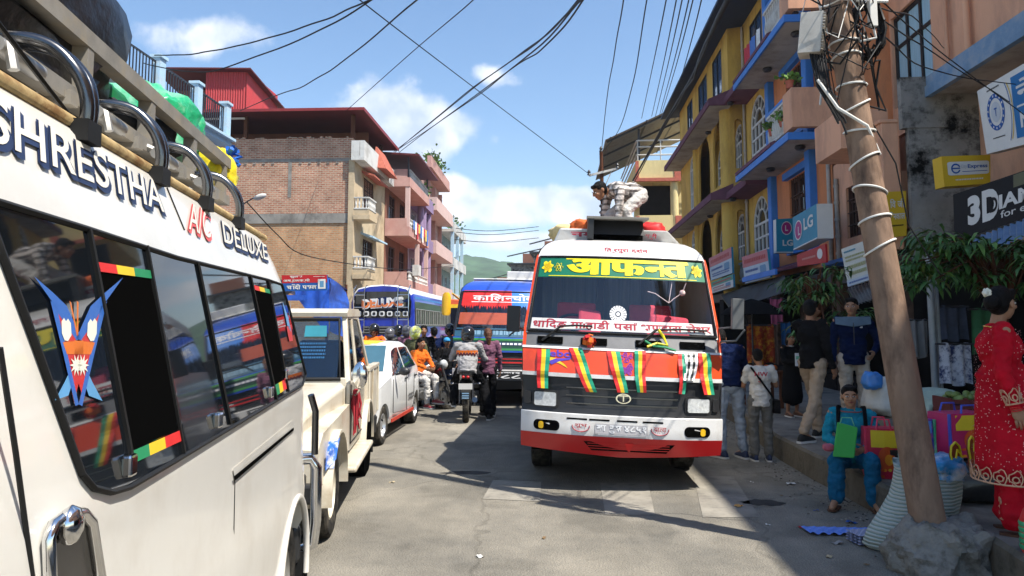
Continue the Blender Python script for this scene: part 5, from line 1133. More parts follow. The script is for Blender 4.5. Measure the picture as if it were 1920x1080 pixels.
b = BB(); frect(glyphs("ebo", .02), -.72, -.50, 1.355, 1.425, .012, b); b.add([FP(x, z, .011) for x, z in ((-.74, 1.30), (-.66, 1.335), (-.54, 1.345), (-.50, 1.36), (-.52, 1.33), (-.62, 1.31), (-.70, 1.27))], [tuple(range(7))]); b.build('bonnet_sticker', mat('sticker_violet', (.10, .06, .45), .4), bus, fix=False)
b = BB(); b.add([FP(x, z, .0105) for x, z in ((-.74, 1.35), (-.66, 1.34), (-.57, 1.28), (-.54, 1.24), (-.62, 1.285), (-.72, 1.31))], [tuple(range(6))]); b.build('sticker_swoosh', M_ty, bus, fix=False)
b = BB(); q = random.Random(6)
for i in range(26):
    x, z, r = q.uniform(-.02, .11), q.uniform(1.22, 1.42), q.uniform(.01, .024); b.text(disc(x, z, r, r * 1.2, 9, .6), lambda p, w_: FP(p, w_, .011))
b.build('bonnet_motif', mat('motif_violet', (.25, .05, .35), .5), bus, fix=False)
b = BB(); b.text(disc(.015, .955, .075, .052, 28, .82), lambda p, q: FP(p, q, .0)); b.text(rects((-.035, .065, .978, .990), (.009, .021, .925, .98)), lambda p, q: FP(p, q, .0)); b.build('grille_emblem', M_chrome, bus, fix=False)
# number plate and garlands on the bumper
b = BB(); fgrid(b, -.26, .25, .60, .70, .056, 0, 6, 1); b.build('number_plate', mat('plate_grey', (.42, .41, .42), .5), bus)
b = BB(); frect(deva(['बा', ' ', 'रुस', ' ', '४८५१'], .03), -.245, .235, .61, .692, .060, b); frect(rects((0, 1, 0, 1)), -.23, .265, .587, .598, .058, b); b.build('plate_lettering', M_letw, bus, fix=False)
for x, tk in ((-.40, ['शुभ']), (.37, ['या', 'त_', 'रा'])):
    b = BB(); frect(deva(tk, .01), x - .06, x + .06, .645, .69, .058, b)
    b.tube([FP(x + .085 * math.cos(a), .665 + .055 * math.sin(a), .056) for a in [R(170 + 200 * i / 12) for i in range(13)]], .0045, 5); b.build('bumper_lettering', M_letr, bus, fix=False)
b = BB(); b.prism([(-.37, .515), (.52, .515), (.44, .425), (-.29, .425)], lambda p, q, d: FP(p, q, d), .03, .056); lg = b.build('lower_grille', M_hole, bus)
b = BB()
for z in (.445, .47, .495): fgrid(b, -.33, .47, z, z + .006, .058, 0, 10, 1)
b.add([FP(x, z, .059) for x, z in ((.03, .515), (.12, .515), (.085, .43), (.065, .43))], [(0, 1, 2, 3)]); b.build('lower_grille_bar', M_bred2, lg)
# mirrors, flowers on the cowl
def bx(b_, *a): b_.box(*a); return b_
b = BB(); b.tube([FP(1.0, 1.58, 0), V((1.18, .16, 1.60)), V((1.26, .12, 1.72))], .012, 6); b.tube([FP(1.0, 1.72, 0), V((1.2, .14, 1.75))], .012, 6); b.box(1.12, 1.24, .08, .15, 1.72, 2.04); b.build('mirror', mat('mirror_grey', (.13, .135, .135), .5), bus, bevel=.015)
b = BB(); b.tube([FP(-1.0, 1.62, 0), V((-1.12, .2, 1.66))], .012, 6); b.box(-1.24, -1.10, .14, .22, 1.60, 1.88); b.build('mirror', M_plas, bus, bevel=.03)
def blossom(c, r, m, seed, n=30):
    q = random.Random(seed); b = BB()
    for i in range(n):
        d = V((q.gauss(0, 1), q.gauss(0, 1), q.gauss(0, .7))).normalized(); p = c + d * r * q.uniform(.1, 1) * .8; s_ = d.orthogonal().normalized() * r * .35; e = d.cross(s_).normalized() * r * .35
        b.add([p - s_, p - e, p + s_, p + e], [(0, 1, 2, 3)], q.randrange(len(m)))
    return b
M_or = mat('flower_orange', (.75, .16, .02), .7)
blossom(FP(-.33, 1.53, .05), .10, 0, 1).build('flower_bunch', [M_tr], bus) if False else blossom(FP(-.33, 1.53, .05), .10, [0, 1], 1, 60).build('flower_bunch', [M_tr, M_or], bus, fix=False)
b = BB(); b.tube([FP(x, z, .05) for x, z in ((.24, 1.5), (.34, 1.54), (.44, 1.52), (.40, 1.62), (.36, 1.68))], .015, 6); b.build('tied_ribbon', M_lety, bus, smooth=60); b = BB(); b.tube([FP(x, z, .05) for x, z in ((.22, 1.56), (.30, 1.51), (.42, 1.5), (.52, 1.47))], .014, 6); b.build('tied_ribbon', M_tg, bus, smooth=60)
# roof carrier board, hatch, bundles
b = BB(); b.prism([(-.80, 2.74), (-.72, 2.92), (.62, 2.92), (.82, 2.74)], lambda p, q, d: V((p, d + .3 * abs(p) ** 3, q)), 1.35, 1.42); rb = b.build('roof_board', M_bwh, bus, bevel=.02)
b = BB(); b.text(fit(deva(['नम', 'स_', 'ते'], .03), 0, 1, 0, 1), lambda x, y: V((-.58 + .62 * x, 1.343, 2.80 + .085 * y))); b.text(fit(deva(['श', '्री'], .03), 0, 1, 0, 1), lambda x, y: V((.34 + .14 * x, 1.343, 2.79 + .08 * y))); b.build('roof_lettering', M_letr, rb, fix=False)
b = BB(); b.loft([[V((x0, y, z)), V((x1, y, z)), V((x1, y + .03, z + .03)), V((x0, y + .03, z + .03))] for y, z, x0, x1 in ((1.05, 2.80, -.36, .30), (1.22, 3.02, -.34, .28))]); b.box(-.38, -.31, 1.0, 1.4, 2.74, 3.0); b.hexa([(-.40, .98, 2.98), (.34, .98, 2.98), (.32, 1.7, 3.02), (-.38, 1.7, 3.02)], [(-.40, .98, 3.01), (.34, .98, 3.01), (.32, 1.7, 3.05), (-.38, 1.7, 3.05)], 1); b.box(-.36, .30, 1.25, 1.3, 2.76, 2.99, 2); b.build('roof_hatch', [M_plas, mat('hatch_grey', (.20, .19, .17), .5), M_hole], bus, bevel=.012)
def bw(x, y, z): return Matrix.Translation(RB) @ Matrix.Rotation(RBR, 4, 'Z') @ Matrix.Rotation(.04, 4, 'Y') @ V((x, y, z))
lump('roof_bundle', 'cream sack bundle on the left of the red bus roof', 'luggage', bw(-.62, 1.9, 2.80), (.24, .3, .11), mat('sack_cream', (.6, .48, .25), .9, var=.3, s=6, bump=.4), 21, .2)
lump('roof_bundle', 'orange and red bundle on the bus roof beside the hatch', 'luggage', bw(-.42, 1.7, 2.82), (.17, .2, .12), mat('cloth_orange_red', (.6, .13, .04), .8, var=.5, s=9), 24, .3)
lump('roof_bundle', 'bright red plastic bundle right of the bus roof hatch', 'luggage', bw(.46, 1.75, 2.80), (.17, .2, .13), M_tr, 27, .25)
# side windows stay dark; air pump pipe under the bumper is in shade
# ---- the blue and red bus behind it
M_bblu = mat('bus_blue_paint', (.02, .07, .42), .3, var=.1, s=2, coat=.5)
M_bgrn = mat('bus_dark_green', (.008, .05, .022), .35, var=.15, coat=.3)
kb, BB = minibus('blue_minibus', 'blue-browed minibus with red and blue lettered banner behind the motorcycle', (-.26, 15.3, 0), -.02, .02,
    dict(side=M_bblu, pillar=M_plas, brow=M_bblu, hood=M_bgrn, bumper=M_bwh, lower=M_plas, cowl=mat('panel_sky_blue', (.08, .30, .50), .5, stain=(.6, .2, .2), ss=6, sa=.5), seat=M_plas))
b = BB(); fgrid(b, -.92, .2, 2.16, 2.5, .005, 0, 14, 3); fgrid(b, .2, .92, 2.16, 2.5, .005, 1, 10, 3)
q = random.Random(3)
for i in range(34): x = -.9 + i * .054; d = q.uniform(.03, .11); b.add([FP(x, 2.165, .006), FP(x + .05, 2.165, .006), FP(x + .025, 2.165 - d, .006)], [(0, 1, 2)], 0 if x < .2 else 1)
b.build('windscreen_banner', [M_tr, mat('banner_blue', (.02, .18, .6), .4)], kb, fix=False)
b = BB(); frect(deva(['का', 'िल', 'न_', 'चोक'], .02), -.68, .80, 2.27, 2.43, .009, b); frect(rects((0, 1, 0, 1)), -.7, .8, 2.235, 2.25, .009, b); b.build('banner_lettering', M_letw, kb, fix=False)
b = BB(); fgrid(b, -.92, .3, 1.74, 2.0, .004, 0, 12, 2); b.build('painted_reflection', mat('reflection_rust', (.40, .09, .05), .25), kb, smooth=60)  # rust patch painting a red reflection onto the windscreen
b = BB(); fgrid(b, -.97, .97, 1.47, 1.66, .006, 0, 14, 2); b.build('painted_panel', mat('panel_sky', (.03, .10, .17), .5, var=.3, s=4), kb, smooth=60)
b = BB(); frect(squiggle(0, 1, 0, 1, random.Random(9), 1), -.7, .7, 1.52, 1.62, .010, b); b.build('panel_lettering', mat('lettering_sky', (.16, .28, .38), .5), kb, fix=False)
b = BB(); fgrid(b, -.99, .99, 1.40, 1.445, .014, 0, 14, 1); fgrid(b, -.99, .99, 1.19, 1.235, .014, 0, 14, 1); b.build('green_strip', mat('strip_green', (.03, .20, .05), .4), kb)
b = BB(); fgrid(b, -.99, .99, 1.30, 1.36, .014, 0, 14, 1); frect(squiggle(0, 1, 0, 1, random.Random(2), 1), -.5, .9, 1.31, 1.35, .018, b, 1); b.build('blue_strip', [mat('strip_navy', (.01, .02, .10), .4), M_letw], kb)
b = BB(); fgrid(b, -.9, .9, .92, .95, .02, 0, 14, 1); fgrid(b, -.9, .9, 1.0, 1.02, .02, 0, 14, 1); b.build('red_strip', M_tr, kb)
b = BB(); fgrid(b, -.45, .45, .58, .76, .056, 0, 8, 1); b.build('number_plate', M_plas, kb); b = BB(); frect(deva(['०१८८'], .03), -.42, .42, .595, .68, .06, b); frect(deva(['१०', 'बा', '१'], .03), -.2, .4, .70, .74, .06, b); b.build('plate_lettering', M_letw, kb, fix=False)
b = BB(); b.tube([FP(-1, 2.3, 0), V((-1.1, .2, 2.4))], .02, 6); b.loft([[V((-1.22 + .09 * s_ * math.cos(a), .18 + .05 * math.sin(a) , z)) for a in [2 * PI * i / 12 for i in range(12)] for s_ in (k,)] for z, k in ((1.92, .8), (1.97, 1.1), (2.3, 1.1), (2.38, .9), (2.42, .5))]); b.build('mirror', mat('mirror_yellow', (.75, .42, .02), .35), kb, smooth=50)
b = BB(); b.tube([FP(1, 1.9, 0), V((1.18, .1, 1.9))], .02, 6); b.box(.82, 1.06, -.06, .02, 1.55, 1.95); b.build('mirror', M_plas, kb, bevel=.04)
b = BB(); b.box(.05, .88, 1.6, 4.2, 2.8, 3.02); b.box(-.75, .9, 1.55, 4.6, 2.8, 2.84); b.build('roof_behind', M_bwh, kb, bevel=.03)  # white block added here for the roof of another bus behind
# ================================================================ LONG BUSES
def longbus(name, label, loc, rz, low, up, L=9.0, w=1.2, h=3.25):
    t = thing(name, label, 'bus', loc, rz)
    prof = [(w, .45), (w, 1.75), (w * .985, 2.55), (w * .93, 2.9), (w * .78, 3.12), (w * .4, h - .03), (0, h)]
    ring = lambda y, k=1, dz=0: [V((x * k, y, z - dz * (z > 2))) for x, z in prof] + [V((-x * k, y, z - dz * (z > 2))) for x, z in reversed(prof[:-1])]
    mb = MB(); mb.loft([ring(0, .95, .06), ring(.06, .985, .02), ring(.2), ring(L / 2), ring(L - .2), ring(L, .95, .06)]); o = mb.build('body', [low, up], t, smooth=40)
    for p in o.data.polygons:
        if p.center.z > 2.75: p.material_index = 1
    for s_ in (-1, 1):
        for y in (1.9, L - 1.7): wheel(t, V((s_ * (w - .14), y, .48)), .48, .28, s_, M_rim); mb = MB(); mb.cyl((s_ * (w - .04), y, .5), (s_ * (w + .004), y, .5), .56, n=24); mb.build('wheel_arch', M_hole, t)
        mb = MB(); mb.add([V((s_ * (lerp(w, w * .985, (z - 1.75) / .8) + .006), y, z)) for y, z in ((.12, 1.72), (L - .15, 1.72), (L - .15, 2.62), (.12, 2.62))], [(0, 1, 2, 3)]); mb.build('window_band', M_vgl, t, fix=False)
        n = 9
        for k in range(n):
            a = .25 + k * (L - .5) / n; bb = a + (L - .5) / n - .06; mb = MB(); q = [V((s_ * (lerp(w, w * .985, (z - 1.75) / .8) + .014), y, z)) for y, z in ((a, 1.76), (bb, 1.76), (bb, 2.34), (a, 2.34))]; mb.tube(q + [q[0]], .022, 4); mb.tube([(q[0] + q[1]) / 2, (q[2] + q[3]) / 2], .016, 4); mb.build('window_frame', M_rim, t)
    return t
db = longbus('blue_deluxe_bus', 'blue coach with black rear window and roof ladders seen from behind', (-4.75, 26, 0), -.06, mat('coach_blue', (.012, .035, .36), .3, var=.1, coat=.5), M_bwh)
mb = MB(); mb.prism([(-1.05, 2.02), (1.05, 2.02), (1.08, 2.6), (.95, 2.98), (-.95, 2.98), (-1.08, 2.6)], lambda a, c, d: V((a, d, c)), -.03, .02); mb.build('rear_window', M_vgl, db)
g = glyphs("DELUXE", .05); mb = MB(); mb.text(fit(g, 0, 1, 0, 1), lambda x, y: V((-.76 + 1.52 * x + .03, -.036, 2.36 + .33 * y + .1 * x - .03)), 1); mb.text(fit(g, 0, 1, 0, 1), lambda x, y: V((-.76 + 1.52 * x, -.042, 2.36 + .33 * y + .1 * x)), 0); o = mb.build('lettering', [mat('lettering_orange', (.72, .20, .06), .4), M_letw], db, fix=False)
for p in o.data.polygons:
    if p.material_index == 0 and p.center.z > 2.60: p.material_index = 1
mb = MB()
for i in range(7): x = -.87 + .29 * i; mb.prism(rrect(x - .10, x + .10, 2.08, 2.26, .05), lambda a, c, d: V((a, d, c)), -.044, -.03); mb.prism(rrect(x - .055, x + .055, 2.12, 2.22, .03), lambda a, c, d: V((a, d, c)), -.05, -.044, 1)
mb.build('emblem_row', [M_letw, M_plas], db)
for x0 in (-1.03, .60):
    mb = MB()
    for x in (x0, x0 + .40): mb.tube([(x, .2, 3.22), (x, -.1, 3.08), (x, -.12, 2.9), (x, -.12, 1.45)], .022, 6)
    for z in (1.5, 1.95, 2.4, 2.85): mb.cyl((x0, -.12, z), (x0 + .40, -.12, z), .018, n=6)
    mb.build('ladder', M_chrome, db, smooth=50)
mb = MB(); mb.box(-.7, .6, -.03, .02, 1.42, 1.72); mb.build('rear_vent', M_plas, db)
mb = MB()
for z in (1.5, 1.6, 1.7): mb.box(-.65, .55, -.05, -.02, z - .03, z)
mb.build('vent_slat', M_rim, db); boxo(db, 'rear_stripe', M_bwh, (-1.16, 1.16, -.025, .02, 1.05, 1.33)); boxo(db, 'rear_bumper', M_bwh, (-1.16, 1.16, -.1, .05, .5, .75), bevel=.03)
for s_ in (-1, 1): boxo(db, 'tail_lamp', M_redl, (*sorted((s_ * .95, s_ * 1.12)), -.045, .0, 1.08, 1.42))
boxo(db, 'roof_stripe', mat('stripe_blue', (.02, .2, .55), .4), (1.13, 1.155, .3, 8.8, 2.72, 2.80), (-1.155, -1.13, .3, 8.8, 2.72, 2.80)); mb = MB(); mb.prism([(1.4, 1.1), (2.6, .7), (5, .9), (3.6, 1.45)], lambda a, c, d: V((d, a, c)), 1.203, 1.208); mb.build('side_graphic', mat('graphic_lilac', (.35, .28, .6), .5), db)
ob = longbus('orange_bus', 'orange-red bus glimpsed between the blue coach and the blue-browed minibus', (-3.35, 40, 0), .02, mat('bus_orange_paint', (.62, .08, .015), .3, coat=.4), mat('bus_orange_top', (.65, .12, .02), .3, coat=.4))
mb = MB(); mb.prism([(-1.05, 1.7), (1.05, 1.7), (1.0, 2.75), (-1.0, 2.75)], lambda a, c, d: V((a, d, c)), -.03, .02); mb.build('windscreen', M_vgl, ob); boxo(ob, 'front_stripe', M_bwh, (-1.15, 1.15, -.025, .02, 1.3, 1.5)); boxo(ob, 'yellow_panel', M_ty, (-.3, 1.0, -.025, .02, 2.75, 2.95))
for s_ in (-1, 1): boxo(ob, 'headlight', M_lens, (*sorted((s_ * .7, s_ * 1.05)), -.04, .02, .9, 1.1))
# ================================================================ PEOPLE
def remesh(mb, voxel, smooth=4):
    me = bpy.data.meshes.new('tmp'); me.from_pydata([tuple(p) for p in mb.v], [], mb.f)
    bm = bmesh.new(); bm.from_mesh(me); bmesh.ops.recalc_face_normals(bm, faces=bm.faces); bm.to_mesh(me); bm.free()
    o = bpy.data.objects.new('tmp', me); COL.objects.link(o)
    r = o.modifiers.new('r', 'REMESH'); r.mode = 'VOXEL'; r.voxel_size = voxel
    if smooth: s = o.modifiers.new('s', 'SMOOTH'); s.iterations = smooth; s.factor = .5
    bpy.context.view_layer.update(); m2 = bpy.data.meshes.new_from_object(o.evaluated_get(bpy.context.evaluated_depsgraph_get()))
    bpy.data.objects.remove(o); bpy.data.meshes.remove(me); return m2
def place(me, name, m, parent, fold=0, fs=9, extra=None):
    if extra or fold:
        if fold:
            ns = [v.normal.copy() for v in me.vertices]
            for v, n in zip(me.vertices, ns):
                c = v.co; q = NZ.noise(V((c.x * fs * .8, c.y * fs * .8, c.z * fs * 1.4))) + .6 * NZ.noise(V((c.x * fs * 2 + 9, c.y * fs * 2, c.z * fs * 2.6))); v.co = c + n * q * fold
    if extra:
        bm = bmesh.new(); bm.from_mesh(me); off = []
        for x in extra:
            vv = [bm.verts.new(p) for p in x.v]
            for f in x.f:
                try: bm.faces.new([vv[i] for i in f])
                except ValueError: pass
        bmesh.ops.recalc_face_normals(bm, faces=bm.faces); bm.to_mesh(me); bm.free()
    me.materials.clear(); me.materials.append(m); me.polygons.foreach_set('use_smooth', [True] * len(me.polygons)); me.update()
    o = bpy.data.objects.new(name, me); COL.objects.link(o); o.parent = parent; return o
M_skin = mat('skin_brown', (.28, .135, .075), .5, var=.12, s=14); M_skin2 = mat('skin_tan', (.36, .19, .11), .5, var=.12, s=14)
M_hair = mat('hair_black', (.006, .005, .005), .6, var=.4, s=30, bump=.8, bs=70, str3=(1, 1, .25), spec=.12); M_hairb = mat('hair_brown', (.10, .04, .02), .5, var=.4, s=30, bump=.8, bs=70, str3=(1, 1, .25))
M_eyew = mat('eye_white', (.6, .58, .55), .3); M_lip = mat('lips', (.22, .06, .05), .5)
def fabric(key, col, var=.22, **k): return mat(key, col, .92, var=var, s=7, bump=.45, bs=45, spec=.05, **k)
BASE = dict(pel=(0, 0, .95), wai=(0, 0, 1.10), che=(0, .01, 1.28), nek=(0, .015, 1.45), hed=(0, -.015, 1.59),
            shoL=(.18, .01, 1.40), elbL=(.235, .03, 1.13), wriL=(.25, -.04, .89), hipL=(.095, 0, .92), kneL=(.105, -.02, .50), ankL=(.105, .02, .085), toeL=(.125, -.14, .035))
for k in list(BASE):
    if k[-1] == 'L': BASE[k[:-1] + 'R'] = (-BASE[k][0], *BASE[k][1:])
def limb(mb, p, q, a, b): 
    p, q = V(p), V(q); mb.tube([p, p.lerp(q, .35), p.lerp(q, .7), q], [a, lerp(a, b, .3), lerp(a, b, .72), b], 10); mb.ell(p, a * .99, 10); mb.ell(q, b * .99, 10)
def oval(mb, c, r, Q=None): mb.ell(c, r, 14, 0, Q, 9)
def hand(J, s, curl=.5, spread=1, k=1.0, dirv=None, nv=None):
    """five separate bent fingers and the palm they grow from; returns (palm, fingers)"""
    w, e = V(J['wri' + s]), V(J['elb' + s]); d = (V(dirv) if dirv else (w - e)).normalized()
    n = V(nv) if nv else V((1 if s == 'L' else -1, 0, 0)); n = (n - d * n.dot(d)).normalized()   # back of the hand
    a = d.cross(n).normalized()                                     # across the knuckles
    if a.y > 0: a = -a                                              # thumb side towards the front
    c = w + d * .055 * k; pm = MB(); Q = Matrix((a, n, d)).transposed(); pm.ell(c, (.042 * k, .017 * k, .052 * k), 12, 0, Q); pm.tube([w - d * .02, w + d * .03], [.027 * k, .026 * k], 10)
    fg = MB()
    for i, (L, off) in enumerate(((.070, 1.05), (.080, .38), (.075, -.32), (.058, -1.0))):
        b = c + d * (.040 - .006 * abs(off)) * k + a * off * .027 * k; p = [b]; ang = .15
        for j, f in enumerate((.45, .32, .25)):
            ang += curl * (.55 + .25 * j); p.append(p[-1] + (d * math.cos(ang) - n * math.sin(ang) + a * off * .05 * spread).normalized() * L * f * k)
        fg.tube(p, [.0092 * k, .0088 * k, .008 * k, .0062 * k], 8)
    b = c + a * .034 * k - d * .022 * k; fg.tube([b, b + (a * .75 + d * .6 - n * .3) * .030 * k, b + (a * .95 + d * 1.3 - n * .7) * .042 * k], [.0115 * k, .010 * k, .007 * k], 8)
    return pm, fg
def human(label, loc, rz, h=1.70, J=None, skin=None, top=None, sleeve='long', legs=None, shoes=None, hair='short', hairm=None, headyaw=0, headpitch=0, detail=1, group=None, skirt=None, skirtm=None,
          curl=.5, hands={}, bulk=1.0, name='person', collar=None, hem=.90, topname='jacket', legname='trousers', sandal=False):
    """standing by default, facing -y; J moves joints (metres for a 1.70 m body)"""
    D = {k: V(v) for k, v in BASE.items()}
    for k, v in (J or {}).items(): D[k] = V(v)
    t = thing(name, label, 'person', loc, rz, group); t.scale = (h / 1.70,) * 3
    vx = .0105 if detail else .016; skin = skin or M_skin
    mb = MB(); up = (D['nek'] - D['pel']).normalized(); side = (D['shoL'] - D['shoR']).normalized(); fw = side.cross(up).normalized(); side = up.cross(fw)
    QT = Matrix((side, fw, up)).transposed()
    hs = (D['hipL'] - D['hipR']).normalized()
    for n, r in (('pel', (.15, .105, .12)), ('wai', (.135 * bulk, .095 * bulk, .13)), ('che', (.158, .108, .17))): oval(mb, D[n], r, QT)
    limb(mb, D['shoL'], D['shoR'], .058, .058); limb(mb, D['che'] + up * .05, D['nek'], .08, .052); limb(mb, D['nek'], D['hed'] - (D['hed'] - D['nek']).normalized() * .05, .050, .048)
    for s in 'LR':
        limb(mb, D['sho' + s], D['elb' + s], .047, .038); limb(mb, D['elb' + s], D['wri' + s], .039, .025)
        limb(mb, D['hip' + s], D['kne' + s], .085, .054); limb(mb, D['kne' + s], D['ank' + s], .056, .036); limb(mb, D['ank' + s], V(D['toe' + s]), .036, .03)
    # head, in its own frame
    HM = Matrix.Translation(D['hed']) @ Matrix.Rotation(headyaw, 4, 'Z') @ Matrix.Rotation(headpitch, 4, 'X')
    Q3 = HM.to_3x3(); hp = lambda x, y, z: HM @ V((x, y, z))
    mb.ell(hp(0, .012, .028), (.076, .094, .088), 16, 0, Q3, 10); mb.ell(hp(0, -.022, -.035), (.062, .070, .078), 14, 0, Q3, 9); mb.ell(hp(0, -.055, -.088), (.03, .03, .024), 10, 0, Q3)
    mb.tube([hp(0, -.092, .022), hp(0, -.112, -.022), hp(0, -.094, -.036)], [.010, .016, .012], 8)
    for s in (-1, 1): mb.ell(hp(s * .078, .012, -.005), (.012, .022, .034), 8, 0, Q3); mb.ell(hp(s * .036, -.078, -.022), (.024, .016, .02), 8, 0, Q3)
    fing = []
    for s in 'LR':
        pm, fg = hand(D, s, curl, **hands.get(s, {})); fing.append(fg)
        mb.v += pm.v and []; o = len(mb.v); mb.v += pm.v; mb.f += [[o + i for i in f] for f in pm.f]; mb.m += pm.m
    body = place(remesh(mb, vx if detail < 2 else .0075, 3), 'body', skin, t, extra=fing)
    if detail:
        fe = MB()
        for s in (-1, 1):
            fe.ell(hp(s * .034, -.086, .004), (.0155, .008, .0075), 10, 0, Q3); fe.ell(hp(s * .034, -.0925, .004), (.007, .004, .0072), 8, 1, Q3)
            fe.tube([hp(s * .016, -.093, .022), hp(s * .036, -.092, .029), hp(s * .056, -.080, .022)], [.0035, .0045, .003], 5, 1)
        fe.tube([hp(-.026, -.083, -.058), hp(0, -.094, -.056), hp(.026, -.083, -.058)], [.004, .0085, .004], 6, 2); fe.build('face', [M_eyew, M_hair, M_lip], t, smooth=80)
    hm = MB(); hairm = hairm or M_hair
    if hair in ('short', 'bun', 'long', 'pony'):
        hm.ell(hp(0, .022, .040), (.083, .098, .088), 16, 0, Q3, 10); hm.ell(hp(0, .05, .0), (.076, .064, .085), 14, 0, Q3)
        for i in range(7): x = -.05 + .0167 * i; hm.ell(hp(x, -.052 + .25 * abs(x) ** 1.4, .084), (.022, .028, .026), 8, 0, Q3)
        if hair == 'bun': hm.ell(hp(0, .125, .005), (.055, .05, .055), 12, 0, Q3)
        if hair in ('long', 'pony'): hm.tube([hp(0, .085, .03), hp(0, .11, -.08), hp(0, .10, -.22)], [.06, .055, .03], 10)
        place(remesh(hm, .010, 2), 'hair', hairm, t, fold=.004, fs=26)
    elif hair == 'helmet' or hair == 'cap':
        hm.ell(hp(0, .01, .045), (.125, .145, .125), 18, 0, Q3, 12) if hair == 'helmet' else hm.ell(hp(0, .012, .05), (.088, .105, .082), 16, 0, Q3)
        if hair == 'helmet': hm.ell(hp(0, .04, -.02), (.122, .11, .115), 16, 0, Q3)
        else: hm.ell(hp(0, -.10, .05), (.06, .07, .012), 12, 0, Q3)
        ho = hm.build('helmet' if hair == 'helmet' else 'cap', hairm, t, smooth=180)
        if hair == 'helmet': mv = MB(); mv.grid(lambda u, v: hp(.115 * math.sin(lerp(-1.1, 1.1, u)), -.135 * math.cos(lerp(-1.1, 1.1, u)) + .012, lerp(.085, .04, v)), 10, 2); mv.build('visor', M_vgl, ho, smooth=180)
    if legs:
        g = MB(); oval(g, D['pel'] - up * .01, (.160, .118, .125), QT)
        for s in 'LR':
            limb(g, D['hip' + s], D['kne' + s], .098 * bulk, .072); a = D['ank' + s].lerp(D['kne' + s], .06); limb(g, D['kne' + s], a, .072 * bulk, .058 * bulk ** 2)
        place(remesh(g, vx, 2), legname, legs, t, fold=.016, fs=11)
    if top:
        g = MB(); oval(g, D['che'], (.172 * bulk, .126 * bulk, .175), QT); oval(g, D['wai'], (.155 * bulk, .120 * bulk, .15), QT)
        hw = D['pel'] + up * (hem - .93); g.tube([hw, D['wai']], [.148 * bulk, .148 * bulk], 16); 
        limb(g, D['shoL'] - side * .01, D['shoR'] + side * .01, .066, .066); limb(g, D['che'] + up * .06, D['nek'] - up * .015, .092, .062)
        for s in 'LR':
            e = D['elb' + s]
            if sleeve == 'long': limb(g, D['sho' + s], e, .064, .055); limb(g, e, D['wri' + s].lerp(e, .06), .054, .040)
            else: limb(g, D['sho' + s], D['sho' + s].lerp(e, .62), .064, .062)
        place(remesh(g, vx, 2), topname, top, t, fold=.016, fs=12)
        if collar: c = MB(); c.tube([D['nek'] + side * .062 * math.cos(a) + fw * .058 * math.sin(a) - up * (.02 if math.sin(a) * 1 < 0 else .012) for a in [2 * PI * i / 16 for i in range(17)]], .016, 6); c.build('collar', collar, t, smooth=60)
    if skirt:
        g = MB(); n = 40; g.loft([[V((cx + rx_ * math.cos(a) * (1 + .05 * math.sin(a * 9 + z * 4) * (i / len(skirt))), cy + ry_ * math.sin(a) * (1 + .05 * math.cos(a * 7) * (i / len(skirt))), z)) for a in [2 * PI * j / n for j in range(n)]] for i, (z, cx, cy, rx_, ry_) in enumerate(skirt)])
        g.build('skirt', skirtm, t, smooth=180, subs=1)
    if shoes:
        for s in 'LR':
            g = MB(); a, b = D['ank' + s], D['toe' + s]; d = (b - a); d.z = 0; d.normalize(); z0 = min(a.z, b.z) - .03; sd = V((-d.y, d.x, 0)); m0 = V((a.x, a.y, z0))
            if sandal:
                g.loft([[m0 + d * x + sd * w * c + V((0, 0, zz)) for c, zz in ((-1, 0), (1, 0), (1, .018), (-1, .018))] for x, w in ((-.07, .03), (-.02, .038), (.09, .045), (.17, .04), (.19, .02))]); g.tube([m0 + d * .10 + sd * .045 + V((0, 0, .02)), m0 + d * .09 + V((0, 0, .065)), m0 + d * .10 - sd * .045 + V((0, 0, .02))], .010, 6)
                g.build('sandal', shoes, t, smooth=40); continue
            for x0, w, hh in ((-.075, .032, .07), (-.04, .038, .1), (.03, .042, .095), (.09, .047, .06), (.15, .045, .05), (.19, .03, .035)): pass
            g.loft([[m0 + d * x + sd * w * cc + V((0, 0, hh * zz)) for cc, zz in ((-.9, .0), (.9, 0), (1, .35), (.72, .85), (0, 1), (-.72, .85), (-1, .35))] for x, w, hh in ((-.085, .026, .06), (-.06, .036, .10), (.0, .040, .11), (.06, .045, .085), (.12, .050, .062), (.17, .046, .05), (.20, .028, .035))], 0)
            so = MB(); so.loft([[m0 + d * x + sd * w * cc + V((0, 0, zz)) for cc, zz in ((-1, -.008), (1, -.008), (1, .018), (-1, .018))] for x, w in ((-.09, .03), (-.06, .041), (.05, .049), (.13, .054), (.18, .046), (.208, .026))])
            o = g.build('shoe', shoes, t, smooth=60); so.build('sole', M_white, o, smooth=40)
    return t
F_navy = fabric('cloth_navy', (.006, .012, .045)); F_black = fabric('cloth_black', (.008, .008, .009)); F_khaki = fabric('cloth_khaki', (.36, .27, .19)); F_jean = fabric('denim_grey_blue', (.27, .31, .37)); F_beige = fabric('cloth_beige', (.44, .38, .31))
F_teal = fabric('cloth_teal', (.015, .19, .26), stain=(.02, .32, .42), ss=16, sa=.6); F_tealp = fabric('cloth_teal_blue', (.012, .115, .22)); F_white = fabric('cloth_offwhite', (.52, .50, .47)); F_dgrey = fabric('cloth_dark_grey', (.13, .125, .115))
F_red = mat('kurta_red', (.50, .006, .018), .85, var=.25, s=6, bump=.5, bs=28, spec=.1); F_dkdenim = fabric('denim_dark', (.03, .05, .10)); F_orange = fabric('cloth_orange', (.65, .14, .02)); F_olive = fabric('cloth_olive', (.10, .10, .05)); F_plum = fabric('cloth_plum', (.16, .07, .11))
M_shoe = mat('shoe_navy', (.02, .03, .07), .6); M_shoeb = mat('shoe_black', (.015, .015, .015), .6); M_sand = mat('sandal_brown', (.10, .045, .025), .7)
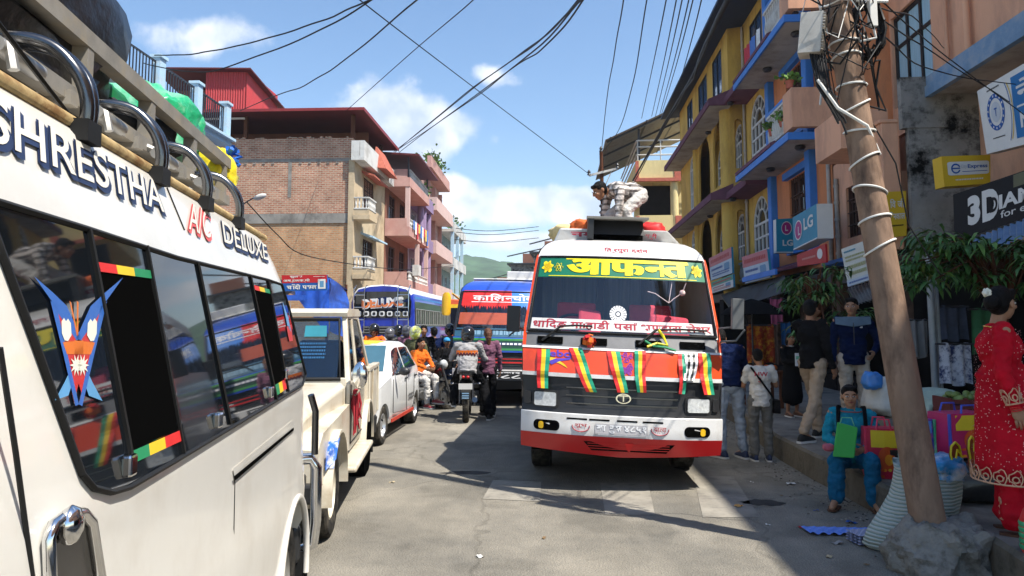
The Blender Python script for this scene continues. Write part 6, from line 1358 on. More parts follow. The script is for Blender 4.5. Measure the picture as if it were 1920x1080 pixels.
M_helm = mat('helmet_black', (.012, .012, .014), .15, spec=.8); M_helg = mat('helmet_grey', (.10, .10, .11), .2, spec=.8)
PVZ = .29
def gp(px, py, z=0): g = G(px, py, z); return (g.x, g.y, z)
# man leaning in at the bus side: back to us
human('man in navy jacket and grey jeans leaning against the side of the red bus', gp(1372, 858), PI - .05, 1.74, dict(pel=(0, .02, .94), wai=(0, -.03, 1.09), che=(0, -.10, 1.26), nek=(.03, -.18, 1.41), hed=(.05, -.27, 1.50), shoL=(.19, -.12, 1.37), shoR=(-.18, -.12, 1.37), elbL=(.26, -.30, 1.2), wriL=(.20, -.45, 1.33), elbR=(-.24, -.2, 1.1), wriR=(-.2, -.40, 1.15),
      hipL=(.1, .02, .91), kneL=(.12, .0, .49), ankL=(.13, .04, .085), toeL=(.22, -.10, .035), kneR=(-.12, -.02, .5), ankR=(-.14, .05, .085), toeR=(-.10, -.12, .035)), top=F_navy, legs=F_jean, shoes=M_shoe, headpitch=.5, hem=.86)
# boy
boy = human('boy in cream printed T-shirt and grey trousers with a black shoulder bag', gp(1429, 864), PI - .15, 1.40, dict(elbL=(.24, -.06, 1.14), wriL=(.22, -.26, 1.10), elbR=(-.25, -.04, 1.15), wriR=(-.30, -.24, 1.16), hed=(.02, -.03, 1.59)), top=F_white, sleeve='short', legs=F_dgrey, shoes=M_shoe, headpitch=.35, hem=.82, topname='shirt', bulk=1.08)
mb = MB(); mb.text(merge(fit(glyphs("HW", .02), -.10, .10, 1.30, 1.37), fit(glyphs("S", .02), -.05, .0, 1.21, 1.28)), lambda x, y: V((-x, .135 + .02 * (1 - abs(x) * 8) , y))); mb.build('shirt_print', M_letr, boy, fix=False)
mb = MB(); mb.tube([(.14, .10, 1.43), (.02, .155, 1.25), (-.14, .14, 1.02), (-.2, .08, .92)], .016, 6); mb.tube([(.14, .10, 1.43), (.12, -.06, 1.44), (-.05, -.14, 1.2), (-.19, -.02, .95)], .014, 6); mb.obox((-.22, .05, .84), (.09, .22, .2)); mb.build('shoulder_bag', F_black, boy, smooth=50)
# girl, khaki man, navy man on the pavement
human('girl in a long black dress holding a leaflet on the pavement', gp(1487, 781, PVZ), .25, 1.30, dict(elbR=(-.22, -.06, 1.14), wriR=(-.08, -.24, 1.12), elbL=(.23, -.06, 1.14), wriL=(.08, -.22, 1.14)), top=F_black, skirt=[(1.2, 0, 0, .15, .11), (1.0, 0, 0, .17, .13), (.6, 0, 0, .21, .17), (.2, 0, 0, .25, .2)], skirtm=F_black, shoes=M_sand, hair='long', topname='dress_top', collar=F_white)
o = bpy.data.objects
mb = MB(); g = gp(1487, 781, PVZ); mb.obox((g[0] + .02, g[1] - .24, PVZ + .90), (.10, .02, .2), m=0); mb.obox((g[0] + .02, g[1] - .252, PVZ + .93), (.09, .004, .05), m=1); tag(mb.build('leaflet', [M_letw, M_bagg]), 'white and green leaflet in the hands of the girl in black', 'leaflet')
human('man in black jacket and khaki cargo trousers stepping along the pavement with a raised hand', gp(1528, 824, PVZ), PI * .5 + .55, 1.74, dict(kneL=(.09, -.16, .50), ankL=(.09, -.18, .085), toeL=(.10, -.34, .035), kneR=(-.09, .10, .49), ankR=(-.09, .34, .11), toeR=(-.09, .20, .035), elbL=(.27, -.16, 1.22), wriL=(.18, -.30, 1.44), elbR=(-.25, .06, 1.12)), top=F_black, legs=F_khaki, shoes=M_shoeb, hem=.85, headyaw=.3, hands=dict(L=dict(dirv=(-.2, -.3, 1))), curl=.25)
nm = human('man in navy and grey fleece jacket with beige trousers facing the camera', gp(1606, 806, PVZ), -.35, 1.80, dict(elbL=(.31, .05, 1.15), wriL=(.22, -.16, 1.0), elbR=(-.24, .04, 1.13)), top=F_navy, legs=F_beige, shoes=M_shoe, headyaw=-.25, hem=.82, bulk=1.1, skin=M_skin2)
mb = MB()
def yoke(u, v): x = lerp(-.21, .21, u); z = lerp(1.46, 1.33 + .04 * abs(x) * 4, v); return V((x, -.118 - .032 * math.cos(x * 6) + .10 * max(0, z - 1.36) * 5 * .5 + .10 * max(0, abs(x) - .1), z))
mb.grid(yoke, 16, 6); mb.build('yoke', fabric('cloth_grey_blue', (.12, .17, .22)), nm, smooth=180, fix=False)
mb = MB()
for i in range(3): mb.add([V((.075 + .011 * i, -.160, 1.315)), V((.083 + .011 * i, -.160, 1.315)), V((.079 + .011 * i, -.160, 1.328 + .006 * i)), V((.074 + .011 * i, -.160, 1.325 + .006 * i))], [(0, 1, 2, 3)])
mb.build('chest_emblem', M_letw, nm, fix=False)
mb = MB(); mb.tube([(0, -.165, 1.1), (0, -.17, 1.25), (0, -.155, 1.36), (0, -.09, 1.45)], .006, 5); mb.build('zip', M_plas, nm)
# seated woman
sl = gp(1603, 838, 0); S = V((3.36, 7.02, 0))
sw = human('seated woman in teal tunic and blue trousers on the kerb with bags in her lap', (S.x - .05, S.y, 0), -.42, 1.56, dict(pel=(0, .12, .47), wai=(0, .10, .62), che=(0, .08, .80), nek=(0, .06, .97), hed=(-.01, .03, 1.11), shoL=(.18, .08, .92), shoR=(-.18, .08, .92), elbL=(.24, .0, .66), wriL=(.10, -.2, .60), elbR=(-.25, .0, .66), wriR=(-.10, -.2, .62),
      hipL=(.10, .08, .45), kneL=(.16, -.32, .50), ankL=(.17, -.30, .10), toeL=(.21, -.44, .04), hipR=(-.10, .08, .45), kneR=(-.16, -.34, .50), ankR=(-.18, -.34, .10), toeR=(-.22, -.48, .04)), top=F_teal, legs=F_tealp, shoes=M_sand, hair='bun', headyaw=.1, sandal=True, bulk=1.18, hem=.9, topname='tunic', skin=M_skin2, detail=2)
mb = MB()
for s in (-1, 1): mb.tube([(s * .11, .17, .98), (s * .125, .04, 1.0), (s * .13, -.045, .88), (s * .13, -.05, .72)], .02, 6)
mb.obox((0, .26, .72), (.3, .16, .36)); mb.build('backpack', F_black, sw, smooth=50)
mb = MB(); mb.tube([(.10 * math.cos(a), .06 + .09 * math.sin(a) - .05, .955 + .0 * a) for a in [2 * PI * i / 14 for i in range(15)]], .007, 5); mb.build('neck_cord', M_lip, sw)
# lady in red kurta
rl = human('woman in long red embroidered kurta with a white flower in her bun', gp(1898, 1000, PVZ), 1.12, 1.67, dict(elbR=(-.26, .04, 1.13), wriR=(-.275, -.02, .90), elbL=(.25, .02, 1.13), wriL=(.22, -.16, .95), hed=(0, -.02, 1.60)), hair='bun', headyaw=.9, skin=M_skin2, bulk=1.12, top=F_red, topname='kurta_top', legs=F_red, detail=2, curl=.35, hem=.95, shoes=M_sand, sandal=True,
     skirt=[(1.10, 0, 0, .175, .15), (.95, 0, 0, .20, .18), (.75, 0, 0, .22, .19), (.5, 0, 0, .235, .20), (.36, 0, 0, .245, .21)], skirtm=F_red)
q = random.Random(1); mb = MB()
for i in range(1100):
    a = q.uniform(0, 2 * PI); z = q.uniform(.37, 1.42); r = interp([(.36, .242), (.75, .221), (1.1, .186), (1.28, .186), (1.42, .12)], z); r2 = interp([(.36, .21), (.75, .193), (1.1, .16), (1.28, .15), (1.42, .10)], z)
    p = V((r * math.cos(a), r2 * math.sin(a), z)); n = V((math.cos(a), math.sin(a), 0)); s_ = V((-n.y, n.x, 0)) * .0034; u = V((0, 0, .0044)); p += n * .012
    mb.add([p - s_, p - u, p + s_, p + u], [(0, 1, 2, 3)])
M_gold = mat('embroidery_gold', (.62, .36, .22), .5, var=.3, s=40)
mb.build('sequins', mat('sequin_pale', (.75, .45, .42), .35), rl, fix=False)
def emb(f, n, seed, name='embroidery'):
    mb = MB(); q = random.Random(seed)
    for i in range(n):
        u0 = i / n; pts = [f(u0 + .5 / n * math.cos(t) * .9, .5 + .45 * math.sin(t) * (1 - .3 * math.cos(3 * t))) for t in [2 * PI * k / 14 for k in range(15)]]; mb.tube(pts, .0042, 5)
        pts = [f(u0 + .5 / n * math.cos(t) * .45, .4 + .2 * math.sin(t)) for t in [2 * PI * k / 8 for k in range(9)]]; mb.tube(pts, .005, 5)
    mb.tube([f(i / 40, 0.0) for i in range(41)], .006, 5); mb.build(name, M_gold, rl, smooth=60)
emb(lambda u, v: V((.260 * math.cos(2 * PI * u), .226 * math.sin(2 * PI * u), .37 + .10 * v)), 16, 1)
for s in 'RL':
    w, e = V(BASE['wri' + s]) if False else V({'R': (-.275, -.02, .90), 'L': (.22, -.16, .95)}[s]), V({'R': (-.26, .04, 1.13), 'L': (.25, .02, 1.13)}[s]); d = (e - w).normalized(); a = d.orthogonal().normalized(); b = d.cross(a)
    emb(lambda u, v: w + d * (.02 + .10 * v) + (a * math.cos(2 * PI * u) + b * math.sin(2 * PI * u)) * lerp(.050, .058, v), 5, 2)
    mb = MB()
    for k in range(3): mb.tube([w + d * (-.004 - .012 * k) + (a * math.cos(t) + b * math.sin(t)) * .034 for t in [2 * PI * i / 16 for i in range(17)]], .004, 6)
    mb.build('bangle', M_tr, rl, smooth=60)
emb(lambda u, v: V((-.105 + .05 * math.cos(2 * PI * u), .03 + .05 * math.sin(2 * PI * u), .12 + .14 * v)), 4, 3, 'trouser_embroidery')
HMr = Matrix.Translation((0, -.02, 1.60)) @ Matrix.Rotation(.9, 4, 'Z'); mb = MB()
for i in range(7): a = 2 * PI * i / 7; mb.ell(HMr @ V((.02 + .022 * math.cos(a), .135 + .0 * a, .075 + .02 * math.sin(a))), (.016, .012, .016), 8)
mb.ell(HMr @ V((.02, .15, .072)), (.02, .016, .02), 8); mb.build('hair_flower', mat('flower_white', (.75, .72, .6), .6), rl, smooth=60)
mb = MB(); mb.tube([(.10 * math.cos(t), .015 + .085 * math.sin(t), 1.42 + .02 * math.sin(t)) for t in [2 * PI * i / 20 for i in range(21)]], .005, 6); mb.build('necklace', mat('gold', (.75, .5, .12), .25, met=1), rl, smooth=60)
# man crouching on the bus roof
F_check = fabric('cloth_check', (.33, .30, .28)); _n = F_check.node_tree.nodes; _l = F_check.node_tree.links; _b = _n['Principled BSDF']
_t = _n.new('ShaderNodeTexCoord'); _w = None
_src = _b.inputs['Base Color'].links[0].from_socket
for ax, sc_ in (('X', 4.2), ('Z', 4.2)):
    _wv = _n.new('ShaderNodeTexWave'); _wv.bands_direction = ax; _wv.inputs['Scale'].default_value = sc_; _wv.inputs['Distortion'].default_value = .6; _l.new(_t.outputs['Object'], _wv.inputs[0])
    _mr = _n.new('ShaderNodeMapRange'); _mr.inputs[1].default_value = .55; _mr.inputs[2].default_value = .75; _mr.inputs[3].default_value = 1.35; _mr.inputs[4].default_value = .5; _l.new(_wv.outputs[0], _mr.inputs[0])
    _mu = _n.new('ShaderNodeMix'); _mu.data_type = 'RGBA'; _mu.blend_type = 'MULTIPLY'; _mu.inputs[0].default_value = 1; _l.new(_src, _mu.inputs[6]); _l.new(_mr.outputs[0], _mu.inputs[7]); _src = _mu.outputs[2]
_l.new(_src, _b.inputs['Base Color'])
rp = bw(.10, 1.95, 2.79)
human('man in checked shirt and off-white trousers bending over the bus roof behind the hatch', rp, -1.25, 1.68, dict(pel=(0, .25, .68), wai=(0, .13, .73), che=(0, -.04, .73), nek=(0, -.19, .71), hed=(0, -.32, .71), shoL=(.17, -.10, .69), shoR=(-.17, -.10, .69), elbL=(.20, -.14, .41), wriL=(.14, -.18, .16), elbR=(-.20, -.16, .41), wriR=(-.14, -.24, .18),
      hipL=(.10, .22, .64), kneL=(.15, -.02, .42), ankL=(.13, .16, .09), toeL=(.16, -.02, .04), hipR=(-.10, .22, .64), kneR=(-.17, -.12, .40), ankR=(-.13, .04, .09), toeR=(-.15, -.14, .04)), top=F_check, legs=F_white, shoes=M_shoeb, headpitch=.5, topname='shirt', hem=.93)
# ================================================================ MOTORCYCLES, RIDERS AND THE CROWD
M_mblk = mat('bike_black_paint', (.012, .012, .014), .25, coat=.4); M_eng = mat('engine_metal', (.13, .13, .13), .45, met=.7, var=.3, s=20)
def motorcycle(label, loc, rz, group=None, plate=True, paint=None):
    """rear wheel at the origin end; points up +y"""
    t = thing('motorcycle', label, 'motorcycle', loc, rz, group); pm = paint or M_mblk
    for y in (0, 1.28): wheel(t, V((0, y, .30)), .30, .11, 1, M_eng, .78)
    mb = MB(); mb.tube([(0, 1.0, .92), (0, .75, .5), (0, .45, .38), (0, .3, .55), (0, .45, .75), (0, 1.0, .92)], .024, 8); mb.tube([(-.1, 0, .3), (-.1, .45, .36)], .02, 6); mb.tube([(.1, 0, .3), (.1, .45, .36)], .02, 6)
    for s in (-1, 1): mb.tube([(s * .11, .04, .32), (s * .11, .22, .72)], [.028, .03], 8)
    mb.build('frame', M_mblk, t, smooth=50)
    mb = MB(); mb.box(-.15, .15, .42, .80, .24, .48); mb.cyl((0, .68, .46), (0, .84, .66), .09); mb.cyl((-.19, .55, .34), (.19, .55, .34), .1); mb.build('engine', M_eng, t, bevel=.03)
    mb = MB(); mb.loft([[V((w * math.cos(a), y, z + hh * math.sin(a))) for a in [2 * PI * i / 14 for i in range(14)]] for y, w, hh, z in ((.52, .07, .06, .80), (.62, .12, .10, .84), (.82, .15, .13, .88), (.98, .11, .1, .90), (1.04, .05, .05, .9))]); mb.build('fuel_tank', pm, t, smooth=60)
    mb = MB(); mb.loft([[V((w * c, y, z + hh * d)) for c, d in ((-1, 0), (-.9, 1), (.9, 1), (1, 0), (.6, -.4), (-.6, -.4))] for y, w, hh, z in ((-.22, .07, .05, .86), (-.1, .12, .06, .84), (.2, .13, .06, .80), (.4, .12, .05, .77), (.56, .08, .05, .77))]); mb.build('seat', M_rub, t, smooth=40)
    mb = MB(); mb.loft([[V((w * c, y, z + hh * d)) for c, d in ((-1, -1), (-1, .6), (-.6, 1), (.6, 1), (1, .6), (1, -1))] for y, w, hh, z in ((-.32, .07, .04, .84), (-.2, .11, .07, .80), (.3, .12, .09, .72))]); mb.build('tail_cowl', pm, t, smooth=40)
    mb = MB(); mb.tube([(-.14, .3, .86), (-.14, -.2, .92), (-.1, -.3, .93), (.1, -.3, .93), (.14, -.2, .92), (.14, .3, .86)], .014, 6); mb.build('grab_rail', M_eng, t, smooth=60)
    mb = MB(); mb.ell((-.04, -.335, .82), (.03, .02, .025), 8); mb.ell((.04, -.335, .82), (.03, .02, .025), 8); mb.build('tail_light', M_redl, t, smooth=60)
    mb = MB(); mb.grid(lambda u, v: (lerp(-.085, .085, u), -.30 * math.sin(lerp(.3, 1.5, v)) * 1.12, .30 + .40 * math.cos(lerp(.0, 1.25, v)) * 1.0), 4, 8); mb.build('rear_mudguard', M_rub, t, smooth=80)
    if plate: mb = MB(); mb.obox((0, -.37, .66), (.24, .012, .10)); mb.build('number_plate', M_white, t); mb = MB(); mb.text(squiggle(-.06, .06, .44, .56, random.Random(3), 3), lambda x, y: V((x, -.362 + .04 * (.5 - y), y))); mb.build('mudguard_print', mat('print_pale_blue', (.3, .5, .7), .5), t, fix=False)
    for s in (-1, 1):
        mb = MB(); mb.tube([(s * .1, -.26, .70), (s * .2, -.28, .70)], .008, 5); mb.ell((s * .235, -.285, .70), (.045, .03, .026), 10); mb.build('indicator', M_chd, t, smooth=60)
        mb = MB(); mb.tube([(s * .07, 1.28, .3), (s * .07, 1.06, .92)], .024, 8); mb.build('fork', M_eng, t, smooth=60)
        mb = MB(); mb.tube([(s * .2, .98, 1.06), (s * .26, 1.0, 1.2)], .008, 5); mb.ell((s * .28, 1.0, 1.24), (.06, .015, .04), 10); mb.build('mirror', M_plas, t, smooth=60)
    mb = MB(); mb.tube([(-.36, .86, 1.04), (-.2, .96, 1.05), (0, 1.02, .98), (.2, .96, 1.05), (.36, .86, 1.04)], .014, 8); mb.build('handlebar', M_eng, t, smooth=60)
    mb = MB(); mb.ell((0, 1.16, .92), (.1, .09, .1), 12); mb.build('headlamp', M_lens, t, smooth=60)
    mb = MB(); mb.tube([(.13, .8, .4), (.14, .5, .26), (.15, .1, .32), (.16, -.25, .42)], [.025, .025, .05, .05], 10); mb.build('exhaust', M_chd, t, smooth=60)
    return t
ml = gp(872, 795)
motorcycle('black motorcycle seen from behind between the taxi and the red bus', (ml[0], ml[1] + .25, 0), .03)
F_knit = fabric('cloth_knit_grey', (.30, .29, .29)); 
rid = human('motorcycle rider in grey sweater with orange and white zigzag bands', (ml[0], ml[1] + .60, 0), PI - .0, 1.74, dict(pel=(0, .12, .88), wai=(0, .06, 1.03), che=(0, .0, 1.20), nek=(0, -.04, 1.37), hed=(0, -.07, 1.50), shoL=(.2, .0, 1.32), shoR=(-.2, .0, 1.32), elbL=(.30, -.14, 1.08), wriL=(.32, -.36, 1.06), elbR=(-.30, -.14, 1.08), wriR=(-.32, -.36, 1.06),
    hipL=(.11, .08, .86), kneL=(.25, -.26, .66), ankL=(.24, .02, .32), toeL=(.26, -.14, .27), hipR=(-.11, .08, .86), kneR=(-.28, -.2, .62), ankR=(-.40, .10, .09), toeR=(-.44, -.06, .04)), top=F_knit, legs=F_black, shoes=M_shoeb, hair='helmet', hairm=M_helm, bulk=1.2, topname='sweater', hem=.86)
mb = MB()
def rb(x, z): return V((x, .165 - .9 * x * x, z)) if True else 0
for k, (zc, w, m) in enumerate(((1.215, .045, 0), (1.17, .03, 1), (1.10, .06, 2))):
    n = 14; top = []; bot = []
    for i in range(n + 1):
        x = lerp(-.19, .19, i / n); zz = .022 * (1 if i % 2 else -1); top.append(rb(x, zc + w / 2 + (zz if k else 0))); bot.append(rb(x, zc - w / 2 + zz))
    mb.add(top + bot, [(i, i + 1, n + 2 + i, n + 1 + i) for i in range(n)], m)
mb.build('zigzag_bands', [F_orange, fabric('cloth_maroon', (.09, .01, .02)), F_white], rid, fix=False)
human('person in pink and plum top with tousled brown hair standing beside the rider', (ml[0] + .36, ml[1] + 1.1, 0), PI + .2, 1.66, dict(elbL=(.25, .0, 1.13)), top=F_plum, legs=F_black, shoes=M_shoeb, hair='long', hairm=M_hairb, hem=.8)
# the crowd on and between motorcycles: head position in the photo decides the spot, all stand or sit on the road
cr = [  # px of head, Y, seated?, facing, label, top, legs, head cover, cover material
    (702, 16.5, 0, .1, 'helmeted man in orange vest looking over the taxi roof', F_orange, F_black, 'helmet', M_helm, 1.72),
    (731, 17.0, 0, PI, 'person in shiny grey helmet just right of the man in the orange vest', F_black, F_black, 'helmet', M_helg, 1.62),
    (748, 18.2, 0, PI, 'person in black helmet at the back of the waiting riders', F_dgrey, F_black, 'helmet', M_helm, 1.70),
    (763, 17.2, 0, PI, 'person in dark glossy helmet behind the rider in the yellow-green helmet', F_plum, F_black, 'helmet', M_helg, 1.68),
    (779, 15.2, 0, PI - .3, 'rider in yellow-green helmet and olive jacket near the taxi', F_olive, F_black, 'helmet', mat('helmet_yellow_green', (.55, .60, .08), .3, var=.5, s=9, stain=(.7, .7, .7), ss=8, sa=.9), 1.66),
    (795, 15.8, 0, .1, 'bareheaded dark-haired man in black facing the camera in the crowd', F_black, F_black, 'short', None, 1.72),
    (814, 16.2, 0, PI + .4, 'person in navy tracksuit with white sleeve stripes in the crowd', F_navy, F_navy, 'short', None, 1.68),
    (838, 15.6, 0, .4, 'short person in bright blue cap and dark clothes beside the rider', F_black, F_dkdenim, 'cap', mat('cap_blue', (.04, .25, .5), .7), 1.45),
    (843, 17.5, 0, 0, 'person in black helmet farthest right of the waiting crowd', F_dgrey, F_black, 'helmet', M_helm, 1.72)]
for px, Y, st_, rz, lab, tm_, lm, hr, hm_, hh in cr:
    p = ((px - 960) / F * Y * .997, Y, 0); human(lab, p, rz, hh, dict(elbL=(.26, -.04, 1.14), wriL=(.2, -.24, 1.02), elbR=(-.26, -.04, 1.14), wriR=(-.2, -.24, 1.02)) if hr != 'short' else None, top=tm_, legs=lm, shoes=M_shoeb, hair=hr, hairm=hm_, detail=1 if rz < 1 else 0, group='people waiting among the motorcycles', bulk=1.1)
# woman riding side-saddle, white trousers
wp = ((790 - 960) / F * 13.9, 13.9, 0)
human('woman in orange top sitting side-saddle with white trousers', wp, .9, 1.58, dict(pel=(0, .1, .86), wai=(0, .08, 1.0), che=(0, .05, 1.17), nek=(0, .02, 1.34), hed=(0, -.01, 1.47), shoL=(.17, .05, 1.28), shoR=(-.17, .05, 1.28), elbL=(.23, -.08, 1.06), wriL=(.12, -.26, .98), elbR=(-.23, -.08, 1.06), wriR=(-.1, -.26, .98), hipL=(.09, .06, .84), kneL=(.10, -.34, .78), ankL=(.10, -.36, .34), toeL=(.12, -.5, .28), hipR=(-.09, .06, .84), kneR=(-.10, -.30, .72), ankR=(-.1, -.30, .26), toeR=(-.12, -.44, .2)),
      top=F_orange, legs=F_white, shoes=mat('shoe_maroon', (.2, .03, .04), .6), hair='long', hem=.84, group='people waiting among the motorcycles')
motorcycle('dark motorcycle under the side-saddle woman in white trousers', (wp[0] - .55, wp[1] + .2, 0), -.9, 'motorcycles in the crowd', False)
motorcycle('black motorcycle farther back among the helmeted riders', (-2.35, 16.4, 0), -.1, 'motorcycles in the crowd', False)
motorcycle('dark red motorcycle beside the person in the blue cap', (-1.55, 15.1, 0), .1, 'motorcycles in the crowd', False, mat('bike_red_paint', (.25, .02, .02), .3, coat=.4))
# ================================================================ POLE, CABLES, LAMPS
M_pole = mat('pole_concrete', (.25, .165, .115), .88, var=.4, s=3.5, bump=.5, bs=22, str3=(1, 1, .35), stain=(.07, .045, .035), ss=3.2, sa=.85)
M_strap = mat('strap_white', (.70, .68, .63), .6)
M_wire = mat('cable_black', (.012, .012, .013), .6)
PB, PT = V((2.965, 5.15, .12)), V((2.655, 5.62, 4.45)); pd = (PT - PB).normalized(); PTOP = PB + pd * 8.2
pole = thing('utility_pole', 'leaning brown concrete pole wound with white strapping beside the kerb', 'pole', (PB.x, PB.y, 0))
pl = lambda p: V(p) - V((PB.x, PB.y, 0))
mb = MB(); mb.tube([pl(PB + pd * q) for q in (-.3, 0, 1, 2, 3, 4.3, 6, 8.2)], [.118, .117, .113, .109, .105, .10, .095, .088], 24); mb.build('shaft', M_pole, pole, smooth=60)
pa = pd.orthogonal().normalized(); pb_ = pd.cross(pa)
def ring_at(h, tilt=.0, r=None, k=0, w=.0085):
    r = r or lerp(.117, .09, h / 8) + .006
    return [pl(PB + pd * (h + tilt * math.cos(2 * PI * i / 28 + k)) + (pa * math.cos(2 * PI * i / 28) + pb_ * math.sin(2 * PI * i / 28)) * r) for i in range(29)]
for px, py, tl in ((1655, 465, .05), (1642, 412, .02), (1632, 356, .04), (1622, 298, .045), (1615, 240, .02), (1608, 190, .05), (1604, 150, .01), (1598, 92, .01), (1596, 62, .01)):
    d = ray(px, py); h = (V((0, 0, HC)) + d * (PB.y + .25) / d.y - PB).dot(pd); mb = MB(); mb.tube(ring_at(h, tl, k=random.Random(py).uniform(0, 6)), .0085, 6); mb.build('strap', M_strap, pole, smooth=60)
def pp(h, ang, r): return pl(PB + pd * h + (V((math.cos(ang), 0, 0)) + V((0, math.sin(ang), 0))) * r)
h0 = 4.02
mb = MB(); c = pp(4.0, PI, .27) + V((0, -.05, -.05)); Qb = Matrix.Rotation(.12, 3, 'Y') @ Matrix.Rotation(-.5, 3, 'Z')
mb.obox(c, (.17, .14, .34), Qb)
for i in range(14): mb.obox(c + Qb @ V((.093, 0, -.15 + .023 * i)), (.02, .15, .009), Qb)
mb.build('junction_box', mat('box_grey_white', (.50, .47, .42), .5, var=.2, s=6, stain=(.25, .2, .15), ss=5, sa=.6), pole, bevel=.008)
mb = MB()
for k in range(9):
    q = random.Random(k); mb.tube([pp(4.05 + q.uniform(-.05, .05), 0, .22) + V((.0, -.04 + .012 * k, 0)) + V((.12 * math.cos(a) * q.uniform(.85, 1.1), .02 * math.sin(2 * a), .24 * math.sin(a) * q.uniform(.85, 1.1))) for a in [2 * PI * i / 22 for i in range(23)]], .013, 6)
mb.build('cable_coil', M_wire, pole, smooth=60)
mb = MB(); c = pp(4.1, 0, .2) + V((0, -.13, 0)); mb.obox(c, (.06, .05, .22)); mb.tube([c + V((0, 0, -.1)), c + V((.02, 0, -.2)), c + V((-.1, .02, -.22))], .012, 6); mb.tube([c + V((-.15, .02, .12)), c + V((.14, .02, .11))], .014, 6); mb.build('cable_clamp', M_strap, pole, bevel=.01)
q = random.Random(11); mb = MB()
for i in range(30):
    a0 = q.uniform(0, 2 * PI); hh = q.uniform(3.6, 4.6); pts = []
    for k in range(6): pts.append(pp(hh + q.uniform(-.35, .25) * k / 3, a0 + k * q.uniform(.3, .9), q.uniform(.13, .3)))
    mb.tube(pts, q.choice((.005, .007, .009)), 5, q.choice((0, 0, 0, 1)))
mb.build('wire_tangle', [M_wire, M_strap], pole, smooth=80)
mb = MB()
for i in range(14): x = q.uniform(-.25, -.05); mb.tube([pp(3.75, PI, .12) + V((x, -.05, .1)), pp(3.5, PI, .14) + V((x * .8, -.07, 0)), pp(3.2, PI, .12) + V((x * .6 + .05, -.06, q.uniform(-.1, .1)))], .009, 5)
mb.build('hanging_wires', M_wire, pole, smooth=80)
mb = MB(); mb.tube([pp(3.55, PI, .30) + V((0, -.08, 0)), pp(3.3, PI, .2) + V((0, -.12, 0)), pp(3.15, -PI / 2, .13), pp(2.95, 0, .13)], .012, 8); mb.build('loose_strap', M_strap, pole, smooth=80)
mb = MB(); mb.tube([pp(3.2, 0, .12), pp(2.9, 0, .3) + V((0, .1, 0)), pp(2.4, 0, .34) + V((0, .15, 0)), pp(2.0, 0, .55) + V((0, .2, 0))], .006, 6); mb.build('drop_wire', M_wire, pole, smooth=80)
# rough concrete foot
mb = MB(); rg = []
ft_ = [(0, .33), (.06, .34), (.18, .33), (.26, .31), (.31, .27), (.34, .2), (.355, .06)]
for k in range(25):
    u = k / 24 * 6; i = min(5, int(u)); z, r = lerp(ft_[i][0], ft_[i + 1][0], u - i), lerp(ft_[i][1], ft_[i + 1][1], u - i); g = []
    for j in range(80):
        a = 2 * PI * j / 80; d = V((r * math.cos(a), r * .85 * math.sin(a), z)); n = d.normalized() * (.10 * NZ.noise(d * 5) + .05 * NZ.noise(d * 13) + .028 * NZ.noise(d * 31)); g.append(d + V((n.x, n.y, abs(n.z) * (z > .1))))
    rg.append(g)
mb.loft(rg); fo = mb.build('concrete_foot', mat('rough_concrete', (.25, .235, .205), .95, var=.4, s=5, bump=1, bs=26, stain=(.07, .065, .055), ss=5, sa=.8), pole, smooth=35); fo.location = (.04, -.02, -.02)
# ---- cables across the street
def cable(label, pts, r=.016, sag=0, wob=0, seed=0):
    p = [P(*q) for q in pts]; fine = []; n = 8
    for i in range(len(p) - 1):
        a = p[max(0, i - 1)]; b = p[i]; c = p[i + 1]; d = p[min(len(p) - 1, i + 2)]
        for k in range(n):
            t = k / n; fine.append(.5 * ((2 * b) + (c - a) * t + (2 * a - 5 * b + 4 * c - d) * t * t + (3 * b - a - 3 * c + d) * t ** 3))
    fine.append(p[-1])
    if wob: fine = [q + V((0, 0, wob * NZ.noise((i * .22, seed, 0)))) for i, q in enumerate(fine)]
    mb = MB(); mb.tube(fine, r, 6); o = mb.build('overhead_cable', M_wire, None, smooth=80)
    return tag(o, label, 'cable', 'overhead cables across the street')
cable('topmost wavy cable running to the terrace aerial at the upper left', [(760, -60, 9), (690, 0, 10), (600, 40, 11.5), (470, 80, 13), (370, 100, 14), (290, 104, 15)], .013, wob=.05, seed=1)
cable('second cable sagging below the topmost one toward the terrace', [(770, -50, 9), (695, 2, 10), (560, 75, 12), (410, 130, 14), (330, 132, 15), (270, 118, 15.8)], .013, wob=.04, seed=2)
cable('cable passing over the red tin shed toward the brick building', [(840, -60, 10), (780, 0, 12), (640, 118, 17), (570, 160, 20), (510, 182, 24), (450, 208, 30)], .016, wob=.05, seed=3)
cable('straight thin cable ending at the roof shelter of the brick building', [(940, -60, 12), (885, 2, 14), (770, 100, 20), (650, 207, 31)], .013)
cable('long thin cable crossing the sky diagonally down to the far pole', [(650, -25, 12), (690, 12, 13), (870, 150, 20), (1000, 248, 26), (1104, 326, 30)], .013)
for i, (a, b, c, d) in enumerate((((1110, -25, 10), (1010, 75, 15), (890, 165, 24), (738, 285, 41)), ((1105, -15, 10), (1000, 95, 15), (880, 190, 24), (742, 283, 41)), ((1100, -10, 10), (1025, 85, 14), (930, 150, 21), (745, 288, 41)), ((1095, -5, 10), (990, 92, 15), (870, 178, 25), (735, 290, 41)))):
    cable(['uppermost of the bundled cables falling to the pink-balconied building', 'second strand of the cable bundle falling to the pink-balconied building', 'loosest strand of the cable bundle, hanging to its right', 'lowest strand of the cable bundle falling to the balconied building'][i], [a, b, c, d], .017, wob=.06, seed=i)
cable('left wavy wire dropping steeply to the tip of the far pole', [(1172, -30, 12), (1166, 20, 14), (1150, 110, 19), (1136, 200, 25), (1128, 282, 30)], .014, wob=.08, seed=8)
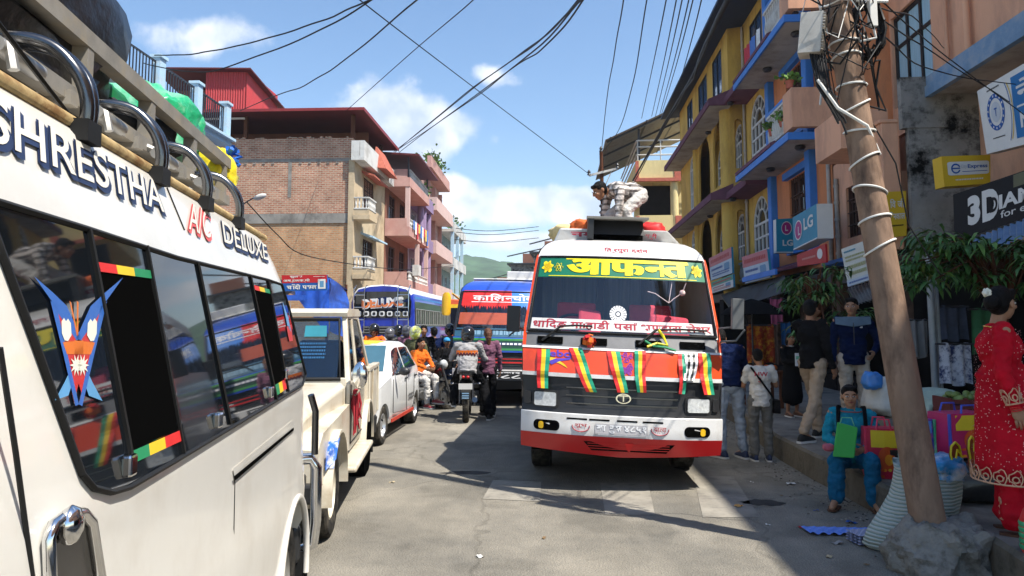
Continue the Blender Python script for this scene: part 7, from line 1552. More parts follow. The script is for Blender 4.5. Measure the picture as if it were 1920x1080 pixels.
cable('right wavy wire dropping steeply to the tip of the far pole', [(1222, -30, 12), (1211, 10, 14), (1188, 150, 20), (1160, 245, 27), (1131, 282, 30)], .014, wob=.05, seed=9)
for i, (x0, x1, y1) in enumerate(((1249, 1203, 222), (1268, 1222, 218), (1279, 1229, 218), (1292, 1236, 218), (1300, 1240, 215), (1316, 1256, 215))):
    cable(['first', 'second', 'third', 'fourth', 'fifth', 'sixth'][i] + ' from the left of the fan of wires above the grey tin roof', [(x0 + 4, -20, 14), (lerp(x0, x1, .3), 70, 20), (lerp(x0, x1, .62), 140, 28), (x1, y1, 41)], .016)
cable('thick black cable bundle swooping past the yellow arched building', [(1385, -40, 11), (1352, 22, 13), (1318, 95, 17), (1300, 140, 20), (1250, 225, 28), (1187, 338, 42)], .055, wob=.06, seed=5)
cable('thin cable twisted along the thick black bundle by the yellow building', [(1390, -30, 11), (1362, 10, 13), (1312, 115, 17.5), (1290, 165, 21), (1245, 240, 29), (1187, 345, 42)], .03, wob=.1, seed=6)
for i, y in enumerate((425, 432, 446)): cable(['upper', 'middle', 'lower'][i] + ' faint wire low across the far end of the street', [(845, y + 2, 58), (920, y + 8, 62), (1010, y, 66)], .03)
cable('sagging black cable from the street lamp along the brick wall', [(462, 378, 24), (520, 440, 26), (570, 478, 28), (690, 500, 31.6)], .02)
cable('sagging cable continuing from the cream front toward the coach roof', [(690, 500, 31.6), (770, 505, 40), (850, 498, 52)], .02)
for i, (a, b, c) in enumerate((((1632, 10, 5.5), (1720, 40, 8), (1770, 90, 12)), ((1640, 30, 5.5), (1750, 100, 8), (1900, 195, 10.5)), ((1650, 0, 5.5), (1760, 95, 8), (1920, 215, 10)), ((1650, 60, 5.5), (1745, 130, 8), (1912, 160, 10.3)))):
    cable(['service wire from the pole head up to the set-back window wall', 'upper service wire from the pole over the bank signboard', 'long service wire from the pole crossing below the slab edge', 'pale loose wire looping from the pole to the slab edge'][i], [a, b, c], .007, wob=.05, seed=20 + i)
cable('drooping wire from the near pole over to the orange balcony', [(1585, 45, 5.6), (1530, 40, 9), (1495, 20, 14)], .009)
# far pole with a crossarm
fp = P(1135, 420, 30); t = thing('distant_pole', 'dark far pole with a crossarm and insulators behind the man on the bus', 'pole', (fp.x, 30, 0))
tp = P(1127, 285, 30); mb = MB(); mb.tube([(0, 0, 0), (tp.x - fp.x, 0, tp.z)], [.11, .075], 10); mb.build('shaft', M_wood, t, smooth=60)
a, b = P(1104, 330, 30), P(1157, 317, 30); mb = MB(); mb.bar((a.x - fp.x, -.1, a.z), (b.x - fp.x, -.1, b.z), .09); mb.bar((tp.x - fp.x + .03, -.05, a.z - .7), (b.x - fp.x - .2, -.1, b.z), .04); mb.build('crossarm', M_white, t)
for q in (a, b, tp): mb = MB(); mb.lathe([(.03, 0), (.09, .02), (.05, .1), (.08, .14), (.03, .24)], 10, 0, Matrix.Translation((q.x - fp.x, -.1 if q is not tp else 0, q.z))); mb.build('insulator', M_iron, t, smooth=60)
mb = MB()
for k in range(4): c = P(1127, 375 + 12 * k, 30); mb.ell((c.x - fp.x, -.1, c.z), (.1, .1, .08), 8); 
mb.bar((P(1131, 370, 30).x - fp.x, -.1, P(1131, 370, 30).z), (P(1131, 415, 30).x - fp.x, -.1, P(1131, 415, 30).z), .05); mb.build('insulator_rack', M_iron, t)
# street lamp
sp = P(450, 384, 22); t = thing('street_lamp', 'small white street lamp on a curved arm above the van roof rack', 'street lamp', (sp.x, 22, 0))
e = P(480, 369, 22); mb = MB(); mb.tube([(0, 0, 0), (0, 0, sp.z)], .06, 10); mb.build('post', M_iron, t, smooth=60); mb = MB(); mb.tube([(0, 0, sp.z - .05), ((e.x - sp.x) * .5, 0, sp.z + .12), (e.x - sp.x, 0, e.z)], .022, 8); mb.build('arm', M_iron, t, smooth=60)
mb = MB(); mb.ell((e.x - sp.x + .12, 0, e.z), (.22, .1, .09), 12, 0, Matrix.Rotation(-.35, 3, 'Y')); mb.build('lamp_head', M_white, t, smooth=60)
# ================================================================ SIGNS
def on_plane(px, py, c, k=.068):
    d = ray(px, py); t_ = c / (d.x - k * d.y); return V((0, 0, HC)) + d * t_
def sign(name, label, quad, c=None, Y=None, th=.08, face=None, edge=None, lets=(), cat='sign', k=.068, cols=None):
    """quad in the photo: bottom-left, bottom-right, top-right, top-left; hung in a plane parallel to the facades (c) or facing us (Y)"""
    q = [on_plane(*p, c, k) if Y is None else P(*p, Y) for p in quad]; o0 = q[0].copy()
    t = thing(name, label, cat, o0); q = [p - o0 for p in q]; n = (q[1] - q[0]).cross(q[3] - q[0]).normalized()
    if n.dot(-(o0 - V((0, 0, HC)))) < 0: n = -n
    mb = MB(); b_ = [p - n * th for p in q]
    mb.add(q + b_, [(0, 1, 2, 3)], 0); o = mb.add([], []) ; mb.add(q + b_, [(7, 6, 5, 4), (0, 4, 5, 1), (1, 5, 6, 2), (2, 6, 7, 3), (3, 7, 4, 0)], 1); mb.build('panel', [face, edge or M_rim], t)
    for nm, parts in lets:
        mb = MB(); ms = []
        for i, (tm, m, d) in enumerate(parts):
            if m not in ms: ms.append(m)
            mb.text(tm, lambda x, y: q[0].lerp(q[1], x).lerp(q[3].lerp(q[2], x), y) + n * d, ms.index(m))
        mb.build(nm, ms, t, fix=False)
    return t
def col(k, c, r=.5): return mat('sign_' + k, c, r, var=.06)
S_w, S_k, S_b, S_r, S_t, S_y = col('white', (.62, .61, .58)), col('black', (.004, .004, .005), .7), col('blue', (.01, .08, .30)), col('red', (.40, .015, .02)), col('teal', (.02, .22, .34)), col('yellow', (.60, .38, .02)); S_pk = col('rose', (.50, .14, .16)); S_m = col('magenta', (.35, .02, .16)); S_g = col('green', (.05, .3, .22))
arc = lambda cx, cy, rx_, ry_, a0, a1, w, n=18: ([(cx + rx_ * r_ * math.cos(R(lerp(a0, a1, i / n))), cy + ry_ * r_ * math.sin(R(lerp(a0, a1, i / n)))) for r_ in (1, 1 - w) for i in range(n + 1)], [(i, i + 1, n + 2 + i, n + 1 + i) for i in range(n)])
ft = lambda s, x0, x1, y0, y1, b=.02: fit(glyphs(s, b), x0, x1, y0, y1)
fd = lambda tk, x0, x1, y0, y1, b=.02: fit(deva(tk, b), x0, x1, y0, y1)
rr_ = lambda *a: (rrect(*a), [tuple(range(20))])
sq = lambda x0, x1, y0, y1, s, rows=1: squiggle(x0, x1, y0, y1, random.Random(s), rows)
sign('bank_signboard', 'large white bank signboard with a blue round emblem under the slab', [(1850, 289), (2050, 238), (2040, 48), (1832, 171)], 6.72, th=.15, face=S_w, lets=[('emblem', [(disc(.165, .56, .092, .27, 40, .74), S_b, .004), (disc(.165, .56, .05, .15, 24), col('pale_grey', (.45, .48, .52)), .004), (ft("T", .15, .18, .50, .62), S_b, .007), (sq(.10, .23, .89, .93, 1), S_k, .004), (sq(.10, .23, .18, .21, 2), S_k, .004)] + [(disc(.165 + .08 * math.cos(R(a)), .56 + .235 * math.sin(R(a)), .006, .018, 8), S_w, .007) for a in range(0, 360, 24)]),
     ('blue_panel', [(rects((.345, 1.0, .10, .92)), col('bank_blue', (.01, .14, .36)), .004), (arc(.22, .5, .10, .52, -52, 52, .05), S_b, .004), (arc(.235, .5, .105, .52, -50, 50, .06), S_y, .0045)]), ('lettering', [(fd(['ने', 'प', 'ाल'], .39, .95, .58, .84, .03), S_w, .008), (ft("NE", .40, .56, .22, .42, .04), S_w, .008), (rects((.38, .95, .49, .515)), S_w, .008)])])
sign('projecting_sign', 'small yellow courier sign projecting from the stained grey wall', [(1771, 350), (1857, 344), (1857, 290), (1765, 293)], Y=11.3, th=.25, face=S_y, edge=S_y, lets=[('label_panel', [(rr_(.10, .97, .35, .80, .06), S_w, .004)]), ('lettering', [(arc(.27, .57, .10, .17, 20, 340, .3), S_b, .008), (rects((.18, .36, .555, .60)), S_b, .0085), (ft("Express", .52, .93, .53, .70, .02), S_b, .008), (ft("City", .38, .50, .54, .70), col('pale_grey', (.45, .48, .52)), .008), (rects((.40, .93, .45, .47)), S_b, .008), (sq(.25, .85, .16, .24, 3), S_w, .006)])])
sign('shop_signboard', 'black shop board with big white 3D lettering above the leafy plant', [(1790, 453), (1990, 388), (1990, 296), (1787, 365)], 5.70, k=.10, th=.1, face=S_k, edge=S_w, lets=[('lettering', [(ft("3", .165, .30, .22, .84, .06), S_w, .006), (ft("D", .32, .485, .20, .86, .05), S_w, .006), (ft("D", .40, .475, .35, .66, .03), S_k, .010), (ft("IAM", .49, .80, .36, .66, .035), S_w, .0105), (ft("for en", .50, .78, .17, .32, .01), S_w, .006)]), ('mirror_strip', [(rects((.62, 1.0, .72, .98)), col('olive', (.10, .10, .05)), .003)])])
sg = sign('product_sign', 'long teal electronics sign with white letters and a rose disc, parallel to the wall', [(1488, 469), (1533, 447), (1531, 382), (1486, 408)], 5.30, th=.32, face=S_t, edge=S_w, lets=[('lettering', [(ft("LG", .48, .86, .42, .78, .03), S_w, .008), (disc(.25, .52, .16, .30, 28), S_m, .006), (arc(.25, .52, .16, .30, 30, 390, .12), S_w, .008), (ft("L", .24, .33, .36, .62, .02), S_w, .009), (rects((0, 1, 0, .035)), S_w, .005)])])
sign('product_sign', 'square teal electronics sign facing down the street beside the long one', [(1456, 474), (1490, 474), (1488, 409), (1455, 411)], Y=18.6, th=.2, face=S_t, edge=S_w, lets=[('lettering', [(ft("LG", .34, .92, .20, .38, .03), S_w, .008), (disc(.58, .72, .30, .20, 28), S_m, .006), (arc(.58, .72, .30, .20, 20, 380, .12), S_w, .008), (ft("L", .50, .66, .64, .80, .02), S_w, .009), (rects((0, 1, 0, .03)), S_w, .005)])])
sign('shop_banner', 'red shop banner with a white oval hanging below the long teal sign', [(1495, 500), (1549, 492), (1547, 457), (1494, 478)], 5.35, th=.04, face=S_r, edge=S_r, lets=[('lettering', [(disc(.82, .55, .09, .30, 18), S_w, .005), (ft("SHOP", .22, .68, .40, .62), col('pink', (.55, .25, .22)), .005)])]) if False else sign('shop_banner', 'red shop banner with a white oval hanging below the long teal sign', [(1495, 500), (1549, 492), (1547, 457), (1494, 478)], 5.35, th=.04, face=S_r, edge=S_r, lets=[('lettering', [(disc(.82, .55, .09, .30, 18), S_w, .005), (sq(.2, .68, .38, .62, 5), col('pink', (.55, .25, .22)), .005)])])
def board(label, quad, c, top, bot, seed, dark=S_b):
    return sign('shop_board', label, quad, c, th=.06, face=bot, edge=S_t, lets=[('colour_band', [(rects((0, 1, .58, 1)), top, .003)]), ('lettering', [(sq(.08, .92, .66, .92, seed, 1), S_r, .006), (sq(.08, .6, .34, .5, seed + 1, 1), dark, .006), (sq(.1, .9, .10, .28, seed + 2, 2), dark, .006), (rr_(.68, .9, .2, .5, .04), col('photo_blue', (.1, .25, .4)), .005)])])
board('pink and pale blue shop board left of the yellow column', [(1333, 526), (1373, 512), (1371, 463), (1329, 485)], 5.35, S_pk, col('ice', (.42, .50, .56)), 1)
board('shop board with rosy top and printed photos right of the yellow column', [(1397, 532), (1444, 520), (1438, 467), (1391, 482)], 5.35, S_pk, col('ice', (.42, .50, .56)), 4)
board('low white and green board under the pink and blue one', [(1335, 550), (1375, 538), (1374, 514), (1334, 530)], 5.35, S_g, S_w, 7, S_r)
sign('shop_board', 'pale sun-bleached price board tilted beside the near pole', [(1590, 538), (1633, 524), (1622, 451), (1577, 467)], 5.45, th=.06, face=col('cream', (.55, .56, .50)), edge=S_w, lets=[('lettering', [(sq(.1, .6, .84, .92, 3), S_t, .005), (sq(.1, .9, .60, .78, 4, 2), col('faded_olive', (.35, .35, .15)), .005), (sq(.15, .9, .22, .55, 6, 2), col('faded_olive', (.35, .35, .15)), .005), (rects((0, 1, 0, .16)), col('ice', (.42, .50, .56)), .004), (sq(.1, .9, .04, .12, 8), S_b, .006)])])
sign('wall_board', 'yellow board with white script on the peach pier behind the pole', [(1664, 446), (1700, 442), (1699, 358), (1660, 360)], Y=12.55, th=.06, face=S_y, edge=S_y, lets=[('lettering', [(fd(['िव', ' ', 'जी'], .2, .9, .64, .84), S_w, .005), (fd(['ि', 'नक', 'ाल'], .15, .92, .38, .56), S_w, .005), (sq(.15, .85, .22, .28, 3), S_k, .005)])])
lt = P(600, 545, 18); sign('shop_board', 'magenta and blue jewellery shop board above the blue tarpaulin', [(530, 546), (613, 544), (613, 515), (528, 516)], Y=18, th=.08, face=S_b, edge=S_b, lets=[('colour_band', [(rects((0, 1, .5, 1)), S_r, .003), (rects((.80, .97, .1, .72)), S_w, .005), (rects((.84, .93, .2, .6)), col('photo_blue', (.1, .25, .4)), .007)]), ('lettering', [(fd(['सुलभ'], .18, .46, .80, .96), S_w, .006), (fd(['अष', '्टल', 'क', '्मी'], .03, .62, .53, .76), S_w, .006), (fd(['च', 'ाँदी', ' ', 'पसल'], .10, .77, .08, .42, .03), S_w, .006), (sq(.7, .95, .86, .92, 2), S_w, .006)])])
# tarpaulin and stalls on the left behind the jeep
tp_ = thing('tarpaulin_stall', 'market stall under a bright blue tarpaulin on the left roadside', 'stall', (-7.0, 19, 0))
M_tp = mat('tarpaulin_blue', (.015, .09, .50), .45, var=.25, s=4, bump=.6, bs=8)
mb = MB(); mb.grid(lambda u, v: (lerp(-.2, 2.1, u), lerp(0, 2.2, v), 3.0 - .25 * v + .08 * math.sin(u * 9) - .18 * math.sin(PI * u) * v), 16, 8); mb.grid(lambda u, v: (2.1 + .05 * math.sin(v * 9 + u * 5), lerp(0, 2.2, u), 3.0 - .25 * u - 1.4 * v), 8, 8); mb.grid(lambda u, v: (lerp(1.2, 2.1, u), -.02 + .05 * math.sin(u * 14), 3.0 - lerp(.5, 1.5, u) * v), 10, 8); mb.build('tarpaulin', M_tp, tp_, smooth=180, fix=False)
for x, y in ((-.15, .05), (2.05, .05), (2.05, 2.15)): mb = MB(); mb.cyl((x, y, 0), (x, y, 2.95), .04); mb.build('post', M_wood, tp_)
mb = MB(); mb.grid(lambda u, v: (lerp(-2.4, 1.1, u), lerp(-.5, .4, v), 2.55 + .25 * v + .06 * math.sin(u * 11)), 14, 4); mb.build('black_awning', M_tarp, tp_, smooth=180, fix=False)
boxo(tp_, 'counter', M_blu, (-1.9, 1.4, .3, .9, 0, .9)); boxo(tp_, 'cyan_beam', M_tp, (-2.4, 1.6, -.52, -.45, 2.38, 2.52))
# small awnings over the right shops
for i, (quad, c, lab) in enumerate(((((1352, 555), (1470, 520), (1480, 545), (1372, 580)), 5.0, 'arched grey tin awning over the shops below the yellow arches'), (((1590, 545), (1650, 528), (1660, 552), (1606, 572)), 5.2, 'pale tin awning under the sun-bleached board'), (((1800, 462), (1960, 405), (1960, 430), (1800, 492)), 5.4, 'blue-grey tin awning beneath the black 3D board'))):
    q = [on_plane(*p, c + (.5 if k < 2 else 0)) for k, p in enumerate(quad)]; t = thing('shop_awning', lab, 'awning', q[3]); q = [p - q[3] for p in q]
    q2 = [q[0] + V((0, 0, .05)), q[1] + V((0, 0, .05))]
    mb = MB(); corrugated(mb, q[3], q[2], q2[0], q2[1], .12, .018); mb.build('sheet', [M_tin, M_tin, mat('tin_blue_grey', (.16, .24, .36), .5, met=.2, var=.2)][i], t, smooth=60)
    mb = MB()
    for k in range(3): a = q[3].lerp(q[2], k / 2); b_ = q2[0].lerp(q2[1], k / 2); mb.bar(a - V((0, 0, .03)), b_ - V((0, 0, .03)), .03)
    mb.build('bracket', M_iron, t)
# ================================================================ PLANTS
def leafy(label, base, height, tips, seed, n=26, L=.22):
    """young mango-like tree: thin stem, limbs, whorls of drooping narrow leaves"""
    t = thing('street_tree', label, 'tree', base); q = random.Random(seed)
    mb = MB(); top = V((0, 0, height)); mb.tube([(0, 0, 0), (.03, .02, height * .5), top], [.045, .035, .025], 8)
    lf = MB()
    for tip in tips:
        tip = V(tip); mb.tube([V((.02, .01, height * .7)), top.lerp(tip, .5) + V((0, 0, .1)), tip], [.022, .016, .008], 6)
        for k in range(n):
            p = tip + V((q.gauss(0, .07), q.gauss(0, .07), q.gauss(0, .05))); a = q.uniform(0, 2 * PI); d = V((math.cos(a), math.sin(a), q.uniform(-.25, .5))).normalized(); s = V((-math.sin(a), math.cos(a), q.uniform(-.3, .3))) * .021 * q.uniform(.6, 1.25); l = L * q.uniform(.6, 1.15)
            p1 = p + d * l * .35; d2 = (d + V((0, 0, -.8))).normalized(); p2 = p1 + d2 * l * .38; d3 = (d + V((0, 0, -1.9))).normalized(); p3 = p2 + d3 * l * .34; m = 0 if q.random() < .7 else (1 if q.random() < .7 else 2)
            lf.add([p, p1 - s, p1 + s, p2 - s * .9, p2 + s * .9, p3], [(0, 1, 2), (1, 3, 4, 2), (3, 5, 4)], m)
    mb.build('trunk', M_wood, t, smooth=60); lf.build('crown', [M_leafd, M_leaf, mat('leaf_young', (.14, .15, .035), .5, var=.4)], t, fix=False, smooth=180)
q = random.Random(5)
leafy('young tree with drooping leaves on the pavement behind the khaki man', (4.95, 11.6, PVZ), 2.2, [(q.gauss(-.05, .28), q.gauss(0, .28), 1.55 + q.uniform(-.35, .85)) for i in range(26)], 1, 30, .27)
leafy('leafy young tree with hanging foliage under the black 3D board', (5.75, 8.3, PVZ), 2.2, [(q.uniform(-1.1, .55), q.gauss(0, .3), 2.05 + q.uniform(-.22, .38)) for i in range(40)], 2, 30, .28)
# ================================================================ BAGS, SACKS, CRATES, LITTER
def woven():
    m = mat('woven_sack_striped', (.42, .47, .42), .7); n, l = m.node_tree.nodes, m.node_tree.links; b = n['Principled BSDF']; t = n.new('ShaderNodeTexCoord'); w = n.new('ShaderNodeTexWave'); w.bands_direction = 'Z'; w.inputs['Scale'].default_value = 12; w.inputs['Distortion'].default_value = 3.5; w.inputs['Detail Scale'].default_value = .6
    l.new(t.outputs['Object'], w.inputs[0]); r = n.new('ShaderNodeMapRange'); r.inputs[1].default_value = .18; r.inputs[2].default_value = .42; l.new(w.outputs[0], r.inputs[0]); x = n.new('ShaderNodeMix'); x.data_type = 'RGBA'; x.inputs[6].default_value = (.25, .33, .29, 1); x.inputs[7].default_value = (.46, .49, .44, 1); l.new(r.outputs[0], x.inputs[0]); l.new(x.outputs[2], b.inputs['Base Color'])
    bp = n.new('ShaderNodeBump'); bp.inputs['Strength'].default_value = .5; bp.inputs['Distance'].default_value = .02; l.new(w.outputs[0], bp.inputs['Height']); l.new(bp.outputs[0], b.inputs['Normal']); return m
M_wov = woven()
sk = thing('woven_sack', 'green-striped woven sack slumped behind the leaning pole', 'sack', (3.16, 5.62, 0))
mb = MB(); rg = []
for z, cx, rx_, ry_ in ((.0, -.11, .29, .17), (.04, -.11, .335, .19), (.13, -.07, .335, .21), (.27, -.02, .29, .22), (.40, .03, .26, .21), (.50, .05, .25, .2), (.57, .06, .24, .19), (.64, .06, .25, .195)):
    rg.append([V((cx + rx_ * math.cos(a) * (1 + .10 * NZ.noise((math.cos(a) * 1.5, math.sin(a) * 1.5, z * 3))), ry_ * math.sin(a) * (1 + .12 * NZ.noise((math.cos(a) * 2, math.sin(a) * 2, z * 3 + 5))), z + .03 * math.sin(a * 3) * (z > .5))) for a in [2 * PI * j / 44 for j in range(44)]])
mb.loft(rg); mb.build('sack_body', M_wov, sk, smooth=180)
lump('plastic_bag', 'crumpled blue and white plastic bag on top of the striped sack', 'bag', (3.29, 5.50, .55), (.13, .12, .085), mat('bag_blue_white', (.03, .30, .62), .3, var=.3, s=8, bump=.8, bs=14, stain=(.7, .72, .75), ss=5, sa=.95), 31, .35)
lump('plastic_bag', 'pale turquoise plastic bag tucked beside the pole on the sack', 'bag', (3.13, 5.60, .55), (.11, .11, .12), mat('bag_turquoise', (.10, .42, .40), .3, var=.3, s=8, bump=.8, bs=14), 33, .35)
def tote(label, loc, rz, w, d, h, cols, seed, cat='bag', name='shopping_bag'):
    """printed shopping bag: body with gussets, two handles, flower print"""
    t = thing(name, label, cat, loc, rz); mb = MB(); q = random.Random(seed)
    rg = [[V((x * k * w / 2 + .01 * NZ.noise((x * 3, z * 9, seed)), y * k * d / 2 + .02 * NZ.noise((x * 3, y * 3, z * 9 + seed)), z)) for x, y in ((-1, -1), (-.5, -1.06), (0, -1.1), (.5, -1.06), (1, -1), (1.02, 0), (1, 1), (.5, 1.05), (0, 1.06), (-.5, 1.05), (-1, 1), (-1.02, 0))] for z, k in ((0, .95), (.03, 1), (h * .35, 1.04), (h * .7, 1.0), (h, .96))]
    mb.loft(rg, 0); mb.build('bag_body', cols[0], t, smooth=50)
    fp_ = lambda x, z, o=.006: V((x, -(1.04 - .05 * abs(z / h - .35)) * d / 2 * (1.08 - .12 * abs(2 * x / w)) - o, z))
    mb = MB(); mb.text(dice(rects((-w * .36, w * .36, h * .62, h * .96)), 8), lambda x, y: fp_(x, y), 0)
    mb.text(dice(disc(w * .06, h * .40, w * .25, h * .24, 24), 8), lambda x, y: fp_(x, y, .007), 1); mb.text(disc(w * .10, h * .38, w * .12, h * .11, 18), lambda x, y: fp_(x, y, .013), 2); mb.text(disc(w * .18, h * .35, w * .05, h * .04, 12), lambda x, y: fp_(x, y, .016), 3)
    for i in range(8): mb.text(disc(q.uniform(-w * .4, w * .4), q.uniform(h * .05, h * .2), w * .05, h * .03, 10), lambda x, y: fp_(x, y, .010 + .001 * i), q.randrange(1, 4))
    mb.build('print', cols[1], t, fix=False)
    for s in (-1, 1): mb = MB(); mb.tube([(-w * .2, s * d * .5, h * .94), (-w * .15, s * d * .45, h * 1.18), (w * .15, s * d * .45, h * 1.18), (w * .2, s * d * .5, h * .94)], .009, 6); mb.build('handle', cols[2], t, smooth=60)
    for s in (-1, 1): mb = MB(); mb.tube([(s * w * .5, -d * .52, h * k / 12 + .02 * (k % 2)) for k in range(13)], .014, 6); mb.build('scalloped_edge', cols[2] if s < 0 else M_bagg, t, smooth=60)
K = lambda *c: [mat('print_' + str(i) + str(c[i]), c[i], .5) for i in range(len(c))]
prt = K((.80, .60, .03), (.70, .10, .02), (.85, .30, .02), (.85, .55, .05))
tote('red and yellow printed shopping bag on the kerb beside the seated woman', (3.50, 6.84, PVZ), -.25, .32, .2, .46, (mat('bag_red', (.60, .015, .06), .35, var=.2), prt, mat('trim_pink_red', (.75, .04, .10), .4)), 3)
tote('glossy red, yellow and violet shopping bag propped behind the striped sack', (3.78, 6.1, .62), .25, .42, .22, .36, (mat('bag_magenta', (.55, .02, .12), .3, var=.2), prt, mat('trim_blue', (.05, .08, .5), .4)), 8)
tote('small blue and pink patterned bag between the pole and the larger bright bag', (3.46, 6.15, .62), .0, .2, .15, .30, (mat('bag_violet', (.06, .05, .4), .3, var=.3, stain=(.6, .1, .3), ss=14, sa=.9), K((.1, .3, .7), (.6, .05, .2), (.7, .5, .6), (.1, .1, .5)), mat('trim_blue', (.05, .08, .5), .4)), 5)
boxo(None, 'tmp', M_black, (0, .1, 0, .1, 0, .1)) if False else None
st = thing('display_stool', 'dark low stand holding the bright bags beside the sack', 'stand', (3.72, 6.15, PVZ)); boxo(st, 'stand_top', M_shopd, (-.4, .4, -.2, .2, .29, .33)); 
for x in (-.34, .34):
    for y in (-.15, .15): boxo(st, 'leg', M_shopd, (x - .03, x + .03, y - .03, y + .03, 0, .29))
lump('black_bundle', 'large black polythene bundle on the pavement behind the sack', 'bundle', (3.78, 5.95, PVZ - .02), (.42, .2, .17), M_tarp, 41, .2)
def sandal_pair(label, loc, rz):
    t = thing('sandal', label, 'sandal', loc, rz); out = [(0, .13), (.035, .10), (.045, .04), (.03, -.03), (.034, -.09), (0, -.13), (-.034, -.09), (-.03, -.03), (-.045, .04), (-.035, .10)]
    mb = MB(); mb.prism(out, lambda a, b, d: V((a, d, b)), 0, .015); mb.build('sole', mat('sandal_rust', (.30, .06, .02), .6), t); mb = MB(); mb.tube([V((a, -.004, b)) for a, b in out + out[:1]], .008, 6); mb.tube([(0, -.02, .08), (.03, -.035, .02)], .007, 6); mb.tube([(0, -.02, .08), (-.03, -.035, .02)], .007, 6); mb.build('strap', M_lety, t, smooth=60)
sandal_pair('yellow-rimmed rust sandal hanging just right of the sack mouth', P(1792, 862, 5.45), .2); sandal_pair('second yellow-rimmed sandal hanging nearer the red-dressed woman', P(1822, 850, 5.6), .5)
ct = thing('vegetable_crate', 'maroon plastic crate of green vegetables behind the striped sack', 'crate', (5.05, 8.0, PVZ + .33), -.07)
mb = MB(); w, d, h = .5, .36, .30
for z in (0, .06, .12, .18, .24): 
    for a in ((-w / 2, w / 2, -d / 2, -d / 2 + .015), (-w / 2, w / 2, d / 2 - .015, d / 2), (-w / 2, -w / 2 + .015, -d / 2, d / 2), (w / 2 - .015, w / 2, -d / 2, d / 2)): mb.box(*a, z, z + .045)
for x in (-w / 2, -.09, .09, w / 2): mb.box(x - .015, x + .015, -d / 2 - .004, d / 2 + .004, 0, h)
mb.box(-w / 2, w / 2, -d / 2, d / 2, 0, .02); mb.build('crate_body', mat('crate_maroon', (.14, .025, .022), .5), ct)
q = random.Random(4)
for i in range(20): mb = MB(); mb.ell((q.uniform(-.21, .21), q.uniform(-.14, .14), .27 + q.uniform(0, .07)), (.05, .038, .036), 10, 0, Matrix.Rotation(q.uniform(0, 3), 3, 'Z')); mb.build('vegetable', mat('vegetable_green', (.16, .22, .05), .45, var=.4, s=12), ct, smooth=180)
boxo(thing('wooden_table', 'low dark table under the vegetable crate', 'table', (5.05, 8.05, PVZ), -.07), 'table_top', M_wood, (-.4, .5, -.25, .3, .28, .325)); tb = bpy.data.objects['wooden_table']
for x in (-.35, .45):
    for y in (-.2, .25): boxo(tb, 'leg', M_wood, (x - .03, x + .03, y - .03, y + .03, 0, .28))
M_sackw = mat('sack_white', (.55, .54, .50), .8, var=.2, s=5, bump=.6, bs=12)
o = lump('grain_sack', 'white sack with red print lying behind the seated woman', 'sack', (4.55, 8.7, PVZ + .33), (.27, .3, .24), M_sackw, 51, .22); 
o = lump('grain_sack', 'pale green-white sack resting on the shop step right of the pole', 'sack', (4.98, 8.5, PVZ + .33), (.30, .3, .17), mat('sack_greenish', (.40, .48, .40), .8, var=.25, s=5, bump=.6, bs=12), 54, .22)
lump('plastic_bag', 'small round blue plastic bag held at the hip of the navy-jacketed man', 'bag', (4.27, 8.50, PVZ + .66), (.10, .10, .11), mat('bag_sky', (.04, .2, .55), .35, var=.3, bump=.6, bs=12), 57, .2)
boxo(thing('stone_step', 'grey concrete step carrying the sacks in front of the shops', 'step', (4.9, 8.9, PVZ)), 'step_block', M_conc, (-.55, .9, -.55, .6, -.02, .33), bevel=.02)
mb = MB(); mb.text(squiggle(0, 1, 0, 1, random.Random(7), 2), lambda x, y: V((4.46 + .3 * x, 8.452 - .03 * math.sin(PI * y), PVZ + .38 + .18 * y))); 
pst = thing('grey_post', 'slim grey steel post in front of the dark shops', 'post', (5.55, 9.4, PVZ)); mb = MB(); mb.cyl((0, 0, 0), (0, 0, 2.6), .045, n=14); mb.cyl((.09, .02, 0), (.09, .02, 2.6), .025, n=10); mb.build('tube', M_chd and mat('steel_grey', (.30, .32, .33), .5, met=.3, var=.2), pst, smooth=60); mb = MB(); mb.cyl((.03, 0, 0), (.03, 0, .03), .13); mb.build('base_plate', M_iron, pst)
# hanging cloths and goods in the shade
def hung(label, c, w, h, m, seed, name='hanging_cloth'):
    t = thing(name, label, 'cloth', c); mb = MB(); mb.grid(lambda u, v: (lerp(-w / 2, w / 2, u), .04 * math.sin(u * 15 + seed) * (.3 + v), -h * v + .02 * math.sin(u * 9)), 24, 8); mb.build('cloth', m, t, smooth=180, fix=False); mb = MB(); mb.cyl((-w / 2 - .05, 0, .0), (w / 2 + .05, 0, 0), .012); mb.build('rod', M_iron, t)
hung('blue and white zigzag patterned cloth hanging beside the grey post', P(1790, 645, 9.2), .40, .52, mat('cloth_zigzag', (.52, .52, .58), .85, var=.2, stain=(.03, .04, .12), ss=9, sa=1), 1)
hung('dark garment hanging above the zigzag cloth in the shop', P(1785, 575, 9.5), .35, .45, mat('cloth_slate', (.06, .07, .10), .9, var=.4), 2)
hung('maroon and gold garland cloth in the dark shop behind the girl', P(1425, 610, 13.2), .5, .7, mat('cloth_garland', (.25, .04, .02), .9, var=.5, stain=(.5, .25, .03), ss=12, sa=.9), 3)
hung('pink garment hanging deep in the shop behind the left tree', P(1455, 560, 14), .25, .5, mat('cloth_rose', (.35, .08, .14), .9), 4)
hung('blue garment hanging beside the girl in black', P(1473, 605, 13), .2, .5, mat('cloth_blue2', (.03, .12, .3), .9), 5)
hung('pale grey shirt hanging at the shop edge left of the grey post', P(1720, 600, 10.5), .3, .55, mat('cloth_pale', (.25, .24, .22), .9), 6)
hung('green shawl hanging in the shop behind the red-dressed woman', P(1850, 580, 9.3), .4, .6, mat('cloth_green2', (.04, .13, .06), .9, var=.4), 7)
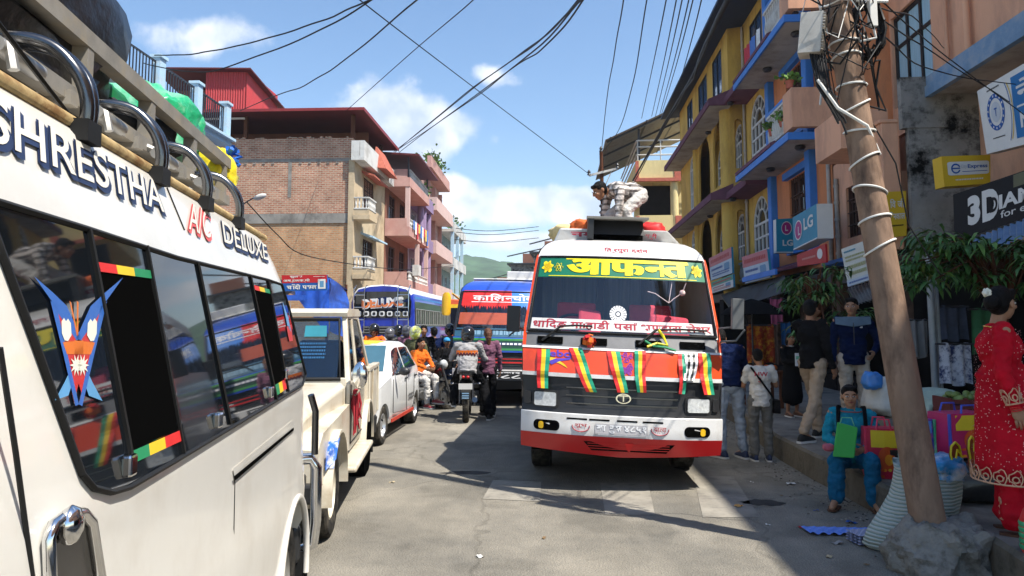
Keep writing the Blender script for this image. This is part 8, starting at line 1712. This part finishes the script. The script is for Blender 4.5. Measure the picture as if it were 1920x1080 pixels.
um = thing('stall_umbrella', 'black umbrella shading a stall behind the bus mirror', 'umbrella', (4.25, 12.6, PVZ)); mb = MB(); mb.lathe([(.55, 1.62), (.45, 1.72), (.28, 1.82), (.02, 1.9)], 16, caps=False); mb.build('canopy', F_black, um, smooth=60); mb = MB(); mb.cyl((0, 0, 0), (0, 0, 1.9), .015); mb.build('pole', M_iron, um)
fs_ = thing('fruit_stall', 'small stall with orange garlands and fruit under the black umbrella', 'stall', (4.35, 12.7, PVZ)); boxo(fs_, 'table', M_wood, (-.4, .4, -.3, .3, .6, .64), (-.36, -.3, -.26, -.2, 0, .6), (.3, .36, -.26, -.2, 0, .6), (-.36, -.3, .2, .26, 0, .6), (.3, .36, .2, .26, 0, .6))
q = random.Random(6)
for i in range(18): mb = MB(); mb.ell((q.uniform(-.35, .35), q.uniform(-.26, .2), .68), .05, 10); mb.build('fruit', M_or, fs_, smooth=180)
# the seated woman's green bag and pink purse, litter by the pole, items at the right edge
gb = thing('carrier_bag', 'bright green paper bag in the lap of the seated woman', 'bag', (3.07, 6.70, .50), -.42); mb = MB(); mb.hexa([(-.09, -.05, 0), (.09, -.05, .0), (.09, .07, 0), (-.09, .07, 0)], [(-.04, -.02, .31), (.13, -.02, .27), (.13, .05, .27), (-.04, .05, .31)]); mb.build('bag_body', mat('bag_leaf_green', (.05, .38, .07), .6, var=.1), gb, bevel=.01)
mb = MB(); mb.tube([(-.02, -.02, .30), (.0, -.02, .36), (.08, -.02, .36), (.10, -.02, .29)], .006, 6); mb.build('handle', M_bagg, gb)
lump('purse', 'small dusty pink purse in the lap of the seated woman', 'purse', (2.96, 6.76, .54), (.05, .05, .035), mat('purse_pink', (.45, .10, .13), .6), 61, .1)
mat_ = thing('plastic_tray', 'blue moulded plastic sheet lying on the road near the pole', 'tray', G(1578, 998, 0)); mb = MB(); mb.grid(lambda u, v: (lerp(-.30, .28, u), lerp(-.10, .10, v) - .05 * u, .012 + .02 * (.5 + .5 * math.sin(u * 44) * math.cos(v * 14))), 66, 16); mb.build('moulded_sheet', mat('tray_blue', (.13, .25, .68), .5), mat_, smooth=180)
eg = thing('egg_tray', 'pale lilac stacked plastic egg trays beside the blue sheet', 'tray', G(1620, 1018, 0), .15)
for k in range(4): mb = MB(); mb.grid(lambda u, v: (lerp(-.10, .10, u), lerp(-.09, .09, v), .015 + .022 * k + .010 * math.sin(u * 25) * math.sin(v * 22)), 26, 22); mb.build('tray', mat('tray_lilac', (.33, .34, .46), .5), eg, smooth=180)
q = random.Random(12)
for i, (px, py, m, s, lab) in enumerate(((1596, 981, S_b, .05, 'scrap of dark blue wrapper lying in the gutter'), (1385, 950, mat('scrap_orange', (.55, .28, .08), .7), .06, 'orange paper scrap on the road near the crossing bars'), (1483, 908, S_w, .06, 'white paper scrap in the gutter below the kerb'), (1570, 1020, mat('scrap_grey', (.3, .29, .28), .8), .05, 'grey paper scrap on the road near the blue sheet'), (1860, 1062, mat('scrap_pale', (.40, .48, .55), .4), .12, 'pale crumpled plastic bottle scrap in the drain at the right'), (615, 985, mat('ribbon_pale_pink', (.62, .28, .27), .7), .06, 'pink ribbon scrap by the rear of the white van'))):
    c = G(px, py, 0); mb = MB(); mb.grid(lambda u, v: (s * (u - .5) * 1.6 + .01 * math.sin(9 * v + i), s * (v - .5), .012 + s * .25 * NZ.noise((u * 3, v * 3, i)) ** 2 + .01 * math.sin(u * 6)), 6, 5); o = mb.build('litter_scrap', m, None, smooth=180, fix=False); o.location = c; o.rotation_euler = (0, 0, i); tag(o, lab, 'litter')
# loose grit, twigs and dust along the kerb foot and road edge: uncountable
gr = MB(); q = random.Random(77)
for i in range(900):
    y = 4.4 + 9 * q.random() ** 1.6; x = interp(KERB, y) - abs(q.gauss(0, .22)) - .01; s = q.uniform(.002, .008); gr.obox((x, y, s * .3), (s * 2 * q.uniform(.6, 2), s * 1.6, s), q.uniform(0, 3), q.randrange(3))
kind(gr.build('grit', [M_kerb, mat('grit_pale', (.33, .30, .26), .9), mat('grit_dark', (.05, .045, .04), .9)]), 'stuff')
tj = thing('water_jug', 'red and green plastic jug set at the far right edge of the pavement', 'jug', G(1945, 1040, PVZ)); mb = MB(); mb.lathe([(.07, 0), (.085, .03), (.085, .2), (.06, .27), (.03, .3), (.03, .33)], 16); mb.build('jug_body', M_tr, tj, smooth=40); mb = MB()
for k in range(5): mb.lathe([(.086, .03 + .035 * k), (.091, .045 + .035 * k), (.086, .06 + .035 * k)], 16, caps=False)
mb.build('green_band', M_bagg, tj, smooth=60)
# ---- small wear on the right facades: pipes, dishes, pots, sagging service wires
ob_ = bpy.data.objects['orange_building']; ab_ = bpy.data.objects['arched_building']; pw_ = bpy.data.objects['peach_wing']
for par, x, y, z0, z1 in ((ob_, -.05, .12, 3.2, 13), (ab_, -.06, 2.62, 3.2, 11.8), (pw_, -.05, 2.9, 3.1, 5.0)):
    mb = MB(); mb.cyl((x, y, z0), (x, y, z1), .045, n=10)
    for k in range(5): z = lerp(z0, z1, (k + .5) / 5); mb.cyl((x, y, z), (x, y, z + .06), .06, n=10)
    mb.build('drainpipe', M_sof, par, smooth=40)
for par, c in ((ob_, (-.84, .9, 10.3)), (ab_, (-.2, 1.2, 9.75))):
    mb = MB(); mb.lathe([(.01, .06), (.16, .04), (.27, -.03), (.28, -.035), (.01, .03)], 20, 0, Matrix.Translation(c) @ Matrix.Rotation(-1.0, 4, 'Y')); mb.bar(c, V(c) + V((.1, 0, -.35)), .03); mb.build('satellite_dish', M_rim, par, smooth=50)
for y, z in ((.15, 7.27), (.75, 6.5), (1.6, 6.5)):
    c = V((-.84, y, z + (.0 if z > 7 else .02))); mb = MB(); mb.lathe([(.07, 0), (.1, .16), (.11, .17)], 12, 0, Matrix.Translation(c)); po = mb.build('flower_pot', M_tile, ob_, smooth=40); plantlet(po, 'pot_plant', M_leaf, [c + V((0, 0, .2))], .09, 40, int(y * 10), .16)
q = random.Random(31)
for k, (y, m) in enumerate(((2.2, 'cloth_white'), (2.75, 'cloth_blue'), (3.3, 'cloth_red'))):
    mb = MB(); mb.grid(lambda u, v: (-.9 + .03 * math.sin(u * 9 + k), y + .4 * u, 9.65 - (.45 + .1 * k) * v), 6, 3); mb.build('hung_laundry', bpy.data.materials[m], ob_, smooth=180, fix=False)
# ---- scattered litter, each scrap its own
cols_ = [S_w, mat('scrap_brown', (.2, .13, .07), .8), S_b, mat('scrap_tan', (.38, .31, .2), .8), S_r]
for i, (px, py, ad) in enumerate(((1410, 905, 'white'), (1465, 930, 'brown'), (1530, 958, 'blue'), (1555, 1045, 'tan'), (1500, 990, 'red'), (1440, 985, 'white'), (1625, 1060, 'brown'), (735, 905, 'tan'), (1020, 1010, 'brown'), (900, 1045, 'white'))):
    c = G(px, py, 0); s = q.uniform(.018, .035); mb = MB(); mb.grid(lambda u, v: (s * (u - .5) * 2, s * (v - .5) * 1.3, .008 + s * .5 * NZ.noise((u * 3, v * 3, i + 9)) ** 2 + .006 * math.sin(u * 6)), 5, 4); o = mb.build('litter_scrap', cols_[('white', 'brown', 'blue', 'tan', 'red').index(ad)], None, smooth=180, fix=False); o.location = c; o.rotation_euler = (0, 0, i * 1.3)
    tag(o, 'tiny ' + ad + ' litter scrap ' + ['on the road past the crossing bars', 'beside the kerb foot below the boy', 'in the gutter before the seated woman', 'near the road edge before the blue sheet', 'on shaded asphalt left of the blue sheet', 'on the sunlit edge of the building shadow', 'beside the concrete pole foot', 'near the taxi wheel on sunlit asphalt', 'in mid-road before the red bus', 'on the sunlit road beside the van shadow'][i], 'litter')
# ================================================================ AIR
hz = MB(); hz.box(-910, 910, -66, 1510, -3, 118); hz_o = hz.build('haze', bpy.data.materials.new('haze_air')); kind(hz_o, 'stuff')
hm_ = hz_o.data.materials[0]; hm_.use_nodes = True; _hn = hm_.node_tree.nodes; _hn.clear(); _ho = _hn.new('ShaderNodeOutputMaterial'); _hv = _hn.new('ShaderNodeVolumePrincipled')
_hv.inputs['Color'].default_value = (.86, .92, 1, 1); _hv.inputs['Density'].default_value = .00045; _hv.inputs['Anisotropy'].default_value = .2
hm_.node_tree.links.new(_hv.outputs[0], _ho.inputs['Volume'])
bpy.context.view_layer.update()
